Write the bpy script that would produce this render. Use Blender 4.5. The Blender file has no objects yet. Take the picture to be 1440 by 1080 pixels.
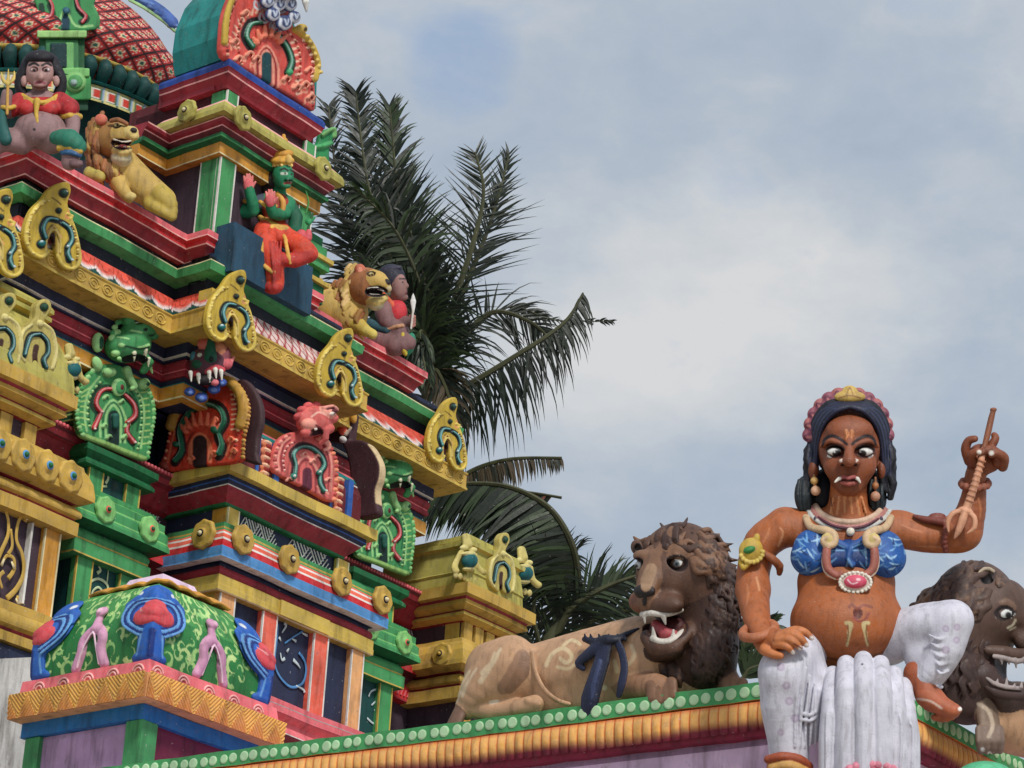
import bpy, math, random
import numpy as np
from math import radians, sin, cos, pi
random.seed(7); np.random.seed(7)

# ------------------------------------------------------------------ camera, sky, sun
FPX = 3824.25; PITCH, ROLL = radians(22.18), radians(3.334)
W0, H0 = 1440, 1080
_F = np.array([0, cos(PITCH), sin(PITCH)]); _U = np.array([0, -sin(PITCH), cos(PITCH)]); _X = np.array([1., 0, 0])
CX = cos(ROLL)*_X + sin(ROLL)*_U; CU = -sin(ROLL)*_X + cos(ROLL)*_U; CF = _F
scene = bpy.context.scene
cam = bpy.data.cameras.new('camera'); camo = bpy.data.objects.new('camera', cam)
scene.collection.objects.link(camo); scene.camera = camo
from mathutils import Matrix, Vector
m = Matrix(((CX[0], CU[0], -CF[0], 0), (CX[1], CU[1], -CF[1], 0), (CX[2], CU[2], -CF[2], 0), (0, 0, 0, 1)))
camo.matrix_world = m
cam.sensor_width = 36; cam.lens = 36*FPX/W0; cam.clip_start = .1; cam.clip_end = 4000

SUN_EL, SUN_AZ = radians(50), radians(158)     # azimuth clockwise from +Y (ahead of the camera)
world = bpy.data.worlds.new('World'); scene.world = world; world.use_nodes = True
nt = world.node_tree; nt.nodes.clear()
def N(t, **kw):
    n = nt.nodes.new(t)
    for k, v in kw.items(): setattr(n, k, v)
    return n
out = N('ShaderNodeOutputWorld'); bg = N('ShaderNodeBackground'); bg.inputs['Strength'].default_value = .1
sky = N('ShaderNodeTexSky', sky_type='NISHITA', sun_disc=False); sky.sun_elevation = SUN_EL; sky.sun_rotation = SUN_AZ
tc = N('ShaderNodeTexCoord')
def noise(scale, detail, rough, loc, dist=0):
    mp = N('ShaderNodeMapping'); mp.inputs['Location'].default_value = loc; mp.inputs['Scale'].default_value = (1, 1, 1.7)
    nt.links.new(tc.outputs['Generated'], mp.inputs['Vector'])
    n = N('ShaderNodeTexNoise'); n.inputs['Scale'].default_value = scale; n.inputs['Detail'].default_value = detail
    n.inputs['Roughness'].default_value = rough; n.inputs['Distortion'].default_value = dist
    nt.links.new(mp.outputs[0], n.inputs['Vector']); return n.outputs['Fac']
def ramp(sock, stops):
    r = N('ShaderNodeValToRGB'); e = r.color_ramp.elements
    while len(e) < len(stops): e.new(.5)
    for el, (p, c) in zip(e, stops): el.position = p; el.color = (*c, 1) if len(c) == 3 else c
    nt.links.new(sock, r.inputs[0]); return r.outputs[0]
def mathn(op, a, b):
    n = N('ShaderNodeMath', operation=op)
    for i, v in enumerate((a, b)):
        if isinstance(v, (int, float)): n.inputs[i].default_value = v
        else: nt.links.new(v, n.inputs[i])
    return n.outputs[0]
def mixc(f, a, b):
    n = N('ShaderNodeMix', data_type='RGBA')
    for s, v in ((n.inputs[0], f), (n.inputs[6], a), (n.inputs[7], b)):
        if isinstance(v, (int, float)): s.default_value = v
        elif isinstance(v, tuple): s.default_value = (*v, 1)
        else: nt.links.new(v, s)
    return n.outputs[2]
def bank(d, lo, hi):      # a soft bank of cloud around one direction of the sky
    n = N('ShaderNodeVectorMath', operation='DOT_PRODUCT'); nv = N('ShaderNodeVectorMath', operation='NORMALIZE')
    nt.links.new(tc.outputs['Generated'], nv.inputs[0])
    nt.links.new(nv.outputs[0], n.inputs[0]); n.inputs[1].default_value = d
    mr = N('ShaderNodeMapRange', interpolation_type='SMOOTHSTEP'); mr.inputs[1].default_value = lo; mr.inputs[2].default_value = hi
    nt.links.new(n.outputs['Value'], mr.inputs[0]); return mr.outputs[0]
def skydir(x, y):
    d = CF + CX*(x-720)/FPX - CU*(y-540)/FPX
    return tuple(d/np.linalg.norm(d))
n1 = noise(6, 5, .5, (3.1, .7, 1.9), .2)
n2 = noise(13, 9, .58, (.4, 5.2, 2.2), .25)
n3 = noise(30, 7, .6, (7.4, 1.2, .2), .2)
tex = mathn('ADD', mathn('MULTIPLY', n2, .65), mathn('MULTIPLY', n3, .35))
def wide(cs, lo): 
    v = None
    for x, y, w in cs:
        q = mathn('MULTIPLY', bank(skydir(x, y), lo, 1.0), w); v = q if v is None else mathn('ADD', v, q)
    return v
hi_ = wide(((880, 440, .22), (1020, 420, .26), (1160, 440, .22), (1260, 480, .14), (860, 580, .20), (760, 620, .14), (960, 520, .16), (700, 400, .10)), .9982)
lo_ = wide(((1400, 600, .18), (1300, 640, .14), (880, 710, .16), (780, 740, .12), (1040, 600, .10), (1250, 60, .10), (1000, 150, .06), (1420, 330, .10)), .9986)
b2 = bank(skydir(650, 105), .99955, 1.0)
lum = mathn('ADD', mathn('MULTIPLY', mathn('SUBTRACT', tex, .5), 1.75), mathn('MULTIPLY', hi_, .9))
lum = mathn('ADD', lum, mathn('MULTIPLY', mathn('SUBTRACT', n1, .5), .25))
lum = mathn('SUBTRACT', lum, lo_)
cloud = ramp(mathn('ADD', lum, .36), [(0, (3.9, 4.7, 5.7)), (.30, (4.6, 5.25, 6.1)), (.5, (5.3, 5.8, 6.4)), (.72, (6.2, 6.5, 6.8)), (1, (7.1, 7.15, 7.2))])
thin = ramp(mathn('ADD', mathn('MULTIPLY', b2, .40), mathn('MULTIPLY', mathn('SUBTRACT', n2, .5), 1.6)), [(.18, (0, 0, 0)), (.60, (.8, .8, .8))])
skyc = mixc(.22, sky.outputs[0], (2.2, 3.7, 6.4))
col = mixc(thin, cloud, (2.5, 3.9, 6.3))
col = mixc(.06, col, sky.outputs[0])
nt.links.new(col, bg.inputs['Color']); nt.links.new(bg.outputs[0], out.inputs[0])

sun = bpy.data.lights.new('sun', 'SUN'); sun.energy = 2.8; sun.angle = radians(10); sun.color = (1, .96, .9)
suno = bpy.data.objects.new('sun', sun); scene.collection.objects.link(suno)
sd = Vector((sin(SUN_AZ)*cos(SUN_EL), cos(SUN_AZ)*cos(SUN_EL), sin(SUN_EL)))
suno.rotation_euler = (-sd).to_track_quat('-Z', 'Y').to_euler()
scene.view_settings.view_transform = 'Standard'; scene.view_settings.look = 'None'
scene.view_settings.exposure = 0; scene.view_settings.gamma = 1

# ------------------------------------------------------------------ pixels of the photograph <-> points
Z3 = np.array([0, 0, 1.])
def ray(x, y): return CF + CX*(np.asarray(x)[..., None]-720)/FPX - CU*(np.asarray(y)[..., None]-540)/FPX
def at(x, y, H):                       # point seen at (x, y) on the upright plane H metres ahead
    r = ray(x, y); return r*(np.asarray(H)[..., None]/r[..., 1:2])
YR, YL = radians(53.8), radians(51.2)  # the two horizontal directions of the temple walls
Rd = np.array([cos(YR), sin(YR), 0]); Ld = np.array([-sin(YL), cos(YL), 0])
NR = np.array([Rd[1], -Rd[0], 0])      # outward normal of the faces that run along Rd
NL = -np.array([Ld[1], -Ld[0], 0])     # outward normal of the faces that run along Ld
NL = NL if NL[0] < 0 else -NL
TO = at(325., 645., 25.); TO[2] = 0    # origin of the tower's plan
def T(r, l, z): return TO + r*Rd + l*Ld + np.array([0, 0, z])
def zy(r, l, y, o=None):               # height over plan point (r, l) seen at image row y
    P = (TO if o is None else o) + r*Rd + l*Ld; k = (540-y)/FPX
    return float((k*(P@CF)-P@CU)/(CU[2]-k*CF[2]))
def rx(x, l, z, o=None):               # r seen at image column x on plane l, height z
    P = (TO if o is None else o) + l*Ld + z*Z3; k = (x-720)/FPX
    return float((k*(P@CF)-P@CX)/(Rd@CX-k*(Rd@CF)))
def lx(x, r, z, o=None):
    P = (TO if o is None else o) + r*Rd + z*Z3; k = (x-720)/FPX
    return float((k*(P@CF)-P@CX)/(Ld@CX-k*(Ld@CF)))
def onl(x, y, l, o=None):              # (r, z) on the plane l seen at pixel (x, y); arrays allowed
    o = TO if o is None else o
    n = np.cross(Rd, Z3); rr = ray(x, y); t = (n@(o+l*Ld))/(rr@n); P = rr*t[..., None]
    return P
# ------------------------------------------------------------------ objects
C = scene.collection
def wloc(o):
    v = np.zeros(3)
    while o is not None: v += np.array(o.location); o = o.parent
    return v
def tag(o, label=None, cat=None, group=None, kind=None):
    if label: o['label'] = label
    if cat: o['category'] = cat
    if group: o['group'] = group
    if kind: o['kind'] = kind
    return o
def thing(name, loc, label, cat, group=None):
    o = bpy.data.objects.new(name, None); C.objects.link(o); o.location = tuple(loc); o.empty_display_size = .1
    return tag(o, label, cat, group)
def mesh(name, V, Fc, mats, parent=None, mi=None, smooth=False, col=None, loc=None):
    """one mesh object; V are world points; vertex origin is moved to the parent's base"""
    V = np.asarray(V, float).reshape(-1, 3)
    base = wloc(parent) if parent is not None else np.zeros(3)
    if loc is None: loc = np.zeros(3) if parent is not None else V.mean(0)*[1, 1, 0]+[0, 0, V[:, 2].min()]
    else: loc = np.asarray(loc, float)-base
    me = bpy.data.meshes.new(name)
    me.from_pydata([tuple(v) for v in (V-base-loc)], [], [tuple(int(i) for i in f) for f in Fc])
    mats = mats if isinstance(mats, (list, tuple)) else [mats]
    for mm in mats: me.materials.append(mm)
    if mi is not None: me.polygons.foreach_set('material_index', np.asarray(mi, np.int32))
    if smooth: me.polygons.foreach_set('use_smooth', np.ones(len(me.polygons), bool))
    if col is not None:
        a = me.color_attributes.new('Col', 'FLOAT_COLOR', 'POINT')
        a.data.foreach_set('color', np.concatenate([col, np.ones((len(col), 1))], 1).astype(np.float32).ravel())
    me.validate(); me.update()
    o = bpy.data.objects.new(name, me); C.objects.link(o); o.location = tuple(loc)
    if parent is not None: o.parent = parent
    return o
def dup(o, loc, parent=None):          # a copy of an object with copies of its children
    c = o.copy(); C.objects.link(c)
    if parent is not None: c.parent = parent
    if loc is not None: c.location = tuple(np.asarray(loc)-(wloc(c.parent) if c.parent else 0))
    for ch in list(o.children):
        d = dup(ch, None, c); d.location = ch.location
    return c
class MB:
    def __init__(s): s.V = []; s.F = []; s.M = []
    def add(s, V, F, m=0):
        b = len(s.V); s.V += [tuple(v) for v in V]
        for f in F: s.F.append(tuple(i+b for i in f)); s.M.append(m)
    def box(s, P, m=0):                # P: 8 corners, bottom ring then top ring
        s.add(P, [(0, 3, 2, 1), (4, 5, 6, 7), (0, 1, 5, 4), (1, 2, 6, 5), (2, 3, 7, 6), (3, 0, 4, 7)], m)
    def tbox(s, r0, r1, l0, l1, z0, z1, m=0, f=None):
        f = f or T
        s.box([f(r0, l0, z0), f(r1, l0, z0), f(r1, l1, z0), f(r0, l1, z0), f(r0, l0, z1), f(r1, l0, z1), f(r1, l1, z1), f(r0, l1, z1)], m)
    def tube(s, pts, rad, n=8, m=0, flat=1., up=None):
        pts = [np.asarray(p, float) for p in pts]; k = len(pts)
        rad = [rad]*k if isinstance(rad, (int, float)) else rad
        rings = []; prev = None
        for i, p in enumerate(pts):
            t = pts[min(i+1, k-1)]-pts[max(i-1, 0)]; t = t/(np.linalg.norm(t)+1e-9)
            a = np.cross(t, up if up is not None else (Z3 if abs(t[2]) < .9 else np.array([1., 0, 0]))) if prev is None else prev-t*(prev@t)
            a = a/(np.linalg.norm(a)+1e-9); prev = a; b = np.cross(t, a)
            rings.append([p+rad[i]*(cos(2*pi*j/n)*a+flat*sin(2*pi*j/n)*b) for j in range(n)])
        V = [v for r in rings for v in r]; F = []
        for i in range(k-1):
            for j in range(n):
                F.append((i*n+j, i*n+(j+1) % n, (i+1)*n+(j+1) % n, (i+1)*n+j))
        F.append(tuple(reversed(range(n)))); F.append(tuple((k-1)*n+j for j in range(n)))
        s.add(V, F, m)
    def disc(s, c, ax, ay, nrm, rad, h, n=16, m=0, rim=None):   # low round button standing on a surface
        c = np.asarray(c); prof = [(1, 0), (1, .6), (.8, 1), (0, 1)] if rim is None else rim
        V = []; F = []
        for q, hh in prof[:-1]:
            V += [c+rad*q*(cos(2*pi*j/n)*ax+sin(2*pi*j/n)*ay)+nrm*h*hh for j in range(n)]
        V.append(c+nrm*h*prof[-1][1])
        for i in range(len(prof)-2):
            for j in range(n): F.append((i*n+j, i*n+(j+1) % n, (i+1)*n+(j+1) % n, (i+1)*n+j))
        k = len(prof)-2
        for j in range(n): F.append((k*n+j, k*n+(j+1) % n, len(V)-1))
        s.add(V, F, m)
    def build(s, name, mats, parent=None, smooth=False, loc=None):
        return mesh(name, s.V, s.F, mats, parent, s.M, smooth, loc=loc)

# ------------------------------------------------------------------ materials
def lin(c):
    c = np.asarray(c, float)/255.
    return tuple(np.where(c <= .04045, c/12.92, ((c+.055)/1.055)**2.4))
_M = {}
def surf(name, c, rough=.66, var=.24, dirt=.46, bump=.25, attr=False, scale=1., metal=0, extra=None, chips=.55):
    """weathered painted plaster: brush and sun variation, grime in blotches and run-off streaks, fine grain"""
    if name in _M: return _M[name]
    mt = bpy.data.materials.new(name); mt.use_nodes = True; t = mt.node_tree; nd = t.nodes; L = t.links
    p = nd['Principled BSDF']; p.inputs['Roughness'].default_value = rough; p.inputs['Metallic'].default_value = metal
    p.inputs['Specular IOR Level'].default_value = .35
    g = nd.new('ShaderNodeNewGeometry')
    def nz(s, det, sc=(1, 1, 1)):
        mp = nd.new('ShaderNodeMapping'); mp.inputs['Scale'].default_value = sc; L.new(g.outputs['Position'], mp.inputs[0])
        n = nd.new('ShaderNodeTexNoise'); n.inputs['Scale'].default_value = s; n.inputs['Detail'].default_value = det
        n.inputs['Roughness'].default_value = .62; L.new(mp.outputs[0], n.inputs['Vector']); return n.outputs['Fac']
    def mr(s, a, b, c_, d):
        n = nd.new('ShaderNodeMapRange'); L.new(s, n.inputs[0])
        for i, v in enumerate((a, b, c_, d)): n.inputs[1+i].default_value = v
        return n.outputs[0]
    def mx(f, a, b, bt='MIX'):
        n = nd.new('ShaderNodeMix'); n.data_type = 'RGBA'; n.blend_type = bt
        for s_, v in ((n.inputs[0], f), (n.inputs[6], a), (n.inputs[7], b)):
            if isinstance(v, (int, float)): s_.default_value = v
            elif isinstance(v, tuple): s_.default_value = (*v, 1)
            else: L.new(v, s_)
        return n.outputs[2]
    if attr:
        at_ = nd.new('ShaderNodeAttribute'); at_.attribute_name = 'Col'; base = at_.outputs['Color']
    else: base = lin(c)
    if extra: base = extra(nd, L, g, base, mx, mr, nz)
    big = nz(2.3*scale, 5); fine = nz(16*scale, 6); streak = nz(9*scale, 4, (1, 1, .16))
    hs = nd.new('ShaderNodeHueSaturation'); L.new(mr(big, .3, .7, 1-var, 1+var), hs.inputs['Value'])
    L.new(mr(fine, .3, .7, 1.06, .94), hs.inputs['Saturation'])
    if isinstance(base, tuple): hs.inputs['Color'].default_value = (*base, 1)
    else: L.new(base, hs.inputs['Color'])
    c1 = mx(mr(fine, .52, .70, 0, var*.9), hs.outputs[0], (.62, .60, .55), 'SOFT_LIGHT')
    c2 = mx(mr(streak, .50, .72, 0, dirt*1.25), c1, (.16, .14, .12), 'MULTIPLY')
    c3 = mx(mr(fine, .60, .74, 0, dirt*.9), c2, (.07, .06, .05))
    chip = nz(26*scale, 3); c3 = mx(mr(chip, .69, .72, 0, chips), c3, (.50, .47, .43)); c3 = mx(mr(nz(5.5*scale, 7), .60, .72, 0, dirt*.55), c3, (.09, .08, .065))
    L.new(c3, p.inputs['Base Color'])
    L.new(mr(fine, .3, .7, rough-.12, rough+.15), p.inputs['Roughness'])
    b = nd.new('ShaderNodeBump'); b.inputs['Strength'].default_value = bump; b.inputs['Distance'].default_value = .012
    L.new(nz(34*scale, 6), b.inputs['Height']); L.new(b.outputs[0], p.inputs['Normal'])
    _M[name] = mt; return mt
PAL = dict(gold=(200, 173, 84), goldd=(192, 158, 76), olive=(176, 168, 88), cream=(226, 214, 168), white=(228, 226, 218),
  pink=(226, 112, 118), pinkl=(240, 176, 170), coral=(232, 108, 86), red=(200, 50, 54), maroon=(150, 48, 58), dmar=(104, 40, 46),
  green=(72, 152, 92), greend=(30, 104, 62), greenl=(128, 190, 112), teal=(36, 128, 124), navy=(40, 48, 74), navyd=(26, 31, 44),
  plum=(70, 56, 66), blue=(52, 96, 170), sky=(84, 142, 196), peach=(226, 168, 112), orange=(222, 128, 58), lilac=(196, 160, 196),
  dteal=(22, 72, 70), black=(22, 22, 26), slate=(38, 74, 96), ochre=(206, 148, 62), royal=(34, 66, 140), brown=(92, 60, 58))
def P(n, **k): return surf('paint_'+n, PAL[n], **k)
SC = surf('painted_sculpture', None, attr=True, var=.20, dirt=.40, bump=.30, scale=1.6)
SCB = surf('painted_statue', None, attr=True, var=.16, dirt=.30, bump=.28, scale=3., rough=.52)
# ------------------------------------------------------------------ sculpting: smooth-joined solids turned into one continuous skin
class Sculpt:
    """solids in local units: x right, y down, d out towards the viewer (photo pixels, as a rule)"""
    def __init__(s, vox=1.6): s.pr = []; s.vox = vox; s.k = 3.
    def _add(s, fn, lo, hi, col, k, op):
        s.pr.append((fn, np.array(lo, float), np.array(hi, float), None if col is None else np.array(lin(col)), s.k if k is None else k, op)); return s
    def ell(s, c, r, col=None, k=None, op='u', rot=0., rotd=0.):
        c = np.array(c, float); r = np.array(r, float) if hasattr(r, '__len__') else np.array([r]*3, float)
        ca, sa = cos(radians(rot)), sin(radians(rot)); cb, sb = cos(radians(rotd)), sin(radians(rotd)); R = max(r)
        def fn(x, y, d):
            x = x-c[0]; y = y-c[1]; d = d-c[2]
            u = ca*x+sa*y; v = -sa*x+ca*y
            u, d = cb*u+sb*d, -sb*u+cb*d
            q = np.sqrt((u/r[0])**2+(v/r[1])**2+(d/r[2])**2)
            g = np.sqrt((u/r[0]**2)**2+(v/r[1]**2)**2+(d/r[2]**2)**2)+1e-6
            return q*(q-1)/g
        return s._add(fn, c-R, c+R, col, k, op)
    def cap(s, a, b, ra, rb=None, col=None, k=None, op='u', fd=1.):
        a = np.array(a, float); b = np.array(b, float); rb = ra if rb is None else rb; f = np.array([1, 1, 1/fd])
        ba = (b-a)*f; L2 = max(ba@ba, 1e-6)
        def fn(x, y, d):
            px = x-a[0]; py = y-a[1]; pd = (d-a[2])/fd
            t = np.clip((px*ba[0]+py*ba[1]+pd*ba[2])/L2, 0, 1)
            return np.sqrt((px-t*ba[0])**2+(py-t*ba[1])**2+(pd-t*ba[2])**2)-(ra+(rb-ra)*t)
        R = max(ra, rb)*np.array([1, 1, max(fd, 1)])
        return s._add(fn, np.minimum(a, b)-R, np.maximum(a, b)+R, col, k, op)
    def chain(s, pts, rad, col=None, k=None, op='u', fd=1., sub=0):
        pts = [np.array(p, float) for p in pts]
        n = len(pts); rad = list(rad) if hasattr(rad, '__len__') else [rad]*n
        if len(rad) != n: rad = list(np.interp(np.linspace(0, 1, n), np.linspace(0, 1, len(rad)), rad))
        if sub: pts, rad = crom(pts, rad, sub)
        A = np.array(pts); Rr = np.array(rad, float); m = len(A)-1
        def fn(x, y, d):
            best = None
            for i in range(m):
                a, b = A[i], A[i+1]; f = np.array([1, 1, 1/fd]); ba = (b-a)*f; L2 = max(ba@ba, 1e-6)
                px = x-a[0]; py = y-a[1]; pd = (d-a[2])/fd
                t = np.clip((px*ba[0]+py*ba[1]+pd*ba[2])/L2, 0, 1)
                q = np.sqrt((px-t*ba[0])**2+(py-t*ba[1])**2+(pd-t*ba[2])**2)-(Rr[i]+(Rr[i+1]-Rr[i])*t)
                best = q if best is None else np.minimum(best, q)
            return best
        R = Rr.max()*np.array([1, 1, max(fd, 1)])
        return s._add(fn, A.min(0)-R, A.max(0)+R, col, k, op)
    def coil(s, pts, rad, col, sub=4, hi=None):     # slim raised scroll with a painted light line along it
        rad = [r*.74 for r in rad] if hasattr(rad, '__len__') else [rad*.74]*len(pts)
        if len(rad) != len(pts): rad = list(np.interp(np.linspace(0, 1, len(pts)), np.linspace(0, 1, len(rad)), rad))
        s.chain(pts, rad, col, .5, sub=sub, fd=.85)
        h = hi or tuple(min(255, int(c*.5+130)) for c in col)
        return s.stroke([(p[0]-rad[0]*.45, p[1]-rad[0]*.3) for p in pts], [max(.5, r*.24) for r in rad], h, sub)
    def box(s, c, h, col=None, k=None, op='u', rot=0., rnd=0.):
        c = np.array(c, float); h = np.array(h, float); ca, sa = cos(radians(rot)), sin(radians(rot))
        def fn(x, y, d):
            x = x-c[0]; y = y-c[1]; d = d-c[2]
            u = np.abs(ca*x+sa*y)-h[0]+rnd; v = np.abs(-sa*x+ca*y)-h[1]+rnd; w = np.abs(d)-h[2]+rnd
            return np.sqrt(np.maximum(u, 0)**2+np.maximum(v, 0)**2+np.maximum(w, 0)**2)+np.minimum(np.maximum(u, np.maximum(v, w)), 0)-rnd
        R = np.array([math.hypot(h[0], h[1])]*2+[h[2]])
        return s._add(fn, c-R, c+R, col, k, op)
    def poly(s, pts, d0, d1, col=None, k=None, op='u', rnd=0., sub=0):
        pts = np.array(pts, float)
        if sub: pts = np.array(crom([np.append(p, 0) for p in pts], [1]*len(pts), sub, closed=True)[0])[:, :2]
        m = len(pts)
        def fn(x, y, d):
            x, y = np.broadcast_arrays(x[..., :1], y[..., :1]) if x.ndim == 3 else (x, y)
            best = np.full(np.broadcast(x, y).shape, 1e9); sg = np.ones_like(best)
            for i in range(m):
                a = pts[i]; b = pts[i-1]; e = b-a; wx = x-a[0]; wy = y-a[1]
                t = np.clip((wx*e[0]+wy*e[1])/(e@e+1e-9), 0, 1)
                best = np.minimum(best, (wx-e[0]*t)**2+(wy-e[1]*t)**2)
                c1 = y >= a[1]; c2 = y < b[1]; c3 = e[0]*wy > e[1]*wx
                sg = np.where((c1 & c2 & c3) | (~c1 & ~c2 & ~c3), -sg, sg)
            s2 = sg*np.sqrt(best)+rnd; w = np.abs(d-(d0+d1)/2)-abs(d1-d0)/2+rnd
            return np.sqrt(np.maximum(s2, 0)**2+np.maximum(w, 0)**2)+np.minimum(np.maximum(s2, w), 0)-rnd
        lo = [*pts.min(0), min(d0, d1)]; hi = [*pts.max(0), max(d0, d1)]
        return s._add(fn, lo, hi, col, k, op)
    def paint_poly(s, pts, col, d0=-999, d1=999, sub=0): return s.poly(pts, d0, d1, col, op='p', sub=sub)
    def dot(s, x, y, r, col, d=None, ry=None):
        return s.ell((x, y, 0 if d is None else d), (r, ry or r, 400 if d is None else r*2), col, op='p')
    def stroke(s, pts, rad, col, sub=4):      # a painted brush stroke, following whatever surface lies under it
        pts = [np.array([p[0], p[1], 0.]) for p in pts]; n = len(pts)
        rad = list(rad) if hasattr(rad, '__len__') else [rad]*n
        if len(rad) != n: rad = list(np.interp(np.linspace(0, 1, n), np.linspace(0, 1, len(rad)), rad))
        if sub and n > 2: pts, rad = crom(pts, rad, sub)
        for i in range(len(pts)-1): s.cap(pts[i], pts[i+1], rad[i], rad[i+1], col, 0, 'p', 1e4)
        return s
    def grid(s):
        g = [p for p in s.pr if p[5] == 'u']; v = s.vox
        lo = np.min([p[1] for p in g], 0)-4*v; hi = np.max([p[2] for p in g], 0)+4*v
        n = np.ceil((hi-lo)/v).astype(int)+1
        Fd = np.full(n, 60., np.float32)
        ax = [lo[i]+np.arange(n[i])*v for i in range(3)]
        for fn, a, b, col, k, op in s.pr:
            if op == 'p': continue
            mg = k+3*v
            i0 = np.clip(np.floor((a-mg-lo)/v).astype(int), 0, n-1); i1 = np.clip(np.ceil((b+mg-lo)/v).astype(int)+1, 1, n)
            if np.any(i1 <= i0): continue
            sl = tuple(slice(i0[j], i1[j]) for j in range(3))
            X, Y, D = np.meshgrid(ax[0][sl[0]], ax[1][sl[1]], ax[2][sl[2]], indexing='ij', sparse=True)
            q = np.broadcast_to(fn(X, Y, D), Fd[sl].shape).astype(np.float32); f0 = Fd[sl]
            if op == 'u':
                h = np.maximum(k-np.abs(f0-q), 0)/max(k, 1e-6); Fd[sl] = np.minimum(f0, q)-h*h*k*.25
            else:
                q = -q; h = np.maximum(k-np.abs(f0-q), 0)/max(k, 1e-6); Fd[sl] = np.maximum(f0, q)+h*h*k*.25
        return Fd, lo, v
    def skin(s, disp=None):
        Fd, lo, v = s.grid()
        if disp is not None:
            n = Fd.shape; X, Y, D = np.meshgrid(*[lo[i]+np.arange(n[i])*v for i in range(3)], indexing='ij', sparse=True)
            Fd = Fd+disp(X, Y, D).astype(np.float32)
        V, Q = surface_nets(Fd); V = lo+V*v
        bd = np.full(len(V), 1e9); cl = np.zeros((len(V), 3))+.5
        for fn, a, b, col, k, op in s.pr:
            if col is None: continue
            mg = 6*v+k
            idx = np.nonzero(np.all((V > a-mg) & (V < b+mg), 1))[0] if op != 'p' else np.nonzero(np.all((V > a-v) & (V < b+v), 1))[0]
            if not len(idx): continue
            q = fn(V[idx, 0], V[idx, 1], V[idx, 2])
            if op == 'u': mk = q < bd[idx]; bd[idx[mk]] = q[mk]; cl[idx[mk]] = col
            elif op == 's': mk = np.abs(q) < 1.1*v; cl[idx[mk]] = col; bd[idx[mk]] = -1e3
            else:
                w = np.clip(.5-q/v, 0, 1)[:, None]; cl[idx] = cl[idx]*(1-w)+w*col
                
        return V, Q, cl
    def make(s, name, mp, parent=None, mat=None, disp=None, loc=None):
        V, Q, cl = s.skin(disp)
        return mesh(name, mp(V), Q, mat or SC, parent, None, True, cl, loc=loc)
def crom(pts, rad, sub, closed=False):
    n = len(pts); o = []; ro = []
    for i in range(n if closed else n-1):
        g = (lambda j: pts[j % n]) if closed else (lambda j: pts[min(max(j, 0), n-1)])
        p0, p1, p2, p3 = g(i-1), g(i), g(i+1), g(i+2)
        for q in range(sub):
            t = q/sub
            o.append(.5*((2*p1)+(p2-p0)*t+(2*p0-5*p1+4*p2-p3)*t*t+(3*p1-p0-3*p2+p3)*t**3)); ro.append(rad[i]+(rad[(i+1) % n]-rad[i])*t)
    if not closed: o.append(pts[-1]); ro.append(rad[-1])
    return o, ro
def surface_nets(Fd):
    s = Fd < 0; n = Fd.shape
    c = [s[i:n[0]-1+i, j:n[1]-1+j, k:n[2]-1+k] for i in (0, 1) for j in (0, 1) for k in (0, 1)]
    cnt = sum(x.astype(np.int8) for x in c); act = (cnt > 0) & (cnt < 8)
    ijk = np.argwhere(act); ids = np.full(act.shape, -1, np.int64); ids[act] = np.arange(len(ijk))
    acc = np.zeros((len(ijk), 3)); w = np.zeros(len(ijk))
    cor = [(i, j, k) for i in (0, 1) for j in (0, 1) for k in (0, 1)]
    val = np.stack([Fd[ijk[:, 0]+i, ijk[:, 1]+j, ijk[:, 2]+k] for i, j, k in cor], 1).astype(float)
    for a in range(8):
        for b in range(a+1, 8):
            if sum(abs(cor[a][q]-cor[b][q]) for q in range(3)) != 1: continue
            cr = (val[:, a] < 0) != (val[:, b] < 0)
            t = np.where(cr, val[:, a]/(val[:, a]-val[:, b]+1e-12), 0)[:, None]
            pa = np.array(cor[a], float); pb = np.array(cor[b], float)
            acc += np.where(cr[:, None], pa+(pb-pa)*t, 0); w += cr
    V = ijk+acc/w[:, None]; Q = []
    for ax in range(3):
        u, v = (ax+1) % 3, (ax+2) % 3
        sl0 = [slice(None)]*3; sl1 = [slice(None)]*3; sl0[ax] = slice(0, n[ax]-1); sl1[ax] = slice(1, n[ax])
        a = s[tuple(sl0)]; b = s[tuple(sl1)]
        e = np.argwhere(a != b)
        e = e[(e[:, u] > 0) & (e[:, v] > 0) & (e[:, u] < n[u]-1) & (e[:, v] < n[v]-1)]
        if not len(e): continue
        flip = a[e[:, 0], e[:, 1], e[:, 2]]
        def cell(du, dv):
            q = e.copy(); q[:, u] -= du; q[:, v] -= dv; return ids[q[:, 0], q[:, 1], q[:, 2]]
        quad = np.stack([cell(1, 1), cell(0, 1), cell(0, 0), cell(1, 0)], 1)
        quad[~flip] = quad[~flip][:, ::-1]
        Q.append(quad)
    Q = np.concatenate(Q); Q = Q[(Q >= 0).all(1)]
    return V, Q
def front(H, s):                       # map sculpture units on the upright plane facing the camera, H metres ahead; d in units of s metres
    def mp(V): return at(V[:, 0], V[:, 1], H-V[:, 2]*s)
    return mp
def facade(l, s, N_=None, o=None):     # map sculpture units on a wall face: front pixels stay put, depth goes along the wall's normal
    def mp(V):
        return onl(V[:, 0], V[:, 1], l, o)+(V[:, 2]*s)[:, None]*NR
    return mp
def panel(c, ax, ay, nrm, s):          # map small ornaments given about their own centre
    def mp(V): return np.asarray(c)+s*(V[:, :1]*ax-V[:, 1:2]*ay+V[:, 2:3]*nrm)
    return mp
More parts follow.
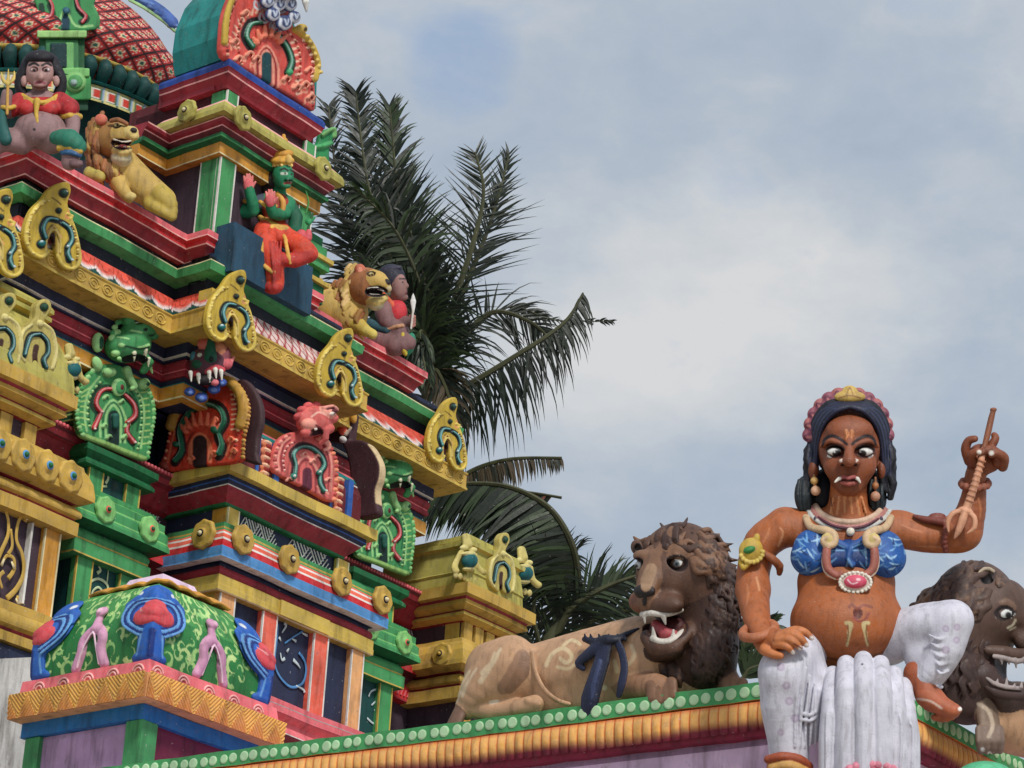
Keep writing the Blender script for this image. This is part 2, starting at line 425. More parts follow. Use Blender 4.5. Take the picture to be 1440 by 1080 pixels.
# ------------------------------------------------------------------ the tower
tower = thing('temple_tower', T(1.2, 2.5, 0), 'tall painted temple tower of stacked coloured mouldings and gold horseshoe ornaments', 'temple')
def offs(path, o):
    n = len(path); R = []
    for i in range(n):
        ns = []
        for a, b in ((i-1, i), (i, i+1)):
            if 0 <= a and b < n:
                d = np.array(path[b], float)-np.array(path[a], float); d /= np.linalg.norm(d); ns.append(np.array([d[1], -d[0]]))
        nn = ns[0] if len(ns) == 1 else (ns[0]+ns[1])/(1+ns[0]@ns[1])
        R.append(np.array(path[i], float)+o*nn)
    return R
def wob(P): return P+np.array([0, 0, .0042*(sin(4.1*P[0]+2.3*P[1]+1.1*P[2])+.8*sin(11.3*P[0]-7.7*P[1]+2*P[2]))])+NR*.003*sin(9.1*P[0]+5.2*P[1]+4*P[2])
def band(name, path, prof, mats, parent=None, back=None, f=None):
    """a moulding: profile [(out, z, material index of the face to the next point)] swept along a plan path, mitred, with closed ends"""
    f = f or T; m = MB(); k = len(prof); Q = [path[0]]
    for a, b in zip(path[:-1], path[1:]):      # hand-laid mouldings are never quite straight
        c_ = max(1, int((abs(a[0]-b[0])+abs(a[1]-b[1]))/.17)); Q += [(a[0]+(b[0]-a[0])*i/c_, a[1]+(b[1]-a[1])*i/c_) for i in range(1, c_+1)]
    path = Q; n = len(path)
    bo = min(p[0] for p in prof)-.05 if back is None else back
    pr = [tuple(p)+(0,)*(3-len(p)) for p in prof]+[(bo, prof[-1][1], 0), (bo, prof[0][1], 0)]; kk = len(pr)
    V = []
    for o, z, _ in pr:
        V += [wob(f(p[0], p[1], z)) for p in offs(path, o)]
    F = []; M = []
    for a in range(kk):
        b = (a+1) % kk
        for i in range(n-1):
            F.append((a*n+i, a*n+i+1, b*n+i+1, b*n+i)); M.append(pr[a][2] if a < k-1 else (pr[k-2][2] if a == k-1 else pr[0][2]))
    m.V = [tuple(v) for v in V]; m.F = F; m.M = M
    m.F.append(tuple(range(0, kk*n, n))); m.M.append(pr[0][2]); m.F.append(tuple(reversed(range(n-1, kk*n, n)))); m.M.append(pr[0][2])
    return m.build(name, mats, parent or tower)
def arc(o0, z0, o1, z1, n=6, m=0, bulge=.5):     # rounded profile between two points, bulging outwards
    R = []
    for i in range(n+1):
        t = i/n; R.append((o0+(o1-o0)*t+bulge*abs(z1-z0)*4*t*(1-t)*.5, z0+(z1-z0)*t, m))
    return R
def pilaster(r0, r1, l, z0, z1, mat, edge=None, parent=None, depth=.05, name='pilaster', fl=None):
    m = MB(); m.tbox(r0, r1, l-depth, l+.02, z0, z1, 0)
    if edge is not None:
        w = .016; m.tbox(r1-w, r1+.003, l-depth-.004, l-depth+.02, z0+.002, z1-.002, 1); m.tbox(r0-.003, r0+w*.6, l-depth-.004, l-depth+.02, z0+.002, z1-.002, 1)
    return m.build(name, [mat, edge or mat], parent or tower)
Tr, Tl = None, None
M_ = {k: P(k) for k in PAL}
# --- solid walls behind the ornament (lower storey, big cornice, upper storey)
core = MB()
core.tbox(-3.3, 5.0, 1.1, 4.5, 5.0, 9.35)
core.build('lower_wall', P('plum'), tower)
core = MB(); core.tbox(-2.55, 4.0, .84, 4.5, 9.83, 10.36); core.tbox(-2.5, 3.9, 1.35, 4.4, 9.3, 9.84); core.tbox(-.66, 1.86, -.06, .9, 10.385, 10.55); core.tbox(-2.86, 4.26, .40, 3.5, 10.39, 10.545); core.tbox(-.45, 1.65, .12, .9, 10.54, 11.3); core.tbox(-2.65, 4.05, .58, 3.5, 10.53, 11.31); core.tbox(-.36, 1.55, .40, .9, 9.83, 10.36); core.tbox(.25, 1.55, .42, 1.3, 9.3, 9.835)
core.build('cornice_wall', P('navy'), tower)
core = MB(); core.tbox(-.95, .95, .95, 4.5, 10.4, 12.52); core.build('upper_wall', P('plum'), tower)
core = MB(); core.tbox(-.42, 1.0, .2, 1.5, 11.3, 13.2); core.build('upper_bay_wall', P('plum'), tower)
# --- central bay of the lower storey
BP = [(.3, 1.1), (.3, .3), (2.06, .3), (2.06, 1.1)]
core = MB(); core.tbox(.3, 2.06, .3, 1.15, 8.6, 9.2); core.tbox(.3, 2.55, .3, 1.15, 6.9, 8.62); core.build('bay_wall', P('navy'), tower)
ZL = dict(lt=9.23, lb=9.115)
band('gold_ledge', BP, [(.0, 9.232, 0), (.30, 9.232, 0), (.30, 9.118, 0), (.22, 9.112, 0), (.0, 9.11, 0)], [M_['gold']])
band('moulding', BP, [(.22, 9.111, 1), (.22, 9.075, 2), (.22, 9.06, 1), (.19, 9.03, 3), (.185, 9.02, 0), (.17, 9.0, 0), (.07, 8.90, 4), (.06, 8.875, 4), (.0, 8.873, 4)], [M_['maroon'], M_['navy'], M_['blue'], M_['white'], M_['greend']])
for r0, r1 in ((.295, .46), (2.04, 2.22)):
    pilaster(r0, r1, .295, 8.66, 8.872, M_['gold'], M_['cream'], name='neck_pilaster')
m = MB(); m.tbox(.292, .36, .28, .46, 8.66, 8.871); m.build('neck_pilaster', P('ochre'), tower)
def chevrons(r0, r1, l, z0, z1, mat, w=.012, parent=None):
    m = MB(); h = z1-z0-.012; z0 = z0+.006; n = max(1, round((r1-r0)/(h*1.25))); w_ = (r1-r0)/n; N_ = 5
    def bar(x0, y0, x1, y1, t):
        V = []
        for ll in (l+.001, l-.009): V += [T(x0, ll, z0+y0), T(x0+t, ll, z0+y0), T(x1+t, ll, z0+y1), T(x1, ll, z0+y1)]
        m.box(V)
    for i in range(n):
        for q in range(N_):
            f_ = 1-q/N_; t = w*(.8+.4*((q*7+i*3) % 5)/5)
            bar(r0+i*w_+q*w_/N_, 0, r0+i*w_+q*w_/N_+w_/2*f_, h*f_, t)
            x = r0+i*w_+w_/2+(q+.35)*w_/N_
            if x+w_/2*f_ < r1-.005: bar(x, h, x+w_/2*f_, h-h*f_, t)
    return m.build('chevron_relief', mat, parent or tower)
chevrons(.48, 1.14, .296, 8.665, 8.868, P('white'))
core = MB(); core.tbox(2.0, 2.22, .3, 1.1, 8.6, 8.9); core.build('neck_wall', P('navy'), tower)
chevrons(1.2, 2.02, .296, 8.665, 8.868, P('white'))
BP0 = BP; BP = [(.3, 1.1), (.3, .3), (2.55, .3), (2.55, 1.1)]
band('kapota_top', BP, [(.0, 8.66, 0), (.14, 8.66, 0), (.14, 8.618, 1), (.14, 8.60, 0), (.15, 8.575, 0), (.0, 8.574, 0)], [M_['green'], M_['gold']])
K = arc(.16, 8.573, .205, 8.30, 12, 0, .14)
kc = [2, 4, 2, 2, 4, 1, 1, 1, 3, 3, 3, 3]
K = [(o, z, kc[min(i, 11)]) for i, (o, z, _) in enumerate(K)]
band('kapota_cornice', BP, K+[(.21, 8.283, 4), (.10, 8.282, 0), (.0, 8.281, 0)], [M_['navy'], M_['red'], M_['coral'], M_['sky'], M_['white']])
band('moulding', BP, [(.0, 8.278, 0), (.06, 8.278, 0), (.06, 8.24, 1)]+arc(.08, 8.238, .08, 8.15, 6, 1, .45)+[(.05, 8.145, 0), (.0, 8.144, 0)], [M_['navy'], M_['maroon']])
band('gold_band', BP, [(.0, 8.142, 0), (.11, 8.142, 0), (.11, 8.05, 0), (.115, 8.045, 0), (.115, 7.99, 1), (.10, 7.98, 0), (.0, 7.979, 0)], [M_['gold'], M_['cream']])
m = MB(); m.tbox(1.12, 1.9, .165, .2, 7.985, 8.138); m.build('gold_band_break', M_['gold'], tower)
for r0, r1, c, e in ((.28, .50, 'peach', 'white'), (.93, 1.15, 'coral', 'white'), (1.74, 1.97, 'coral', 'white'), (2.36, 2.56, 'peach', 'white')):
    pilaster(r0, r1, .298, 7.12, 7.978, M_[c], M_[e], depth=.075)
m = MB(); m.tbox(.27, .30, .3, .5, 7.12, 7.977); m.build('pilaster', P('gold'), tower)
band('pink_base', BP, [(.0, 7.125, 0), (.16, 7.125, 0), (.16, 7.075, 1), (.155, 7.065, 2), (.19, 7.05, 0), (.19, 6.99, 2), (.19, 6.98, 0), (.12, 6.93, 0), (.12, 6.88, 3), (.16, 6.87, 0), (.20, 6.80, 1), (.20, 6.79, 0), (.1, 6.78, 0)], [M_['pink'], M_['white'], M_['maroon'], M_['pinkl']])
band('plinth', [(-3.6, 1.6), (-3.6, .45), (-1.9, .45), (-1.9, .95), (.25, .95), (.25, .35), (2.6, .35), (2.6, .95), (4.2, .95), (4.2, .45), (5.4, .45), (5.4, 2)], [(.0, 6.76, 0), (.05, 6.76, 0), (.08, 6.2, 0), (.08, 0., 0)], [M_['navy']])
# --- recesses either side of the bay
for a, b in ((-2.3, .3), (2.25, 4.6)):
    RP = [(a, 1.1), (b, 1.1)]
    band('maroon_ledge', RP, [(.0, 9.225, 0), (.30, 9.225, 0), (.30, 9.18, 1), (.28, 9.15, 0), (.26, 9.10, 1), (.25, 9.09, 0), (.20, 9.07, 0), (.08, 8.90, 0), (.0, 8.88, 0)], [M_['maroon'], M_['dmar']])
    bd = MB()
    r = a+.05
    while r < b-.03:
        bd.disc(T(r, .80, 9.2), Rd, Z3, NR, .020, .012, 8); r += .05
    bd.build('bead_row', M_['pink'], tower, True)
    chevrons(a+.15, b-.02, 1.096, 8.665, 8.875, P('white'), .010)
    band('red_cornice', RP, [(.0, 8.66, 0), (.12, 8.66, 0), (.12, 8.62, 1), (.14, 8.61, 0), (.14, 8.55, 1), (.155, 8.54, 0), (.17, 8.46, 1), (.18, 8.45, 0), (.2, 8.38, 1), (.21, 8.37, 0), (.22, 8.30, 1), (.1, 8.28, 1), (.08, 8.20, 0), (.1, 8.16, 0), (.1, 8.02, 2), (.1, 8.0, 0), (.0, 7.99, 0)], [M_['red'], M_['dmar'], M_['maroon']])
    fl = MB(); r = a+.04
    while r < b-.05:
        V = []
        for ll in (.999, .988): V += [T(r, ll, 8.06), T(r+.02, ll, 8.055), T(r+.045, ll, 8.125), T(r+.03, ll, 8.13)]
        fl.box(V); r += .06
    fl.build('flute_row', M_['pink'], tower)
# --- green bays carrying the demon-headed arches
def rosette(c, rad, mats, ax=None, nrm=None, parent=None, ay=None):
    ax = Rd if ax is None else ax; nrm = NR if nrm is None else nrm; ay = Z3 if ay is None else ay
    m = MB(); n = 40
    V = []; F = []; ring = [(1.0, 0), (1.0, .5), (.86, .75), (.74, .60), (.62, .78), (.46, .62), (.36, .9), (.30, 1.0)]
    for q, h in ring:
        for j in range(n):
            w = q*(1+(.045*cos(8*2*pi*j/n) if q > .7 else 0)); a = 2*pi*j/n
            V.append(np.asarray(c)+rad*w*(cos(a)*ax+sin(a)*ay)+nrm*rad*.42*h)
    for i in range(len(ring)-1):
        for j in range(n): F.append((i*n+j, i*n+(j+1) % n, (i+1)*n+(j+1) % n, (i+1)*n+j))
    V.append(np.asarray(c)+nrm*rad*.42); k = len(ring)-1
    for j in range(n): F.append((k*n+j, k*n+(j+1) % n, len(V)-1))
    m.add(V, F, 0)
    o = m.build('rosette', mats[:1], parent or tower, True, loc=c)
    b = MB(); b.disc(np.asarray(c)+nrm*rad*.40, ax, ay, nrm, rad*.27, rad*.06, 16, 1, [(1, 0), (1, 1), (.6, 1.1), (0, 1.1)])
    b.disc(np.asarray(c)+nrm*rad*.44, ax, ay, nrm, rad*.17, rad*.2, 14, 0, [(1, 0), (.9, .5), (.55, .9), (0, 1)])
    b.build('boss', [mats[1], mats[2]], o, True)
    return o
for a, b, side in ((-1.2, -.42, 0), (2.93, 3.68, 1)):
    GP = [(a, 1.1), (a, .8), (b, .8), (b, 1.1)]
    core = MB(); core.tbox(a, b, .8, 1.12, 6.9, 9.0); core.build('green_bay_wall', P('dteal'), tower)
    band('green_ledge', GP, [(.0, 9.09, 0), (.12, 9.09, 0), (.12, 9.03, 0), (.06, 8.98, 0), (.10, 8.93, 0), (.10, 8.90, 0), (.0, 8.89, 0)], [M_['greend'], M_['green']])
    for x in (a+.02, b-.24):
        pilaster(x, x+.2, .8, 8.66, 8.89, M_['green'], M_['gold'], name='neck_pilaster', depth=.04)
    G2 = [(a-.02, 1.1), (a-.02, .8), (b+.02, .8), (b+.02, 1.1)]
    band('green_cornice', G2, [(.0, 8.66, 0), (.12, 8.66, 0), (.12, 8.61, 1), (.12, 8.595, 0), (.19, 8.57, 0), (.19, 8.50, 1), (.195, 8.485, 0), (.22, 8.46, 0), (.22, 8.38, 1), (.225, 8.365, 0), (.24, 8.33, 0), (.24, 8.29, 2), (.10, 8.27, 2), (.0, 8.26, 2)], [M_['green'], M_['greenl'], M_['greend']])
    band('green_moulding', G2, [(.05, 8.26, 2), (.08, 8.25, 2)]+arc(.08, 8.24, .1, 8.16, 5, 0, .4)+[(.1, 8.15, 1), (.1, 8.135, 0), (.12, 8.12, 0), (.12, 8.0, 1), (.12, 7.985, 0), (.0, 7.98, 0)], [M_['green'], M_['gold'], M_['greend']])
    for x in (a-.02, b-.2):
        pilaster(x, x+.22, .8, 6.95, 7.98, M_['green'], M_['gold'], depth=.06)
    for x in ((a+.1, b-.06) if side == 0 else (b-.06, a+.1)):
        rosette(T(x, .57, 8.44), .13, [M_['greenl'], M_['greend'], M_['coral']])
# --- gold corner shrines
def shrine(r0, r1, l, right, rb=None):
    rb = rb or r1; kq = [(r0, 1.2), (r0, l), (rb, l), (rb, 1.2)]
    kp = [(r0, 1.2), (r0, l), (r1, l), (r1, 1.2)]
    s = MB(); s.tbox(r0, r1, l, 1.25, 8.6, 9.2); s.tbox(r0, rb, l, 1.25, 6.8, 8.61); root = s.build('corner_shrine', P('plum'), tower)
    gold, gd = M_['goldd'], M_['gold']
    Bd = lambda nm, pr, mats: band(nm, kp if nm == 'shrine_ledge' else kq, pr, mats, root)
    Bd('shrine_ledge', [(.0, 9.235, 0), (.27, 9.235, 0), (.27, 9.11, 0), (.21, 9.10, 2), (.19, 9.075, 1), (.20, 9.06, 0), (.21, 9.02, 0), (.12, 8.98, 2), (.11, 8.97, 0), (.14, 8.95, 1), (.14, 8.92, 0), (.05, 8.885, 2), (.0, 8.88, 0)], [gold, gd, M_['maroon']])
    w = (r1-r0)
    k = 4 if right else 5
    for i in range(k):
        x = r0+(w-.15)*i/(k-1); pilaster(x, x+.15, l, 8.66, 8.88, gold, None, root, .05, 'neck_pilaster')
    m = MB(); m.tbox(r0-.01, r0+.03, l+.02, l+.22, 8.662, 8.878); m.build('neck_pilaster', gd, root)
    Bd('shrine_cornice', [(.0, 8.66, 0), (.12, 8.66, 0), (.13, 8.62, 0), (.16, 8.58, 0), (.20, 8.50, 0), (.22, 8.38, 0), (.22, 8.33, 0), (.1, 8.29, 1), (.0, 8.28, 1)], [gold, M_['maroon']])
    Bd('shrine_moulding', [(.0, 8.27, 0), (.08, 8.265, 0)]+arc(.1, 8.25, .14, 8.16, 5, 0, .45)+[(.1, 8.145, 1), (.08, 8.12, 0), (.13, 8.11, 0), (.13, 7.98, 0), (.0, 7.975, 0)], [gold, M_['maroon']])
    n = 5 if not right else 3
    for i in range(n):
        x = rb-.14-i*.31 if not right else r0+.16+i*.40
        rosette(T(x, l-.20, 8.47), .155, [M_['goldd'], M_['greend'] if not right else M_['goldd'], M_['sky'] if not right else M_['black']], parent=root)
    if right:
        rosette(T(r0-.2, l+.08, 8.46), .13, [M_['goldd'], M_['goldd'], M_['black']], ax=Ld, nrm=NL, parent=root)
    for x in ((rb-.21, r0+.05) if not right else (r0, r1-.2)):
        pilaster(x, x+.2, l, 7.15, 7.975, M_['ochre'], M_['cream'] if not right else None, root, .06)
    Bd('shrine_base', [(.0, 7.15, 0), (.12, 7.15, 0), (.12, 7.07, 0), (.15, 7.06, 0)]+arc(.15, 7.05, .17, 6.93, 5, 0, .3)+[(.12, 6.91, 1), (.10, 6.88, 0), (.14, 6.87, 0), (.14, 6.78, 0), (.0, 6.77, 0)], [gold, M_['maroon']])
    return root
KL = shrine(-3.6, -2.2, .5, False, -1.73)
KR = shrine(4.42, 5.2, .40, True)
# carved scroll panel on the left shrine
# roofs of the shrines
kp = [(-3.62, 1.2), (-3.62, .5), (-2.2, .5), (-2.2, 1.2)]
band('shrine_roof', kp, [(-.10, 10.10, 0), (.02, 10.10, 0), (.04, 10.07, 0), (.04, 10.03, 1), (.0, 10.01, 0), (.03, 9.99, 0), (.03, 9.95, 1), (-.02, 9.93, 0)]+[(-.04+.28*sin(t*pi/2)**.8, 9.92-.68*t, 0) for t in np.linspace(0, 1, 12)], [M_['olive'], M_['gold']], KL, back=-.5)
kp = [(4.42, 1.5), (4.42, .40), (5.2, .40), (5.2, 1.5)]
band('shrine_roof', kp, [(-.05, 9.86, 0), (.10, 9.86, 0), (.11, 9.80, 1), (.09, 9.785, 0), (.16, 9.775, 0), (.165, 9.72, 1), (.13, 9.70, 0), (.12, 9.68, 0), (.155, 9.43, 0), (.165, 9.415, 0), (.15, 9.40, 0), (.16, 9.24, 0)], [M_['olive'], M_['gold']], KR, back=-.35)
# --- the big cornice between the storeys
KP = [(-2.9, 2.6), (-2.9, .34), (-.7, .34), (-.7, -.12), (1.9, -.12), (1.9, .34), (4.3, .34), (4.3, 3.)]
band('gold_frieze', KP, [(-.14, 10.575, 0), (.0, 10.575, 0), (.0, 10.56, 1), (-.012, 10.55, 0), (-.012, 10.41, 0), (.0, 10.40, 1), (.0, 10.375, 0), (-.30, 10.375, 0), (-.30, 10.37, 0)], [M_['goldd'], M_['gold']])
KW = [(-2.62, 2.6), (-2.62, .68), (-.42, .68), (-.42, .36), (1.62, .36), (1.62, .68), (4.02, .68), (4.02, 3.)]
band('moulding', KW, [(.04, 10.372, 0), (.04, 10.26, 1), (.045, 10.245, 1), (.02, 10.24, 0), (.02, 10.225, 0), (.0, 10.22, 0)], [M_['navy'], M_['white']])
band('maroon_roll', KW, arc(.0, 10.215, .0, 10.12, 4, 0, .4)+[(.0, 10.115, 1)]+arc(.0, 10.10, .0, 10.04, 3, 0, .4), [M_['maroon'], M_['pink']])
band('moulding', KW, [(-.02, 10.035, 0), (-.04, 9.99, 1), (-.02, 9.985, 1), (-.02, 9.97, 0), (-.04, 9.965, 0)], [M_['navy'], M_['teal']])
band('ochre_band', KW, [(-.03, 9.963, 0), (.0, 9.96, 0), (.0, 9.83, 1), (.0, 9.812, 0), (-.06, 9.81, 0)], [M_['ochre'], M_['cream']])
# coral lotus cornice: the paint runs coral to white with a dark scalloped hem; lattice work on the middle bay
def painted_band(name, path, prof, colf, du=.02, parent=None):
    Vs = []; F = []; cl = []; k = len(prof)
    ofs = [offs(path, p[0]) for p in prof]
    for s in range(len(path)-1):
        L_ = abs(path[s+1][0]-path[s][0])+abs(path[s+1][1]-path[s][1]); n = max(2, int(L_/du))
        b = len(Vs)
        for i in range(n+1):
            for j in range(k):
                q = ofs[j][s]*(1-i/n)+ofs[j][s+1]*(i/n); Vs.append(T(q[0], q[1], prof[j][1])); cl.append(colf(s, i/n*L_, j/(k-1), L_))
        for i in range(n):
            for j in range(k-1): F.append((b+i*k+j, b+(i+1)*k+j, b+(i+1)*k+j+1, b+i*k+j+1))
    return mesh(name, Vs, F, SC, parent or tower, None, True, np.array(cl))
cw, cc, cg, cr = [np.array(lin(c)) for c in ((230, 220, 216), (222, 90, 72), (24, 74, 68), (160, 50, 42))]
def lotus(s, u, v, L_):
    if s == 3:                                # lattice on the middle bay
        a = (u/.125+v*1.3) % 1; b = (u/.125-v*1.3) % 1
        if min(a, 1-a) < .10 or min(b, 1-b) < .10: return np.array(lin((160, 36, 38)))
        h = math.sin(u*37+v*9)*math.sin(v*13+u*21); return np.array(lin((216, 196, 190)))*(1-.18*(h > .2))+np.array(lin((206, 96, 84)))*.18*(h > .2)
    w = .27; p = (u/w) % 1; v = (10.84-CP[round(v*(len(CP)-1))][1])/.262
    hem = .92-.26*abs(2*p-1)**1.6+.03*abs(math.sin(u/w*pi*4))
    if v > hem: return cg
    t = np.clip((v-hem+.30)/.22, 0, 1); c = cc*(1-t)+cw*t
    g = abs(p-.5); ln = abs(g-(.36+.12*v))
    if ln < .016 and .0 < v < .85: c = cr
    sw = abs(math.hypot((p-.5)*w*2.2, (v-.16)*.30)-.12)
    if sw < .010 and v > .16: c = cr
    return c
CP = [(-.17, 10.84), (-.165, 10.82), (-.15, 10.79), (-.13, 10.765), (-.115, 10.74), (-.10, 10.72), (-.088, 10.70), (-.077, 10.685), (-.068, 10.67), (-.06, 10.655), (-.052, 10.64), (-.045, 10.625), (-.04, 10.61), (-.037, 10.595), (-.036, 10.578)]
painted_band('lotus_cornice', KP[:-1]+[(4.3, 2.)], CP, lotus, .012)
# gold tongues on the outer corners of the middle bay
for r_, l_ in ((-.62, -.12),):
    m = MB(); m.tbox(r_, r_+.13, l_+.02, l_+.2, 10.58, 10.80); m.build('corner_tongue', P('gold'), tower)
band('gap_wall', KP, [(-.20, 10.985, 0), (-.20, 10.835, 0), (-.4, 10.83, 0)], [M_['navyd']])
band('green_band', KP, [(-.25, 11.13, 1), (-.08, 11.13, 1), (-.08, 11.112, 0), (-.06, 11.105, 0), (-.075, 11.02, 0), (-.22, 10.985, 0)], [M_['green'], M_['cream']])
band('gap_wall', KP, [(-.20, 11.24, 0), (-.20, 11.13, 0), (-.4, 11.128, 0)], [M_['black']])
# --- pink platform of the upper storey
PP = [(-2.82, 2.4), (-2.82, .40), (-.55, .40), (-.55, .12), (1.25, .12), (1.25, .40), (3.44, .40), (3.44, 3)]
band('pink_platform', PP, [(-.3, 11.508, 0), (.03, 11.508, 0), (.03, 11.452, 1), (.03, 11.438, 2), (.0, 11.42, 2), (.0, 11.375, 1), (-.005, 11.362, 3), (-.04, 11.33, 3), (-.07, 11.262, 1), (-.075, 11.250, 3), (-.2, 11.245, 3)], [M_['pink'], M_['pinkl'], M_['red'], M_['maroon']])
# --- upper storey bay: pilasters, cornices
c0 = (-.42, .2); UP = [(-.42, 1.2), (-.42, .2), (1.0, .2), (1.0, 1.2)]
U2 = [(-.95, .95), (-.42, .95), (-.42, .2), (1.0, .2), (1.0, 1.3)]
def zc(o, y): return zy(c0[0]-o, c0[1]-o, y)
band('ochre_band', U2, [(.0, 12.505, 0), (.10, 12.505, 0), (.10, 12.395, 1), (.10, 12.38, 0), (.0, 12.378, 0)], [M_['ochre'], M_['cream']])
band('dark_green_moulding', U2, [(.0, 12.575, 0), (.16, 12.575, 0), (.16, 12.55, 1), (.155, 12.535, 0), (.10, 12.508, 0), (.0, 12.507, 0)], [M_['greend'], M_['green']])
band('maroon_roll', U2, [(.1, 12.73, 0), (.20, 12.73, 1), (.20, 12.715, 0), (.19, 12.68, 0), (.16, 12.66, 1), (.16, 12.645, 2), (.13, 12.60, 2), (.12, 12.578, 0), (.0, 12.577, 0)], [M_['maroon'], M_['pinkl'], M_['dmar']])
band('gold_cornice', [(-.42, .92)]+U2[2:], [(.0, 12.955, 1), (.14, 12.955, 1), (.18, 12.92, 1), (.21, 12.89, 0), (.25, 12.85, 0), (.27, 12.80, 0), (.27, 12.745, 0), (.12, 12.735, 0), (.0, 12.733, 0)], [M_['olive'], M_['pinkl'], M_['gold']])
for i, (x, y) in enumerate(((340, 166), (453, 237))):
    z = zy(rx(x, -.09, 12.85), -.09, y); rosette(T(rx(x, -.09, z), -.09, z), .13, [M_['olive'], M_['cream'], M_['black']])
rosette(T(-.72, .42, zy(-.72, .42, 157)), .125, [M_['olive'], M_['cream'], M_['black']], ax=Ld, nrm=NL)
pilaster(-.46, -.23, .16, 11.508, 12.378, M_['green'], M_['white'], depth=.035)
m = MB(); m.tbox(-.455, -.42, .19, .40, 11.508, 12.378); m.tbox(-.46, -.42, .40, .415, 11.51, 12.377, 1); m.tbox(-.458, -.43, .17, .188, 11.51, 12.376, 1)
m.build('pilaster', [M_['green'], M_['white']], tower)
pilaster(.80, 1.02, .17, 11.508, 12.378, M_['green'], M_['white'], depth=.035)
pilaster(-.44, -.27, .18, 12.955, 13.16, M_['green'], M_['white'], name='neck_pilaster', depth=.03)
pilaster(.84, 1.0, .18, 12.955, 13.16, M_['green'], M_['white'], name='neck_pilaster', depth=.03)
m = MB(); m.tbox(-.455, -.42, .19, .36, 12.957, 13.158); m.build('neck_pilaster', M_['green'], tower)
core = MB(); core.tbox(-.42, 1.0, .2, 1.6, 12.95, 13.3); core.build('neck_wall', P('dmar'), tower)
PL = [(-.42, 1.05), (-.42, .2), (.86, .2), (.86, 1.05)]
core = MB(); core.tbox(-.5, .9, .3, 1.1, 13.17, 13.44); core.build('platform_core', M_['maroon'], tower)
band('blue_platform', PL, [(-.3, 13.455, 0), (.10, 13.455, 0), (.13, 13.44, 0), (.15, 13.40, 0), (.15, 13.345, 1), (.14, 13.335, 1), (.13, 13.30, 2), (.125, 13.285, 1), (.06, 13.20, 1), (.05, 13.165, 1), (-.2, 13.16, 1)], [M_['royal'], M_['maroon'], M_['pinkl']])
# ------------------------------------------------------------------ ornaments of the tower
def side(r, s):                        # like facade(), for faces that look along -Rd
    def mp(V):
        n = np.cross(Ld, Z3); rr = ray(V[:, 0], V[:, 1]); t = (n@(TO+r*Rd))/(rr@n)
        return rr*t[:, None]+(V[:, 2]*s)[:, None]*NL
    return mp
def inst(o, r, l, z, r0, l0, z0, parent=None):   # copy moved from (r0, l0, z0) to (r, l, z)
    return dup(o, wloc(o)+T(r, l, z)-T(r0, l0, z0), parent or tower)
GR, GD, GL = (64, 142, 84), (18, 70, 46), (150, 204, 132)
def frill(k, pts, r, cols, step=None, d=0., closed=False):      # row of little carved lobes along a line
    pts, _ = crom([np.array([p[0], p[1], 0.]) for p in pts], [1]*len(pts), 12, closed)
    step = step or r*1.7; acc = step; i = 0
    for a, b in zip(pts[:-1], pts[1:]):
        acc += np.linalg.norm(b-a)
        if acc >= step:
            acc = 0; k.ell((b[0], b[1], d), (r, r, r*.8), cols[i % len(cols)], .6); i += 1
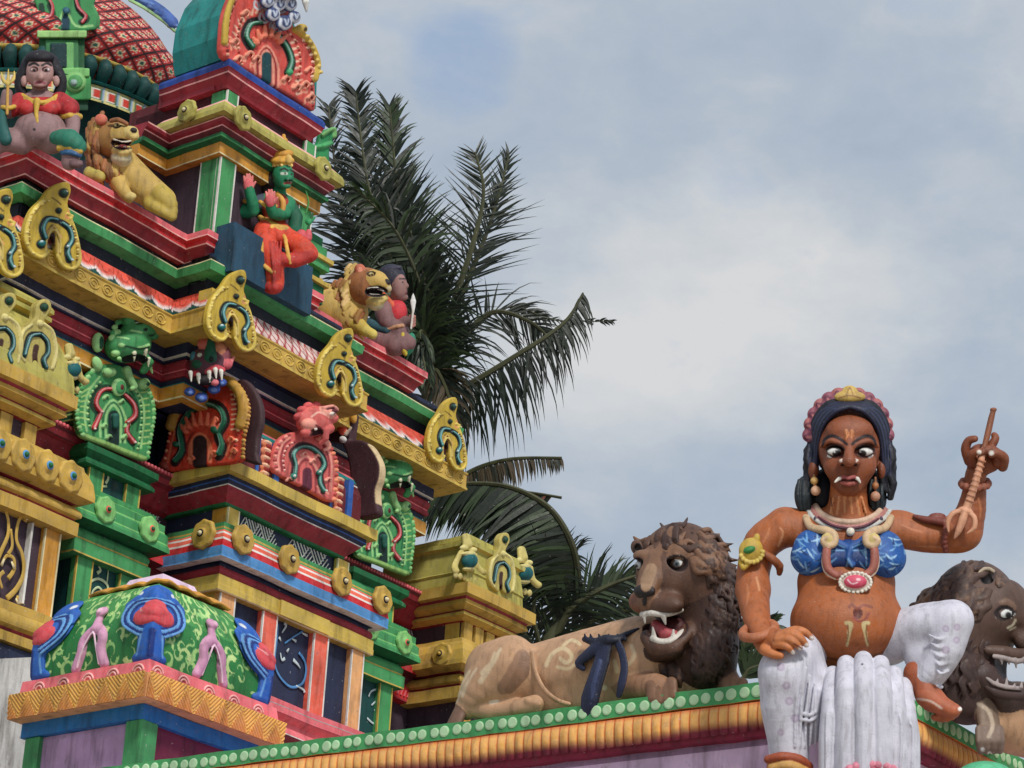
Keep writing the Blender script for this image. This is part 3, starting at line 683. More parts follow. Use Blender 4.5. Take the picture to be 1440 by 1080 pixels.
# gold horseshoe gables on the big cornice
def kudu():
    l = -.165; s = .0072; G = (192, 164, 62); g2 = (214, 190, 92); tl = (28, 112, 112)
    k = Sculpt(1.15); k.k = 2.5
    out = [(344, 379), (348, 391), (344, 407), (347, 417), (349, 428), (353, 440), (357, 456), (360, 474), (358, 488), (350, 495), (338, 490), (331, 476), (329, 460), (325, 450), (320, 458), (320, 474), (313, 480), (300, 475), (292, 461), (291, 446), (294, 430), (301, 414), (312, 402), (320, 390), (330, 382)]
    k.poly(out, -9, 0, G, 0, rnd=2.5, sub=3)
    rim = [(331, 476), (338, 489), (349, 493), (357, 487), (358, 474), (355, 456), (351, 440), (346, 427)]
    k.chain([(x, y, 0) for x, y in rim], 2.1, g2, 1.5, sub=3)
    rim = [(320, 470), (313, 478), (301, 473), (294, 461), (293, 446), (296, 431), (303, 416), (313, 405)]
    k.chain([(x, y, 0) for x, y in rim], 2.1, g2, 1.5, sub=3)
    for i, (x, y) in enumerate(rim[2:]): k.ell((x, y, 2), (2.0, 1.4, 1.6), (226, 206, 120), 1)
    k.stroke([(331, 430), (318, 428), (312, 440), (316, 455)], 4.2, (24, 30, 34)).dot(311, 461, 6.2, (24, 30, 34))
    k.stroke([(335, 432), (345, 440), (349, 455), (343, 466), (345, 482)], 4.2, (24, 30, 34))
    k.stroke([(325, 484), (325, 462), (325, 448)], [3.5, 4.2, 3.0], (44, 22, 24))
    k.stroke([(317, 468), (318, 450), (325, 440), (332, 451), (333, 472)], 1.3, (226, 204, 128)); k.stroke([(318, 446), (325, 436), (333, 446)], .9, (90, 66, 26)); k.stroke([(316, 452), (325, 438), (336, 452)], .8, (226, 160, 110))
    k.dot(338, 394, 6.6, (30, 26, 20)); k.dot(332, 417, 4.4, (40, 30, 22))
    k.stroke([(324, 400), (331, 405), (335, 409)], .8, (110, 84, 30)); k.stroke([(346, 415), (341, 425), (346, 427)], 1.2, (206, 140, 92))
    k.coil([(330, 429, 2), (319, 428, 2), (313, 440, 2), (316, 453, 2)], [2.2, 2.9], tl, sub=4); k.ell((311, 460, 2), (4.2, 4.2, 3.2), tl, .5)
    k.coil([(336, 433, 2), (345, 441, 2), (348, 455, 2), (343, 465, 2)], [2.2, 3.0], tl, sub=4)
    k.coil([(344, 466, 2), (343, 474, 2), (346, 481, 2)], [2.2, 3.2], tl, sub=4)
    for x, y in ((309, 458), (341, 464), (347, 482)): k.ell((x, y, 4), (1.5, 1.8, 1.6), (196, 216, 220), .3)
    k.ell((338, 394, 2), (3.6, 4.2, 4), (38, 74, 66), .3); k.ell((338.6, 393, 4.6), 1.5, (190, 190, 160), .2)
    k.ell((332, 417, 2), (2.2, 3.0, 3), (34, 60, 54), .3)
    k.chain([(343, 421, 0), (348, 424, 1), (346, 428, 1)], 1.8, g2, 1)
    frill(k, [(320, 404), (308, 412), (298, 424), (295, 440), (297, 456)], 1.5, [(226, 204, 120), (176, 140, 56)], 3.4, 1.4); frill(k, [(345, 436), (352, 450), (355, 466), (354, 480)], 1.5, [(226, 204, 120), (176, 140, 56)], 3.4, 1.4)
    k.chain([(317, 470, 1), (317, 454, 1.6), (325, 442, 2), (333, 454, 1.6), (334, 472, 1)], 1.3, (214, 190, 104), .5, sub=3); k.chain([(319, 448, 1), (325, 437, 1.4), (332, 448, 1)], 1.1, (206, 178, 96), .5, sub=3)
    return k.make('horseshoe_gable', facade(l, s), tower, SC, loc=T(.0, l, 10.5))
K0 = kudu()
zk0 = zy(.0, -.165, 470)
def kc_(x, y, l):
    z = 10.5
    for _ in range(5): r = rx(x, l, z); z = zy(r, l, y)
    return r, z
R0, Z0 = kc_(325, 440, -.165)
for x, y, l in ((478, 520, -.165), (75, 321, .295), (628, 614, .295), (-8, 330, .295)):
    r, z = kc_(x, y, l); q = inst(K0, r, l, z, R0, -.165, Z0); v_ = sin(x*1.7); q.scale = (1+.025*v_, 1+.025*v_, 1-.03*sin(x*.9)); q.rotation_euler = (.02*v_, .025*sin(x), .02*sin(x*2.3))
# gables on the corner shrines
SK = Sculpt(1.0); SK.k = 2.5
G = (186, 172, 96); g2 = (214, 202, 132); tl = (28, 92, 92)
SK.poly([(65, 420), (72, 424), (73, 436), (66, 446), (64, 452), (74, 462), (80, 478), (82, 498), (80, 515), (70, 522), (56, 520), (52, 508), (48, 508), (45, 518), (34, 510), (26, 500), (25, 484), (30, 464), (40, 456), (50, 446), (52, 430), (58, 422)], -14, 0, G, 0, rnd=2.5, sub=3)
SK.chain([(34, 508, 0), (28, 498, 0), (28, 482, 0), (33, 466, 0), (44, 457, 0)], 2.2, g2, 1.5, sub=3); SK.chain([(62, 456, 0), (73, 465, 0), (78, 482, 0), (79, 498, 0), (74, 518, 0)], 2.2, g2, 1.5, sub=3)
SK.stroke([(56, 470), (42, 472), (36, 490), (34, 500)], 4, (24, 30, 30)); SK.stroke([(57, 470), (66, 480), (67, 496), (61, 506), (64, 518)], 4, (24, 30, 30))
SK.stroke([(50, 516), (49, 500), (51, 488)], [3.6, 4], (70, 44, 34)); SK.dot(62, 432, 6.5, (34, 34, 24))
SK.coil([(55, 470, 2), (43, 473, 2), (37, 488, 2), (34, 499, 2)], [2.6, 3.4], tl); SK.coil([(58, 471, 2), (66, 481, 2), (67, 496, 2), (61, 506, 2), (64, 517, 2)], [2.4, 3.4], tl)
SK.ell((62, 432, 1), (4.2, 5, 4), (30, 70, 52), .3); SK.ell((56, 455, 1), (4, 5, 3), g2, 1)
S0 = SK.make('shrine_gable', facade(.27, .0072), KL, SC, loc=T(-2.6, .27, 9.5))
r0_, z0_ = kc_(53, 480, .27)
r_, z_ = kc_(6, 470, .27); inst(S0, r_-.02, .27, z_-.02, r0_, .27, z0_, KL)
r_, z_ = kc_(706, 800, .20); gk = inst(S0, r_, .20, z_, r0_, .27, z0_, KR)
# teal bells with their scrolled holders at the shrine corners
def bell(x, y, l, par):
    b = Sculpt(.9); b.k = 2
    b.chain([(x+1, y-34, -7), (x+1, y-22, -4)], [5, 6], (200, 186, 112), 2); b.ell((x-4, y-18, -3), (6, 4, 4), (214, 202, 132)); b.ell((x+8, y-15, -3), (6, 4, 4), (214, 202, 132))
    b.chain([(x-8, y-12, -4), (x-15, y+6, -6), (x-14, y+14, -6)], [3, 4.5], (200, 186, 112), 2, sub=3); b.chain([(x+12, y-8, -4), (x+16, y+8, -6), (x+24, y+16, -6)], [3, 4.5], (200, 186, 112), 2, sub=3)
    for i in range(5): b.ell((x-14+i*6.5, y+20+i*1.8, -6), (3, 5, 3), (192, 178, 112), 1.5)
    b.ell((x, y-9, 0), (9, 4, 7), (206, 194, 128), 1); b.ell((x, y+1, 2), (9.5, 10.5, 9), (16, 92, 96), .5); b.ell((x, y+12, 0), (8, 3.5, 6), (206, 194, 128), 1)
    return b.make('bell_ornament', facade(l, .0072), par, SC)
bell(659, 788, .22, KR); bell(737, 806, .30, KR); bell(101, 520, .33, KL)
# green demon-headed arches on the green bays
def green_arch():
    k = Sculpt(1.15); k.k = 3
    out = [(117, 614), (110, 596), (109, 574), (112, 556), (119, 536), (130, 520), (148, 512), (172, 514), (190, 530), (202, 534), (207, 544), (214, 560), (217, 582), (214, 606), (210, 628), (208, 648), (180, 639), (150, 627)]
    k.poly(out, -10, 0, GR, 0, rnd=3, sub=3)
    k.poly([(118, 560), (132, 524), (160, 516), (190, 535), (206, 560), (206, 620), (120, 600)], -52, -8, GD, 3, rnd=8, sub=3)
    k.stroke([(122, 606), (119, 580), (124, 552), (140, 530)], 1.4, GL); k.stroke([(127, 604), (125, 578), (130, 555), (145, 537)], 1.2, (30, 92, 56))
    k.stroke([(186, 540), (199, 560), (203, 585), (200, 612), (198, 630)], 1.6, GL); k.stroke([(182, 548), (192, 563), (196, 586), (193, 606)], 1.2, (30, 92, 56))
    for t in range(9): k.stroke([(199+5*sin(t*.35), 552+t*9), (207+4*sin(t*.35), 551+t*9)], 1.0, (168, 206, 120), 0)
    for t in range(7): k.stroke([(113+.2*t, 596-t*9+t*t*.3), (121+t*1.2, 598-t*9)], 1.0, (168, 206, 120), 0)
    k.stroke([(170, 551), (150, 546), (138, 552), (132, 570), (139, 582), (134, 602)], 5.6, (20, 62, 40)); k.stroke([(172, 553), (188, 568), (190, 586), (178, 596), (178, 610), (187, 622)], 5.6, (20, 62, 40))
    for i, (rr, cc_) in enumerate(((22, GL), (17, (40, 110, 66)), (13, GL))): k.stroke([(160-rr*.85, 610+rr*.2), (160-rr*.8, 584), (160, 580-rr*.8), (160+rr*.75, 588), (160+rr*.7, 622)], 1.7, cc_)
    k.stroke([(160, 622), (160, 585)], 8, (14, 44, 40)); k.stroke([(117, 612), (150, 624), (180, 636), (207, 646)], 3.2, (146, 190, 108))
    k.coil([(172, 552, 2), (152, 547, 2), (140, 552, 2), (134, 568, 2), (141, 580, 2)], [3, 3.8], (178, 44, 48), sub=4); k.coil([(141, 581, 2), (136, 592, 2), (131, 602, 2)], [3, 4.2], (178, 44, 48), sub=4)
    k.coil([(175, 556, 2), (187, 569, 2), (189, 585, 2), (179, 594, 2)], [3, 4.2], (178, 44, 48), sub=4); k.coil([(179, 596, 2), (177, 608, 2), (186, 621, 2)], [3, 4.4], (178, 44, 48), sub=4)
    for x, y in ((131, 604), (178, 594), (188, 623), (142, 580)): k.ell((x-1, y, 5), (2, 1.5, 1.5), (226, 200, 190), .3)
    k.chain([(160, 600, 3), (160, 586, 3)], [3.5, 4.5], (28, 92, 80), 1)
    k.ell((165, 545, 3), (10, 13, 4), GL, 1); k.ell((165, 546, 6), (6.5, 9, 3), GR, .5); k.ell((165, 546, 8), (2.6, 4, 2.4), (96, 30, 34), .3)
    k.chain([(176, 520, 3), (180, 534, 4), (186, 544, 4), (183, 547, 4)], [5, 3.4], GL, 2, sub=3); k.ell((201, 540, 2), (8, 8, 5), GL, 1.5); k.ell((203, 541, 6), (3, 3, 2), GD, .5)
    k.ell((152, 524, 3), (9, 7, 5), GL, 2); k.ell((135, 512, 2), (6, 11, 5), GL, 2, rot=-20)
    frill(k, [(117, 612), (110, 594), (109, 572), (112, 554), (120, 536), (132, 520)], 3.2, [GL, (84, 160, 92)], 5.4, -1); frill(k, [(206, 542), (214, 560), (217, 582), (214, 606), (210, 628), (208, 646)], 3.2, [GL, (84, 160, 92)], 5.4, -1)
    frill(k, [(126, 600), (123, 578), (128, 554), (142, 536)], 1.5, [(170, 214, 140), (40, 112, 66)], 3.2, 1); frill(k, [(186, 544), (196, 560), (199, 584), (197, 612), (193, 632)], 1.5, [(170, 214, 140), (40, 112, 66)], 3.2, 1)
    for x, y in ((146, 560), (176, 600), (144, 600), (150, 616), (172, 616), (168, 566)): k.chain([(x, y, 1), (x+3, y-4, 2), (x+6, y-1, 2)], [2.2, 1.0], GL, .6, sub=2)
    # head, turned to the right
    frill(k, [(146, 478), (150, 464), (158, 452)], 4, [GL, GR], 7, 14); frill(k, [(150, 508), (160, 514), (176, 514)], 3, [GL, (90, 170, 100)], 5, 22)
    k.ell((172, 488, 10), (28, 24, 24), GR, 5); k.ell((182, 467, 16), (20, 17, 20), GR, 5); k.ell((167, 453, 20), (10.5, 10, 11), GR, 2); k.ell((190, 449, 16), (7.5, 8, 8), GR, 2)
    k.ell((163, 447, 18), (6, 4.5, 8), GL, 1.5); k.ell((194, 466, 22), (11, 9, 10), GR, 2.5); k.ell((201, 476, 18), (7, 6, 8), GR, 2); k.ell((136, 482, 2), (7.5, 14, 6), GL, 2); k.ell((137, 483, 6), (3.5, 9, 4), GD, 1)
    k.ell((150, 500, 16), (5, 5, 6), GL, 1); k.ell((152, 470, 16), (4, 4, 5), GL, 1); k.chain([(152, 490, 24), (170, 494, 30), (184, 492, 30)], 3.4, GL, 2, sub=3)
    k.chain([(180, 500, 20), (192, 514, 22), (190, 524, 16)], [7, 5], GR, 3); k.ell((170, 511, 24), (16, 7, 12), (10, 26, 22), 1.5, 's')
    for x, y in ((166, 508), (182, 504), (186, 516)): k.cap((x, y-6, 30), (x+1, y+6, 28), 2.6, .6, (224, 226, 190), .4)
    k.ell((190, 456, 28), (5, 3, 4), (186, 60, 70), .5); k.ell((191, 464, 30), (2.4, 6, 3), (220, 216, 200), .4); k.ell((178, 470, 34), (3, 2, 3), (24, 40, 30), .4)
    for q in range(5): k.cap((186+q*2.6, 500+q*4, 18), (192+q*2.5, 508+q*5, 16), 2.6, 1.0, GL, 1)
    k.ell((169, 456, 30), (3.0, 3.0, 2.6), (26, 50, 36), .3)
    for x, y in ((167, 453), (189, 449)): k.ell((x+3, y+2, 29 if x < 180 else 23), (4.4, 4.4, 3), (214, 214, 186), .4); k.dot(x+4, y+2.5, 1.9, (20, 26, 22), 32 if x < 180 else 26)
    k.stroke([(154, 492), (170, 497), (186, 494)], 1.1, (18, 60, 38)); k.stroke([(170, 462), (180, 460), (192, 463)], 1.2, (18, 60, 38)); k.stroke([(186, 478), (196, 476)], 1.2, (14, 50, 32)); k.stroke([(150, 478), (158, 482)], 1.1, (160, 214, 140)); k.stroke([(164, 470), (174, 474)], 1.1, (160, 214, 140))
    return k.make('demon_arch', facade(.66, .0072), tower, SC, loc=T(-.8, .66, 9.1))
GA = green_arch()
r0_, z0_ = kc_(162, 640, .66); r_, z_ = kc_(541, 804, .66); inst(GA, r_, .66, z_, r0_, .66, z0_)
# barrel roof of the middle bay with its end arches
bar = [(.33, 9.235, 0), (.335, 9.4, 0), (.32, 9.55, 0), (.26, 9.66, 1), (.25, 9.68, 0), (.24, 9.70, 2), (.20, 9.76, 3), (.17, 9.79, 3), (.08, 9.85, 0), (-.1, 9.9, 0)]
band('barrel_roof', [(.22, .42), (2.16, .42)], bar, [M_['dmar'], M_['white'], M_['teal'], M_['pink']], back=-.5)
for c_ in (.60, 1.78):
    sc_ = Sculpt(1.0); sc_.k = 1.2
    for i in range(5):
        sc_.ell((0, -i*9.6+2, -2), (9.5, 6.4, 4.5), (216, 128, 92), .6); sc_.ell((1, -i*9.6+3.5, 1), (6, 3, 2.2), (150, 50, 44), .4); sc_.ell((0, -i*9.6-.5, 1.8), (6.4, 2.2, 2.2), (236, 190, 156), .4)
    sc_.make('scale_column', panel(T(c_ if c_ < 1 else c_, .085, 9.29), Rd, Z3, NR, .0085), tower, SC)
    m = MB(); m.tbox(c_+.12, c_+.20, .06, .2, 9.235, 9.66); m.tbox(c_-.15, c_-.11, .07, .2, 9.235, 9.66); m.build('blue_strip', P('blue'), tower)
def red_arch():
    k = Sculpt(1.15); k.k = 3; R_ = (196, 62, 44); Cc = (226, 120, 86); Gd = (186, 142, 60); PL_ = (62, 40, 44)
    out = [(225, 662), (230, 636), (237, 608), (245, 582), (258, 562), (280, 552), (308, 534), (324, 530), (338, 545), (347, 568), (347, 592), (342, 612), (340, 634), (336, 649), (280, 656)]
    k.poly(out, -8, 0, R_, 0, rnd=3, sub=3)
    k.poly([(p[0]+13, p[1]) for p in out[2:14]], -20, -9, PL_, 1, rnd=4, sub=3)
    k.stroke([(236, 650), (246, 606), (262, 578)], 1.4, Cc); k.stroke([(328, 556), (334, 580), (330, 604)], 1.6, (120, 30, 28))
    for t in range(9): k.stroke([(324+t*.9-t*t*.1, 548+t*7), (330+t*.9-t*t*.1, 547+t*7)], .9, (232, 190, 150), 0)
    k.stroke([(246, 650), (256, 632), (253, 604), (268, 578), (290, 567), (310, 573), (317, 592), (307, 612), (313, 630), (308, 642)], 6.5, (40, 20, 22))
    k.stroke([(268, 650), (269, 625), (281, 611), (294, 624), (295, 648)], 3.0, Cc); k.stroke([(281, 652), (281, 622)], 10, (46, 22, 26))
    k.stroke([(262, 640), (264, 622), (272, 608)], 1.0, (120, 30, 30)); k.stroke([(318, 640), (324, 622)], 1.2, Cc); k.stroke([(322, 644), (330, 630)], 1.2, Cc)
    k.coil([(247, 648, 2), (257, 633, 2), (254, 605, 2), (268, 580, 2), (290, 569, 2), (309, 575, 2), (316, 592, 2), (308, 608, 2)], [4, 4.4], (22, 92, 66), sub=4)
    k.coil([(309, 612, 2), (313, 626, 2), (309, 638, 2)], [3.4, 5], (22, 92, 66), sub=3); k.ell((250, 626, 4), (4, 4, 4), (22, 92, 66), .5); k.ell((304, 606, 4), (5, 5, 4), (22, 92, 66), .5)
    for i in range(7):
        a = -pi*(.86-.12*i); x, y = 284+24*cos(a), 612+20*sin(a); k.cap((x, y+4, 2), (x+6*cos(a), y+12*sin(a), 3), 3.4, 1.8, (226, 112, 84), 1)
    k.chain([(240, 600, 0), (247, 580, 1), (258, 564, 2)], 6.5, Gd, 1, sub=3); k.chain([(322, 536, 2), (338, 552, 2), (343, 576, 1), (338, 598, 0)], 6.5, Gd, 1, sub=3); k.ell((320, 536, 4), (6, 6, 5), (206, 166, 84), 1); k.ell((231, 655, 2), (6, 6, 4), (150, 66, 52), 1)
    frill(k, [(232, 646), (238, 612), (246, 586), (260, 566), (280, 556)], 1.9, [(236, 170, 130), (150, 40, 34)], 4, .6); frill(k, [(331, 556), (338, 576), (335, 602), (329, 640)], 1.9, [(236, 190, 150), (150, 40, 34)], 4, .6); frill(k, [(326, 532), (340, 548), (349, 570), (348, 592), (343, 614), (341, 646)], 2.8, [(206, 160, 84), (160, 112, 54)], 5, -1)
    for x, y in ((262, 600), (300, 592), (298, 640), (266, 646), (322, 620), (326, 636), (252, 574)): k.chain([(x, y, 1), (x+4, y-5, 2), (x+8, y-1, 2), (x+5, y+3, 2)], [2.2, 1.0], Cc, .6, sub=2)
    o = k.make('monster_arch', side(-.04, .0072), tower, SC); k = Sculpt(1.0); k.k = 3
    # the monster head
    k.ell((292, 512, 8), (26, 26, 20), (84, 48, 60), 4); k.ell((307, 491, 10), (12, 12, 10), (196, 132, 98), 1.5); k.ell((288, 484, 14), (11, 9, 9), (196, 104, 92), 1.5); k.ell((315, 499, 8), (10, 13, 8), (140, 74, 84), 1.5)
    k.chain([(296, 482, 18), (296, 502, 24)], [6, 9], (28, 92, 72), 1); k.ell((297, 504, 30), (4, 4.5, 4), (16, 30, 30), .4); k.ell((279, 512, 20), (9, 7, 8), (26, 84, 60), 1); k.ell((272, 502, 14), (5, 8, 6), (54, 110, 120), 1); k.ell((282, 500, 20), (5, 4, 5), (190, 196, 180), .5)
    k.chain([(292, 522, 24), (303, 517, 26), (313, 520, 22)], [4.5, 4], (202, 74, 84), 1, sub=3); k.ell((275, 526, 20), (9, 5, 7), (178, 52, 60), 1); k.ell((318, 512, 12), (9, 8, 7), (196, 92, 100), 1.5); k.cap((322, 512, 10), (329, 502, 8), 5, 1.5, (214, 122, 122), 1)
    k.ell((288, 534, 24), (17, 8, 8), (24, 16, 22), .8); k.ell((302, 538, 26), (6, 5, 6), (206, 112, 120), 1)
    for x, y in ((268, 530), (279, 533), (294, 530), (303, 526), (311, 528)): k.cap((x, y-6, 30), (x+1, y+7, 30), 3.4, .9, (228, 226, 214), .3)
    for x, y, r in ((267, 551, 8), (283, 559, 9), (301, 547, 9), (312, 538, 7)): k.ell((x, y, 14), (r, r*.8, 7), (54, 82, 156), 1.2); k.ell((x, y+1, 19), (r*.5, r*.4, 3), (96, 126, 190), .5)
    return k.make('monster_head', front(24.86, .0070), o, SC)
red_arch()
def pink_arch():
    k = Sculpt(1.15); k.k = 3; A = (214, 104, 98); B = (236, 158, 140); D = (150, 58, 62)
    out = [(388, 664), (385, 646), (391, 622), (404, 610), (424, 606), (446, 610), (463, 624), (472, 646), (473, 670), (470, 706), (430, 686)]
    k.poly(out, -10, 0, A, 0, rnd=3, sub=3)
    for q, c_ in ((0, B), (1, D)): k.stroke([(393+q*4, 662), (391+q*4, 645), (397+q*3, 626), (408, 615+q*4)], 1.3, c_); k.stroke([(452, 620+q*4), (462-q*3, 634), (467-q*4, 655), (465-q*4, 690)], 1.3, c_)
    k.stroke([(412, 672), (415, 655), (411, 638), (422, 627), (437, 629), (451, 640), (456, 654), (450, 668), (454, 690)], 5, (60, 30, 36))
    for rr in (17, 12): k.stroke([(432-rr, 676), (432-rr*.9, 655), (432, 660-rr*1.1), (432+rr*.9, 664), (432+rr, 692)], 1.5, B if rr > 13 else D)
    k.stroke([(432, 684), (432, 664)], [7, 6.5], (96, 40, 58)); k.stroke([(446, 684), (462, 694)], 1.2, B)
    tg = (40, 120, 104)
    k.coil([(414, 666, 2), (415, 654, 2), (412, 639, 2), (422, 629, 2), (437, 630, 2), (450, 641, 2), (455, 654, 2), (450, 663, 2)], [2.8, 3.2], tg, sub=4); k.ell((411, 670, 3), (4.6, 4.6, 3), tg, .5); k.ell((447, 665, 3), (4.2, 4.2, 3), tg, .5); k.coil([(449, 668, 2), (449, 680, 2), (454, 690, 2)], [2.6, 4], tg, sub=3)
    for x, y in ((410, 670), (446, 664), (455, 691)): k.ell((x, y, 6), (1.6, 1.8, 1.4), (210, 220, 206), .3)
    k.ell((434, 594, 10), (22, 21, 18), A, 4); k.ell((442, 585, 18), (14, 11, 12), B, 3); k.ell((452, 592, 18), (8, 7, 9), A, 2); k.ell((448, 583, 28), (5, 3, 4), (90, 30, 40), .6); k.chain([(436, 578, 26), (446, 576, 28), (455, 580, 24)], 2.6, B, 1, sub=2)
    k.ell((420, 600, 18), (9, 9, 9), B, 2); k.ell((428, 612, 20), (8, 6, 9), (54, 20, 28), 1.2, 's'); k.ell((418, 611, 16), (7, 7, 7), A, 2); k.ell((446, 606, 18), (9, 8, 8), A, 2); k.chain([(440, 608, 22), (442, 620, 20), (440, 626, 14)], [5, 3], A, 2)
    for i in range(6): a = pi*(1.05+.17*i); k.ell((434+21*cos(a), 590+19*sin(a), 8), (5.5, 5.5, 6), (206, 92, 92), 1)
    k.chain([(446, 617, 4), (456, 622, 4), (460, 630, 3), (454, 633, 3)], [4, 2.6], B, 1, sub=3); k.ell((423, 608, 27), (2.2, 2.4, 2), (226, 220, 210), .3)
    frill(k, [(390, 662), (387, 645), (393, 624), (406, 611)], 2.2, [B, (180, 76, 76)], 4.2, 0); frill(k, [(462, 624), (472, 646), (473, 670), (470, 704)], 3.0, [(236, 146, 110), (190, 80, 76)], 5.4, 0); frill(k, [(400, 662), (398, 645), (404, 628), (416, 620)], 1.4, [(248, 190, 172), D], 3, 1)
    for x, y in ((402, 676), (442, 644), (424, 640), (458, 676), (436, 650)): k.chain([(x, y, 1), (x+3, y-4, 2), (x+7, y-1, 2)], [2, .9], B, .6, sub=2)
    k.ell((444, 587, 30), (3.4, 2.4, 3), (226, 214, 200), .4); k.dot(446, 587, 1.6, (30, 16, 20), 33); k.stroke([(438, 580), (446, 579), (454, 583)], 1.3, (110, 36, 44)); k.stroke([(420, 590), (428, 584), (436, 588)], 1.0, (246, 190, 170)); k.stroke([(424, 602), (432, 606)], 1.0, (120, 40, 46))
    return k.make('lion_faced_arch', facade(.02, .0072), tower, SC)
pink_arch()
def plum_back():
    k = Sculpt(1.3); k.k = 3; PLm = (66, 40, 46)
    out = [(480, 624), (490, 619), (505, 618), (518, 624), (528, 638), (534, 654), (533, 672), (528, 688), (529, 706), (530, 722), (512, 728), (496, 724), (493, 692), (490, 657), (485, 634)]
    k.poly(out, -16, 0, PLm, 0, rnd=4, sub=3)
    k.stroke([(518, 624), (528, 638), (534.5, 654), (533.5, 672), (528.5, 688), (529, 706)], 1.6, (206, 182, 140))
    k.box((473, 597, -10), (20, 23, 10), PLm, 4, rot=8, rnd=6); k.ell((484, 604, 4), (6, 10, 6), (206, 84, 60), 1); k.ell((486, 620, 6), (5, 5, 4), (206, 204, 200), 1); k.cap((489, 612, 4), (496, 602, 3), 2.2, 1.4, (206, 190, 170), 1); k.ell((496, 586, -2), (4, 9, 5), (198, 150, 62), 1)
    return k.make('monster_arch', side(2.16, .0072), tower, SC)
plum_back()
# the great arch and barrel at the top
def top_arch():
    k = Sculpt(1.3); k.k = 3; R_ = (206, 84, 74); Cc = (238, 156, 134); Gd = (190, 160, 66); g = (22, 98, 68)
    out = [(315, 79), (313, 50), (317, 18), (330, -14), (352, -40), (380, -48), (402, -30), (412, 10), (414, 36), (430, 48), (443, 70), (448, 92), (444, 114), (444, 155), (420, 141), (380, 118), (345, 97)]
    k.poly(out, -12, 0, R_, 0, rnd=4, sub=3)
    for t in range(10):                       # flame tongues of the field
        a = pi*(.94+.62*t/9.); x, y = 366+40*cos(a), 56+46*sin(a)
        k.stroke([(x, y), (x-9*cos(a+.5), y-9*sin(a+.5))], [.8, 2.0], (236, 186, 160), 0)
    for t in range(9): k.stroke([(418+t*1.9-t*t*.12, 58+t*9), (410+t*1.9-t*t*.12, 60+t*9), ], [.8, 2.0], (240, 196, 170), 0)
    for x, y, r in ((330, 66, 8), (322, 56, 7), (428, 128, 8), (434, 142, 8), (342, 84, 7), (415, 122, 7), (356, 92, 6), (398, 116, 6)):
        k.stroke([(x-r*.6, y+r*.5), (x-r*.5, y-r*.5), (x+r*.4, y-r*.5), (x+r*.4, y+r*.3), (x-r*.1, y+r*.1)], 1.1, (236, 160, 132))
    k.stroke([(352, 66), (344, 50), (352, 32), (368, 30)], 6, (30, 20, 24)); k.stroke([(390, 50), (403, 66), (410, 88), (405, 102)], 6, (30, 20, 24))
    for rr, c_ in ((19, Cc), (15, (150, 40, 36)), (11, Cc)): k.stroke([(375-rr*.8, 104), (375-rr*.8, 84), (375, 80-rr*.8), (375+rr*.8, 90), (375+rr*.85, 122)], 1.8, c_)
    k.stroke([(375, 114), (375, 80)], 7, (18, 66, 72))
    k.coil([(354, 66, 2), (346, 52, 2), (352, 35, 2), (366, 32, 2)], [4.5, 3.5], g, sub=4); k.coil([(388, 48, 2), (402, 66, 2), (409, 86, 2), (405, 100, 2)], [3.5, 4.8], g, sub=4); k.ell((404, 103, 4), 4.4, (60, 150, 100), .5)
    for i in range(6): a = -pi*(.9-.15*i); k.cap((376+18*cos(a), 66+16*sin(a), 2), (378+26*cos(a), 62+26*sin(a), 3), 4, 2, (230, 128, 100), 1)
    k.chain([(316, 60, 0), (318, 24, 1), (330, -10, 1), (352, -34, 1)], 3.6, Gd, 1, sub=3); k.chain([(414, 42, 1), (430, 54, 1), (441, 72, 1), (446, 92, 1), (442, 112, 1)], 4, Gd, 1, sub=3)
    for i in range(8): k.ell((424+i*3.1-(i-4)**2*.12+3, 44+i*8.4, 5), 2.6, (206, 180, 100), .5)
    k.ell((420, 42, 4), 7.5, (200, 170, 80), 1); k.ell((421, 43, 9), 3.2, (80, 70, 50), .5)
    frill(k, [(320, 78), (319, 50), (323, 20), (334, -8)], 2.4, [(236, 170, 140), (150, 44, 40)], 5, .6); frill(k, [(426, 56), (436, 74), (440, 94), (438, 116), (440, 150)], 2.2, [(240, 196, 170), (150, 44, 40)], 4.6, .6); frill(k, [(340, 92), (334, 62), (338, 30), (352, 10)], 1.8, [(240, 180, 150), (160, 50, 44)], 4.4, 1); frill(k, [(400, 40), (416, 60), (422, 86), (418, 116)], 1.8, [(240, 180, 150), (160, 50, 44)], 4.4, 1)
    for x, y in ((330, 84), (346, 78), (326, 60), (424, 120), (412, 124), (432, 138), (398, 112), (356, 84), (340, 20), (430, 100)): k.chain([(x, y, 1), (x+4, y-5, 2.4), (x+9, y-1, 2.4), (x+6, y+4, 2)], [2.6, 1.0], (238, 156, 130), .6, sub=2)
    # beard and fangs of the monster head whose face is above the picture
    k.ell((386, -16, 14), (28, 24, 20), (70, 50, 66), 4)
    for x, y, r in ((364, 6, 9), (372, 24, 10), (388, 36, 11), (402, 28, 9), (380, 10, 10), (396, 10, 10)):
        k.ell((x, y, 14), (r, r, 6), (56, 70, 112), 1.2); k.stroke([(x-r*.6, y-r*.5), (x-r*.7, y+r*.3), (x, y+r*.8), (x+r*.7, y+r*.3), (x+r*.6, y-r*.5)], 1.3, (206, 210, 218)); k.stroke([(x-r*.25, y-r*.4), (x, y+r*.35), (x+r*.25, y-r*.4)], 1.0, (190, 200, 216))
    for x, y in ((384, -2), (404, 6), (408, 18)): k.cap((x, y-8, 28), (x+2, y+6, 27), 4, 1, (222, 222, 216), .3)
    return k.make('great_arch', facade(.08, .0076), tower, SC)
top_arch()
m = MB()
ol = [(316, 82), (313, 50), (317, 18), (330, -14), (352, -40), (380, -48), (402, -30), (414, 36), (440, 70), (446, 100), (444, 153)]
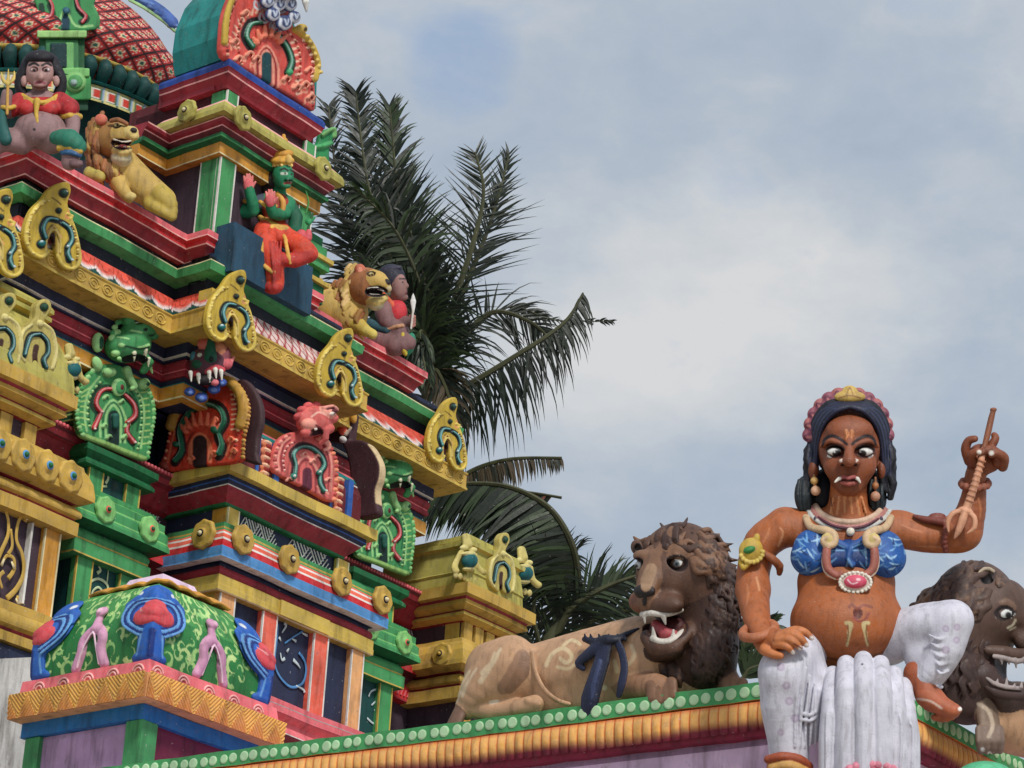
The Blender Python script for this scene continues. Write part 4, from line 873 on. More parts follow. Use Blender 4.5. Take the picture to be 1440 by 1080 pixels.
A_ = [onl(float(x), float(y), .20) for x, y in ol]; B_ = [a+.72*Ld for a in A_]; n_ = len(ol)
m.add(A_+B_, [tuple(range(n_))[::-1], tuple(range(n_, 2*n_))]+[(i, (i+1) % n_, n_+(i+1) % n_, n_+i) for i in range(n_)])
m.build('barrel_roof', P('teal'), tower)
# lattice dome with its neck
DC = at(66., 158., 27.6)
def lathe(name, prof, mats, c, n=96, colf=None, parent=None, mi=None, a0=0, a1=2*pi):
    V = []; F = []; cl = []; k = len(prof); M2 = []
    for i in range(n):
        a = a0+(a1-a0)*i/n
        for j, (rr, z) in enumerate(prof):
            V.append(c+np.array([rr*cos(a), rr*sin(a), z]))
            if colf: cl.append(colf(a, j/(k-1), rr))
    for i in range(n):
        for j in range(k-1): F.append((i*k+j, ((i+1) % n)*k+j, ((i+1) % n)*k+j+1, i*k+j+1)); M2.append(mi[j] if mi else 0)
    return mesh(name, V, F, SC if colf else mats, parent or tower, None if colf else M2, True, np.array(cl) if colf else None)
RD = 1.54
def lat(a, t, rr):
    n = 34; u = a/(2*pi)*n; v = t*8.4
    p, q = (u+v) % 1, (u-v) % 1
    ep = min(p, 1-p, q, 1-q)
    if ep < .075: return np.array(lin((38, 16, 18)))
    d = math.hypot(p-.5, q-.5)
    if d < .13: return np.array(lin((46, 96, 84)))
    if d < .20: return np.array(lin((226, 206, 160)))
    for pp, qq in ((.22, .5), (.78, .5), (.5, .22), (.5, .78), (.25, .25), (.75, .75), (.25, .75), (.75, .25)):
        if math.hypot(p-pp, q-qq) < .052: return np.array(lin((232, 206, 196)))
    return np.array(lin((196, 58, 52))) if d < .36 else np.array(lin((168, 40, 40)))
pr_ = [(RD*(1.0+.10*sin(min(1, t*2.4)*pi)*(1-t))*cos(t*pi/2*.97)**.5, 1.5*t**.9) for t in np.linspace(0, 1, 150)]
lathe('lattice_dome', pr_, None, DC, 560, lat)
lathe('dome_rim', [(RD*.93, -.03), (RD*1.0, -.03), (RD*1.02, -.0), (RD*1.0, .03)], [P('gold')], DC, 96)
def petal(a, t, rr): return np.array(lin((10, 40, 38)))*(1 if abs(math.sin(a*28)) > .25 else .35)
m = MB()
for i in range(56):
    a = 2*pi*i/56; d_ = np.array([cos(a), sin(a), 0]); 
    m.tube([DC+d_*RD*1.0+Z3*-.03, DC+d_*RD*1.03+Z3*-.12, DC+d_*RD*.95+Z3*-.25, DC+d_*RD*.86+Z3*-.30], [.06, .085, .07, .03], 8, up=d_)
m.build('petal_collar', P('dteal'), tower, True)
def fr(a, t, rr):
    p = (a*9.5) % 1; 
    if .86 < p: return np.array(lin((150, 176, 206))) if .12 < t else np.array(lin((30, 100, 96)))
    if t < .06 or t > .94: return np.array(lin((206, 196, 120)))
    e = max(abs(p-.43)/.40, abs(t-.5)/.46)
    return np.array(lin((206, 62, 48))) if e < .48 else (np.array(lin((226, 222, 208))) if e < .68 else np.array(lin((60, 110, 70))) if e < .78 else np.array(lin((214, 204, 140))))
lathe('panel_frieze', [(RD*1.10, -.60+.19*t) for t in np.linspace(0, 1, 26)], None, DC, 420, fr)
lathe('frieze_crest', [(RD*1.10, -.40), (RD*1.13, -.385), (RD*1.06, -.33), (RD*.9, -.30)], [P('teal')], DC, 96)
lathe('dome_neck', [(RD*.9, -.3), (RD*.86, -.33), (RD*1.09, -.41), (RD*1.09, -.61), (RD*.95, -.66), (RD*.9, -1.7)], [P('dteal')], DC, 96)
# green niche gable on the dome
k = Sculpt(1.2); k.k = 3
k.poly([(49, -20), (52, 12), (48, 28), (52, 40), (80, 42), (134, 42), (140, 24), (132, 6), (136, -20)], -8, 0, GR, 0, rnd=3, sub=3)
k.stroke([(58, 8), (62, 26), (74, 22), (70, 8)], 4.2, (24, 60, 44)); k.stroke([(108, -4), (110, 12), (122, 26), (114, 31)], 4.2, (24, 60, 44)); k.stroke([(92, 40), (93, 16)], 6, (26, 66, 84)); k.stroke([(60, 36), (80, 34), (92, 14), (106, 36), (130, 36)], 1.6, GL)
k.coil([(66, -6, 2), (74, 8, 2), (72, 22, 2), (63, 26, 2)], [3, 3.6], (176, 52, 60), sub=3); k.coil([(106, -8, 2), (110, 10, 2), (121, 22, 2), (116, 31, 2)], [3, 3.6], (176, 52, 60), sub=3); k.ell((93, 15, 3), (5, 5, 4), (40, 90, 110), .5)
k.box((87, 48, 2), (35, 5, 5), (150, 196, 120), 1, rnd=2)
k.box((87, 74, -8), (32, 24, 6), (28, 82, 46), 1, rnd=2); k.box((87, 76, -6), (23, 20, 7), (60, 120, 74), .5, rnd=1); k.box((83, 78, -2), (12, 17, 6), (18, 52, 56), .5, rnd=1); k.box((98, 78, 0), (5, 18, 4), (110, 172, 104), .5, rnd=1)
k.box((90, 102, 2), (36, 6, 7), (120, 184, 108), 1, rnd=2); k.box((92, 124, 0), (36, 17, 6), (62, 146, 80), 1, rnd=3)
k.ell((106, 115, 6), (15, 15, 7), (128, 184, 112), 1); k.ell((106, 115, 11), (10, 10, 4), (80, 150, 86), .5); k.ell((104, 116, 14), (4.5, 4.5, 4), (150, 176, 170), .4)
k.box((92, 146, -6), (32, 10, 6), (24, 70, 46), 1, rnd=2)
k.make('niche_gable', front(26.0, .0068), tower, SC)
# blue leaf ridge of the dome
k = Sculpt(1.3); k.k = 4
k.chain([(182, -12, 0), (205, 2, 0), (226, 16, 0), (242, 32, 0)], [7, 9], (66, 100, 170), 2, sub=3)
for i in range(6): k.cap((190+i*10, -8+i*8, 4), (206+i*9, -2+i*8, 6), 4, 2, (96, 130, 190), 1)
k.chain([(182, 0, 4), (204, 12, 4), (230, 30, 4), (246, 44, 3)], 2.4, (150, 190, 130), 1, sub=2)
k.make('leaf_ridge', front(27.2, .007), tower, SC)
# curled leaf and stepped block on the far side of the upper storey
k = Sculpt(1.2); k.k = 4
k.poly([(424, 212), (446, 204), (452, 186), (468, 180), (470, 192), (464, 210), (462, 236), (440, 228)], -10, 2, (48, 142, 84), 0, rnd=5, sub=3); k.chain([(452, 190, 3), (460, 184, 4), (468, 182, 3), (469, 192, 2)], 2.6, (120, 180, 110), 2, sub=2); k.chain([(436, 208, 2), (452, 206, 4), (464, 202, 2)], 3, (80, 168, 104), 2)
k.make('leaf_finial', facade(.35, .0074), tower, SC)
m = MB()
for i, (z0, z1, o, c_) in enumerate(((11.55, 11.75, .10, 1), (11.75, 11.80, .14, 2), (11.80, 11.93, .06, 1), (11.93, 12.02, .13, 0), (12.02, 12.07, .16, 2), (12.07, 12.2, .1, 0), (12.2, 12.32, .06, 1))): m.tbox(1.05, 1.42+o, .42-o, 1.0, z0, z1-.003, c_)
m.build('stepped_niche', [M_['green'], M_['greend'], M_['gold']], tower)
# painted scrollwork on the dark panels: thin ribbons of paint
def scroll(name, curves, l, mat, parent=None, lift=.004):
    if len(curves) > 4 and name == 'painted_scroll':       # loose leaves: each its own part
        for c_ in curves: o = scroll('painted_leaf', [c_], l, mat, parent, lift)
        return o
    m = MB()
    for pts, w in curves:
        pts = [np.array([*p, 0.]) for p in pts]; n = len(pts); ww = w if hasattr(w, '__len__') else [w]*n
        if len(ww) != n: ww = [ww[0]+(ww[1]-ww[0])*i/(n-1) for i in range(n)]
        if n > 2: pts, ww = crom(pts, ww, 5)
        m.tube([onl(p[0], p[1], l)+NR*lift for p in pts], [x*.0072 for x in ww], 8, up=NR, flat=.25)
    return m.build(name, mat, parent or tower, True)
PB = P('sky'); PW = surf('paint_pale', (196, 212, 214))
scroll('painted_scroll', [([(391, 878), (389, 900), (386, 930), (392, 950), (408, 966), (424, 962), (430, 946), (428, 930), (420, 918)], [1.5, 2.4]), ([(400, 905), (412, 896), (424, 888), (433, 876)], 1.4)], .29, PB)
scroll('painted_scroll', [([(396, 890), (402, 880), (399, 876)], [1, 3]), ([(395, 902), (392, 896)], [1, 2.6]), ([(394, 918), (396, 928), (400, 926)], [1, 2.6]), ([(406, 912), (403, 917)], [1, 2.4]), ([(418, 884), (424, 876), (423, 872)], [1, 2.8]), ([(424, 890), (432, 894)], [1, 2.4]), ([(412, 928), (418, 934), (422, 940)], [3, 1]), ([(410, 898), (416, 902)], [1, 2.4]), ([(428, 880), (434, 876)], [1, 2]), ([(416, 964), (426, 970), (428, 974)], [1, 2.6])], .288, PW)
PG = surf('paint_pale_green', (196, 214, 168))
scroll('painted_scroll', [([(152, 802), (150, 820)], [1.2, 1.2]), ([(138, 796), (141, 802), (136, 806)], [1.2, 2.8]), ([(122, 836), (126, 820), (138, 814), (150, 822), (152, 836)], [1.6, 2.4]), ([(128, 846), (130, 832), (138, 826), (144, 834), (138, 840)], [1.4, 2.2]), ([(120, 850), (124, 860), (132, 862)], 1.6)], .796, PG)
scroll('painted_scroll', [([(140, 668), (148, 664), (152, 672), (148, 680)], [1, 2.4]), ([(142, 684), (150, 684)], 1.6)], .796, PG)
scroll('painted_scroll', [([(524, 952), (530, 956), (534, 950)], [1.2, 2.6]), ([(518, 980), (522, 972), (534, 970), (542, 982), (540, 1000), (528, 1008)], [1.4, 2.4]), ([(522, 992), (530, 986), (534, 994), (526, 1000)], [1.4, 2.2]), ([(538, 962), (545, 970), (543, 976)], [1, 2.2]), ([(516, 1010), (526, 1018), (536, 1012)], 1.8)], .796, PW)
scroll('scroll_relief', [([(4, 712), (10, 730), (10, 752), (2, 772), (-6, 790)], [2.2, 3.6]), ([(32, 720), (24, 736), (22, 760), (30, 780), (32, 806), (22, 828), (8, 842)], [2.2, 4]), ([(20, 716), (28, 712), (36, 722), (34, 734)], [2, 3]), ([(0, 796), (8, 782), (18, 786), (18, 802), (10, 814)], [2, 3.4]), ([(2, 828), (-2, 812), (4, 804)], [2, 3]), ([(14, 744), (16, 768), (10, 780)], [2, 3]), ([(24, 838), (22, 846)], [2, 3])], .47, M_['goldd'], KL, .012)
scroll('scroll_relief', [([(34, 722), (36, 732)], [1.2, 2.2]), ([(14, 790), (18, 800)], [1.4, 2.4]), ([(4, 786), (0, 796)], [1.2, 2.2]), ([(20, 842), (23, 848)], [1.2, 2.0])], .465, M_['cream'], KL, .02)
m = MB(); m.tbox(-2.12, -2.095, .44, .5, 7.2, 7.97); m.build('panel_edge', M_['white'], KL)
# gold frieze carving: rings and leaf curls
for a_, b_, l_ in ((-2.85, -.75, .34), (-.64, 1.86, -.12), (1.95, 4.25, .34)):
    m = MB(); r_ = a_+.1; i = 0
    while r_ < b_-.05:
        cc_ = T(r_, l_+.013, 10.48); m.tube([cc_+.055*(cos(t)*Rd*1.3+sin(t)*Z3)+NR*.004 for t in np.linspace(0, 2*pi, 15)], .007, 5, 0)
        m.tube([cc_+.026*(cos(t)*Rd*1.3+sin(t)*Z3)+NR*.004 for t in np.linspace(0, 5, 9)], .006, 5, 0); r_ += .19; i += 1
    m.build('frieze_carving', M_['gold'], tower, True)
# rosettes on the bay's cornice
for x, y in ((405, 787), (479, 818), (536, 844), (340, 759)):
    z = zy(rx(x, .075, 8.43), .075, y); rosette(T(rx(x, .085, z), .085, z), .15, [M_['goldd'], M_['cream'], M_['black']])
z = zy(.075, .35, 752); rosette(T(.085, lx(288, .085, z), z), .15, [M_['goldd'], M_['cream'], M_['black']], ax=Ld, nrm=NL)
# ------------------------------------------------------------------ parapet wall, corner pavilion, plain wall, ground
WO = at(1208., 942., 15.); WZ = WO[2]; WO = WO*[1, 1, 0]
WLd = np.array([-sin(radians(54.5)), cos(radians(54.5)), 0]); WNL = np.array([-WLd[1], WLd[0], 0]); WNL = WNL if WNL[1] < 0 else -WNL
def TW(r, l, z): return WO+r*Rd+l*WLd+np.array([0, 0, z])
parapet = thing('parapet_wall', TW(1, 1, 0), 'lilac parapet wall with green dotted rim and orange petal moulding under the statues', 'wall')
WP = [(0., 7.), (0., 0.), (9., 0.)]
m = MB(); m.tbox(.10, .45, .10, 7, 0, WZ-.02, 0, TW); m.tbox(.452, 9, .10, .45, 0, WZ-.02, 0, TW); m.build('wall_body', surf('paint_lilac_light', (214, 184, 214)), parapet)
m = MB(); m.tbox(.1, 8, .46, 7, WZ-.35, WZ-.012, 0, TW); m.build('roof_slab', P('lilac'), parapet)
gg = P('green')
band('rim_band', WP, [(-.5, WZ, 0), (.0, WZ, 0), (.0, WZ-.105, 1), (-.1, WZ-.115, 1)], [gg, P('orange')], parapet, f=TW)
dots = {}
def dotrow(name, f, ax, nrm, n, st, x0):
    m = MB()
    for i in range(n):
        q = x0+i*st; rr = .034*(1+.05*sin(i*7.3)+.05*sin(i*2.9)); c_ = f(q+.006*sin(i*3.1))+Z3*(WZ-.053+.004*sin(i*5.7))
        m.disc(c_, ax, Z3, nrm, rr, .007, 20, 0, [(1, 0), (1, .5), (.75, 1), (0, 1.05)])
    return m.build(name, surf('paint_pale_green_dot', (176, 212, 168), dirt=.25), parapet)
dotrow('dot_row', lambda q: TW(0, q, 0), WLd, WNL, 78, .0865, .06); dotrow('dot_row', lambda q: TW(q, 0, 0), Rd, NR, 78, .0865, .06)
def petal_paint(kind):
    Vs = []; F = []; cl = []; L_ = 7.0; n = 2100; k = 16
    c1, c2, c3 = np.array(lin((236, 178, 104))), np.array(lin((206, 84, 44))), np.array(lin((120, 34, 54)))
    for i in range(n+1):
        u = i/n*L_; p = (u/.066) % 1; rd_ = abs(sin(pi*p)); wob = .06*sin(int(u/.066)*12.9)
        for j in range(k):
            v = j/(k-1); bul = sin(v*pi*.62)
            o = -.006+.034*bul*(.35+.65*rd_**.5)-.035*v*v
            z = WZ-.112-.165*v-.01*(rd_ if v > .9 else 0)
            q = TW(-o, u, z) if kind else TW(u, -o, z)
            if kind and u < .06: q = TW(-o, u-o if False else u, z)
            Vs.append(q)
            edge = np.clip((.34-rd_)/.28, 0, 1)*.8; low = np.clip((v-.62-wob)/.3, 0, 1); up = np.clip((.16-v)/.14, 0, 1)
            c = c1*(1-edge)+c2*edge; c = c*(1-.75*up)+c2*.75*up; c = c*(1-low)+c3*low; cl.append(c)
    for i in range(n):
        for j in range(k-1): F.append((i*k+j, (i+1)*k+j, (i+1)*k+j+1, i*k+j+1))
    mesh('petal_moulding', Vs, F, SC, parapet, None, True, np.array(cl))
petal_paint(1); petal_paint(0)
band('wine_band', WP, [(-.06, WZ-.27, 0), (-.030, WZ-.272, 0), (-.045, WZ-.312, 0), (-.09, WZ-.316, 0)], [surf('paint_wine', (128, 34, 60))], parapet, f=TW)
# pavilion at the lower left
PZ = at(208., 944., 19.5); PO = PZ*[1, 1, 0]; PZ = PZ[2]
def TP(r, l, z): return PO+r*Rd+l*Ld+np.array([0, 0, z])
pav = thing('corner_pavilion', TP(.6, .6, 0), 'small square pavilion with green scroll-painted dome and orange basket-weave eave at lower left', 'pavilion')
pz = lambda y, r=0, l=0: zy(r, l, y, PO)
rR = rx(399., 0, PZ, PO); lL = lx(16., 0, PZ, PO)
PP_ = [(0, lL), (0, 0), (rR, 0), (rR, 2.)]
zb = pz(979); 
m = MB(); m.tbox(.0, rR, .0, lL, zb, PZ-.002, 0, TP); m.build('eave_core', P('peach'), pav)
wv1, wv2, wv3 = np.array(lin((232, 178, 92))), np.array(lin((214, 122, 62))), np.array(lin((206, 98, 72)))
def weave(name, f, L_, nrm, h):
    Vs = []; F = []; cl = []; n = int(L_/.006); k = 46
    for i in range(n+1):
        u = i/n*L_
        for j in range(k):
            v = j/(k-1); w = .21; q = (u/w) % 1; tri = q < v   # triangles of slanting straws
            sgn = 1 if abs(2*q-1) < (1-v) else -1
            s_ = ((u/w*6.0+sgn*v*5.0) % 1); rib = sin(pi*s_)**.6
            e = abs(abs(2*q-1)-(1-v)); d_ = .012*rib*(1 if e > .06 else .3)
            Vs.append(f(u, -v*h)+nrm*(.004+d_+.02*(1-v)))
            c = wv1*(.35+.65*rib)+wv2*(.65-.65*rib); c = c*(1-.45*v*(sgn < 0))+wv3*.45*v*(sgn < 0)
            if e < .07: c = wv1*1.05
            cl.append(np.minimum(c, 1))
    for i in range(n):
        for j in range(k-1): F.append((i*k+j, (i+1)*k+j, (i+1)*k+j+1, i*k+j+1))
    return mesh(name, Vs, F, SC, pav, None, True, np.array(cl))
weave('woven_eave', lambda u, z: TP(0, u, PZ+z), lL, NL, PZ-zb); weave('woven_eave', lambda u, z: TP(u, 0, PZ+z), rR, NR, PZ-zb)
o_ = .13; PB_ = [(o_, lL-.02), (o_, o_), (rR-o_, o_), (rR-o_, 2.)]
zb1 = zy(o_, o_, 1010, PO)
band('blue_band', PB_, [(0, zb+.001, 0), (.0, zb1, 0), (-.1, zb1-.001, 0)], [P('sky', rough=.55)], pav, f=TP) if False else band('blue_band', PB_, [(0, zb-.002, 0), (.0, zb1, 0), (-.1, zb1-.001, 0)], [surf('paint_cobalt', (36, 110, 170))], pav, f=TP)
m = MB(); m.tbox(o_+.06, rR-o_-.06, o_+.06, lL-.1, 0, zb1, 0, TP); m.build('pavilion_wall', surf('paint_lilac_wall', (186, 150, 186), dirt=.5), pav)
m = MB(); m.tbox(o_+.08, rR-o_-.07, o_+.05, o_+.2, 0, zb1-.002, 0, TP); m.build('wine_wall', surf('paint_wine_wall', (112, 34, 62)), pav)
def post(r, l, w):
    m = MB(); m.tbox(r, r+w, l, l+w, 0, zb1-.001, 0, TP); return m.build('corner_post', P('green'), pav)
post(o_+.01, o_+.01, .17); post(o_+.02, lL-.22, .16); post(rR-o_-.18, o_+.02, .16)
rp = [(.0, 0)]
o2 = .05; R2 = [(o2, lL-.05), (o2, o2), (rR-.05, o2), (rR-.05, 2.)]
zr0, zr1 = PZ+.001, zy(o2, o2, 927, PO)
band('red_plinth', R2, [(-.2, zr1, 0), (0, zr1, 0), (.02, zr0, 0), (-.1, zr0-.0005, 0)], [P('pink')], pav, f=TP)
for i in range(5):
    for f, ax, nrm, L_ in ((lambda q: TP(o2-.01, q, 0), Ld, NL, lL), (lambda q: TP(q, o2-.01, 0), Rd, NR, rR)):
        m = MB(); c_ = f(.14+i*(L_-.3)/4.4)+Z3*(zr0+.02); 
        for rad_ in (.06, .035): m.tube([c_+nrm*.006+rad_*(cos(t)*ax+sin(t)*Z3) for t in np.linspace(.1, pi-.1, 10)], .009, 6)
        m.build('shell_relief', P('pinkl'), pav, True)
# dome: square in plan, bulging, closing to a small cap
ds0 = .12; hx, hy = (rR-2*ds0)/2, (lL-2*ds0)/2; dcx, dcy = rR/2, lL/2
zt = zy(dcx, dcy, 846, PO)
DH = zt-zr1
gA, gB, gC = [np.array(lin(c)) for c in ((44, 122, 62), (116, 186, 104), (190, 216, 140))]
random.seed(3)
def leafy(a, v):      # painted leaves and curls
    return gA
Vs = []; F = []; cl = []; n, k = 640, 100
marks = []
rs = np.random.RandomState(5)
while len(marks) < 330:                # brush-painted commas and curls
    c_ = (rs.rand()*8, .05+.9*rs.rand(), rs.rand()*2*pi, .026+.030*rs.rand()**2, .3+.7*rs.rand(), rs.choice([-1, 1]))
    if len(marks) > 250 or all(math.hypot(((c_[0]-q[0]+4) % 8-4)*.55, (c_[1]-q[1])*.62) > .75*(c_[3]+q[3]) for q in marks): marks.append(c_)
mk = np.array(marks)
def dome_xy(t, v):       # t: 0..8 around the square, v: 0..1 up
    w = .48+.52*max(0., 1-v**2.5)**.62; w = w*(1+.035*sin(min(1., v*1.5)*pi)); 
    sd_ = int(t//2) % 4; q = t % 2-1
    q2 = q
    p = {0: (-1, q2), 1: (-q2*-1, 1), 2: (1, -q2), 3: (-q2, -1)}[sd_]
    return p[0]*w, p[1]*w
for i in range(n+4):          # four sides with a crisp ridge at each corner
    t = (i//161)*2+(i % 161)/80.; t = min(t, (i//161)*2+1.9999)
    for j in range(k):
        v = j/(k-1); x, y = dome_xy(t, v); Vs.append(TP(dcx+x*hx, dcy+y*hy, zr1+DH*v))
        p_ = ((mk[:, 0]-t+4) % 8-4)*.62; q_ = (mk[:, 1]-v)*.70
        rr_ = np.hypot(p_, q_)/mk[:, 3]; th = ((np.arctan2(q_, p_)-mk[:, 2])*mk[:, 5]) % (2*pi)
        hit = (np.abs(rr_-1) < .46*(1-th/4.4)) & (th < 4.4); c = gA if v < .55 else gA*.75+gB*.25
        if hit.any(): q = hit.argmax(); c = gB*(1-mk[q, 4])+gC*mk[q, 4]
        cl.append(c)
for i in range(n+3):
    if i % 161 == 160: continue
    for j in range(k-1): F.append((i*k+j, (i+1)*k+j, (i+1)*k+j+1, i*k+j+1))
mesh('painted_dome', Vs, F, SC, pav, None, True, np.array(cl))
# leaf medallions on the hips, lilac arches on the sides
def hip(pts_c, mp, name='hip_medallion'):
    k = Sculpt(1.1); k.k = 2
    b1, b2, b3 = (44, 96, 178), (104, 160, 214), (26, 52, 120)
    k.ell((0, 0, -4), (37, 33, 10), b1, 2); k.box((0, 40, -6), (15, 22, 7), b1, 4, rnd=4); k.cap((-14, 60, -6), (14, 60, -6), 7, 7, b1, 2); k.ell((0, -36, -2), (20, 17, 10), b1, 4); k.chain([(-18, -30, 0), (-30, -22, 0), (-34, -10, 0)], [7, 3], b1, 2); k.chain([(18, -30, 0), (30, -22, 0), (34, -10, 0)], [7, 3], b1, 2)
    for rr, c_ in ((36, b2), (32, b3), (28, b2), (24, b3)):
        k.chain([(-rr*.35, rr*.85, 3), (-rr*.9, rr*.35, 4), (-rr*.95, -rr*.2, 4), (-rr*.6, -rr*.72, 4), (0, -rr*.7, 4), (rr*.6, -rr*.72, 4), (rr*.95, -rr*.2, 4), (rr*.9, rr*.35, 4), (rr*.35, rr*.85, 3)], 1.9, c_, .5, sub=3)
    k.ell((-8, 4, 5), (12, 13, 7), (206, 78, 84), 1.5); k.ell((8, 4, 5), (12, 13, 7), (206, 78, 84), 1.5); k.cap((0, -4, 5), (0, -14, 4), 12, 8, (206, 78, 84), 2)
    k.stroke([(-12, -10), (-8, -2)], 1.2, (232, 150, 150), 0); k.stroke([(0, 26), (0, 60)], 3, b3); k.stroke([(-10, 30), (-13, 58)], 1.2, b2); k.stroke([(10, 30), (13, 58)], 1.2, b2); k.dot(-15, -38, 3.4, (220, 224, 226)); k.dot(15, -38, 3.4, (220, 224, 226))
    return k.make(name, mp, pav, SC)
NC = (NL+NR); NC = NC/np.linalg.norm(NC); AC = np.cross(Z3, NC); 
def hipmap(t, s, v0, v1):              # wrapped round a hip: each half lies on its own face of the dome
    dl, dr, nl, nr = {0.0: (Ld, Rd, NL, NR), 2.0: (Rd, -Ld, -NR, NL), 6.0: (-Rd, Ld, NR, -NL)}[t]
    def mp(V):
        R = []
        for x, y, d in V:
            v = min(max(v0-y*v1, 0), .985); q = dome_xy(t, v); b = np.array([dcx+q[0]*hx, dcy+q[1]*hy])
            k_ = min(max((x+10)/20, 0), 1); nn = nl*(1-k_)+nr*k_; nn = nn/np.linalg.norm(nn)
            R.append(TP(b[0], b[1], zr1+DH*v)+(dr*x if x > 0 else -dl*x)*s*1.25+nn*(d*s*.6+.03)+Z3*.008)
        return np.array(R)
    return mp
A2 = np.cross(Z3, -NR+NL); A2 = -A2/np.linalg.norm(A2); A3 = np.cross(Z3, NR-NL); A3 = A3/np.linalg.norm(A3)
n2_ = (NL-NR)/np.linalg.norm(NL-NR); n3_ = (NR-NL)/np.linalg.norm(NR-NL)
hipax = {0.0: AC, 2.0: -A2, 6.0: A3}; hipn = {0.0: NC, 2.0: n2_, 6.0: n3_}
for t in (0.0, 2.0, 6.0): hip(None, hipmap(t, .0066, .50, .0074))
def arch(t, ax, nrm):
    k = Sculpt(1.0); k.k = 1.5; c1, c2 = (206, 150, 180), (240, 206, 222)
    k.chain([(-25, 34, 0), (-17, 14, 0), (-16, -4, 0), (0, -18, 0), (16, -4, 0), (17, 14, 0), (25, 34, 0)], 7, c1, 1, sub=3); k.chain([(-25, 34, 5), (-17, 14, 5), (-16, -4, 5), (0, -17, 5), (16, -4, 5), (17, 14, 5), (25, 34, 5)], 1.6, c2, .3, sub=3); k.chain([(-19, 34, 5), (-12, 12, 5), (0, -11, 5), (12, 12, 5), (19, 34, 5)], 1.3, c2, .3, sub=3)
    k.cap((0, -18, 2), (0, -36, 4), 6, 4.5, c1, 3); k.ell((1, -41, 6), (8, 8, 6), c1, 1.5); k.ell((2, -41, 11), (4, 5, 4), (226, 178, 200), 1)
    def mp(V):
        R = []
        for x, y, d in V:
            v = min(max(.33-y*.0078, 0), .98); q = dome_xy(t, v); R.append(TP(dcx+q[0]*hx, dcy+q[1]*hy, zr1+DH*v)+ax*x*.0062+nrm*d*.0062)
        return np.array(R)
    k.make('lilac_arch', mp, pav, SC)
arch(1.0, -Ld, NL); arch(7.0, Rd, NR)
zc0 = zr1+DH*.985
cp = .30
CPth = [(dcx-cp, dcy+cp), (dcx-cp, dcy-cp), (dcx+cp, dcy-cp), (dcx+cp, dcy+cp)]
Vs = []; F = []; n = 160; k = 8
for i in range(n):
    t = i/n*8; sd_ = int(t//2) % 4; q = t % 2-1; p = np.array({0: (-1, q), 1: (q, 1), 2: (1, -q), 3: (-q, -1)}[sd_])
    for j, (w, z) in enumerate(((.20, .085), (.24, .075), (.31, .045), (.365, .01), (.37, .0), (.355, -.012), (.33, 0), (.2, .01))):
        sc_ = .018*abs(sin(t*pi*2.0)) if 2 <= j <= 6 else 0
        Vs.append(TP(dcx+p[0]*w*1.1, dcy+p[1]*w*1.1, zc0+z+sc_))
for i in range(n):
    for j in range(k-1): F.append((i*k+j, ((i+1) % n)*k+j, ((i+1) % n)*k+j+1, i*k+j+1))
mesh('scalloped_cap', Vs, F, P('ochre'), pav, None, True)
m = MB(); 
for w, z0, z1 in ((.29, .045, .10), (.215, .10, .16)):
    m.box([TP(dcx-w, dcy-w, zc0+z0), TP(dcx+w, dcy-w, zc0+z0), TP(dcx+w, dcy+w, zc0+z0), TP(dcx-w, dcy+w, zc0+z0), TP(dcx-w*.86, dcy-w*.86, zc0+z1), TP(dcx+w*.86, dcy-w*.86, zc0+z1), TP(dcx+w*.86, dcy+w*.86, zc0+z1), TP(dcx-w*.86, dcy+w*.86, zc0+z1)])
m.build('cap_block', surf('paint_lilac_pale', (222, 196, 216)), pav)
# plain wall behind the pavilion
zw = at(5., 962., 23.5)[2]
a = at(-160., 900., 23.5); b = at(52., 980., 22.6)
m = MB(); d_ = (b-a)*[1, 1, 0]; d_ /= np.linalg.norm(d_); nn = np.array([-d_[1], d_[0], 0])
a0 = a*[1, 1, 0]; b0 = b*[1, 1, 0]+d_*.6
m.box([a0, b0, b0+nn*.3, a0+nn*.3, a0+Z3*(zw+.12), b0+Z3*(zw-.02), b0+nn*.3+Z3*(zw-.02), a0+nn*.3+Z3*(zw+.12)])
o = m.build('plain_wall', surf('whitewash', (214, 212, 208), dirt=.6)); tag(o, 'plain weathered white wall below the gold corner shrine, behind the green-domed pavilion', 'wall')
m = MB(); m.add([(-1500, -1500, -1.6), (1500, -1500, -1.6), (1500, 1500, -1.6), (-1500, 1500, -1.6)], [(0, 1, 2, 3)])
tag(m.build('ground', surf('ground_paving', (168, 158, 144), dirt=.2)), kind='structure')
# ------------------------------------------------------------------ the seated woman statue on the wall corner
HW = 15.12; SW = .00424
mpW = front(HW, SW)
woman = thing('woman_statue', at(1200., 945., HW), 'large painted statue of a fierce woman seated on the wall corner between two brown lions', 'statue')
SK1, SK2, SK3 = (164, 93, 52), (126, 68, 42), (198, 134, 88)
b = Sculpt(1.5); b.k = 6
# torso: hips, round belly, waist, chest, shoulders, neck
b.ell((1196, 900, -30), (84, 44, 55), SK1, 18); b.ell((1191, 873, 6), (80, 58, 62), SK1, 22); b.ell((1190, 818, -16), (69, 46, 46), SK1, 24); b.ell((1190, 762, -28), (72, 44, 40), SK1, 20)
b.cap((1106, 738, -34), (1268, 742, -36), 23, 22, SK1, 20); b.cap((1192, 742, -24), (1193, 690, -14), 31, 26, SK1, 14)
for dx in (-20, -12, -4, 4, 12, 20): b.chain([(1192+dx, 700, 12-abs(dx)*.35), (1193+dx*1.25, 722, 8-abs(dx)*.35)], [1.6, 2.0], (192, 128, 84), 2)
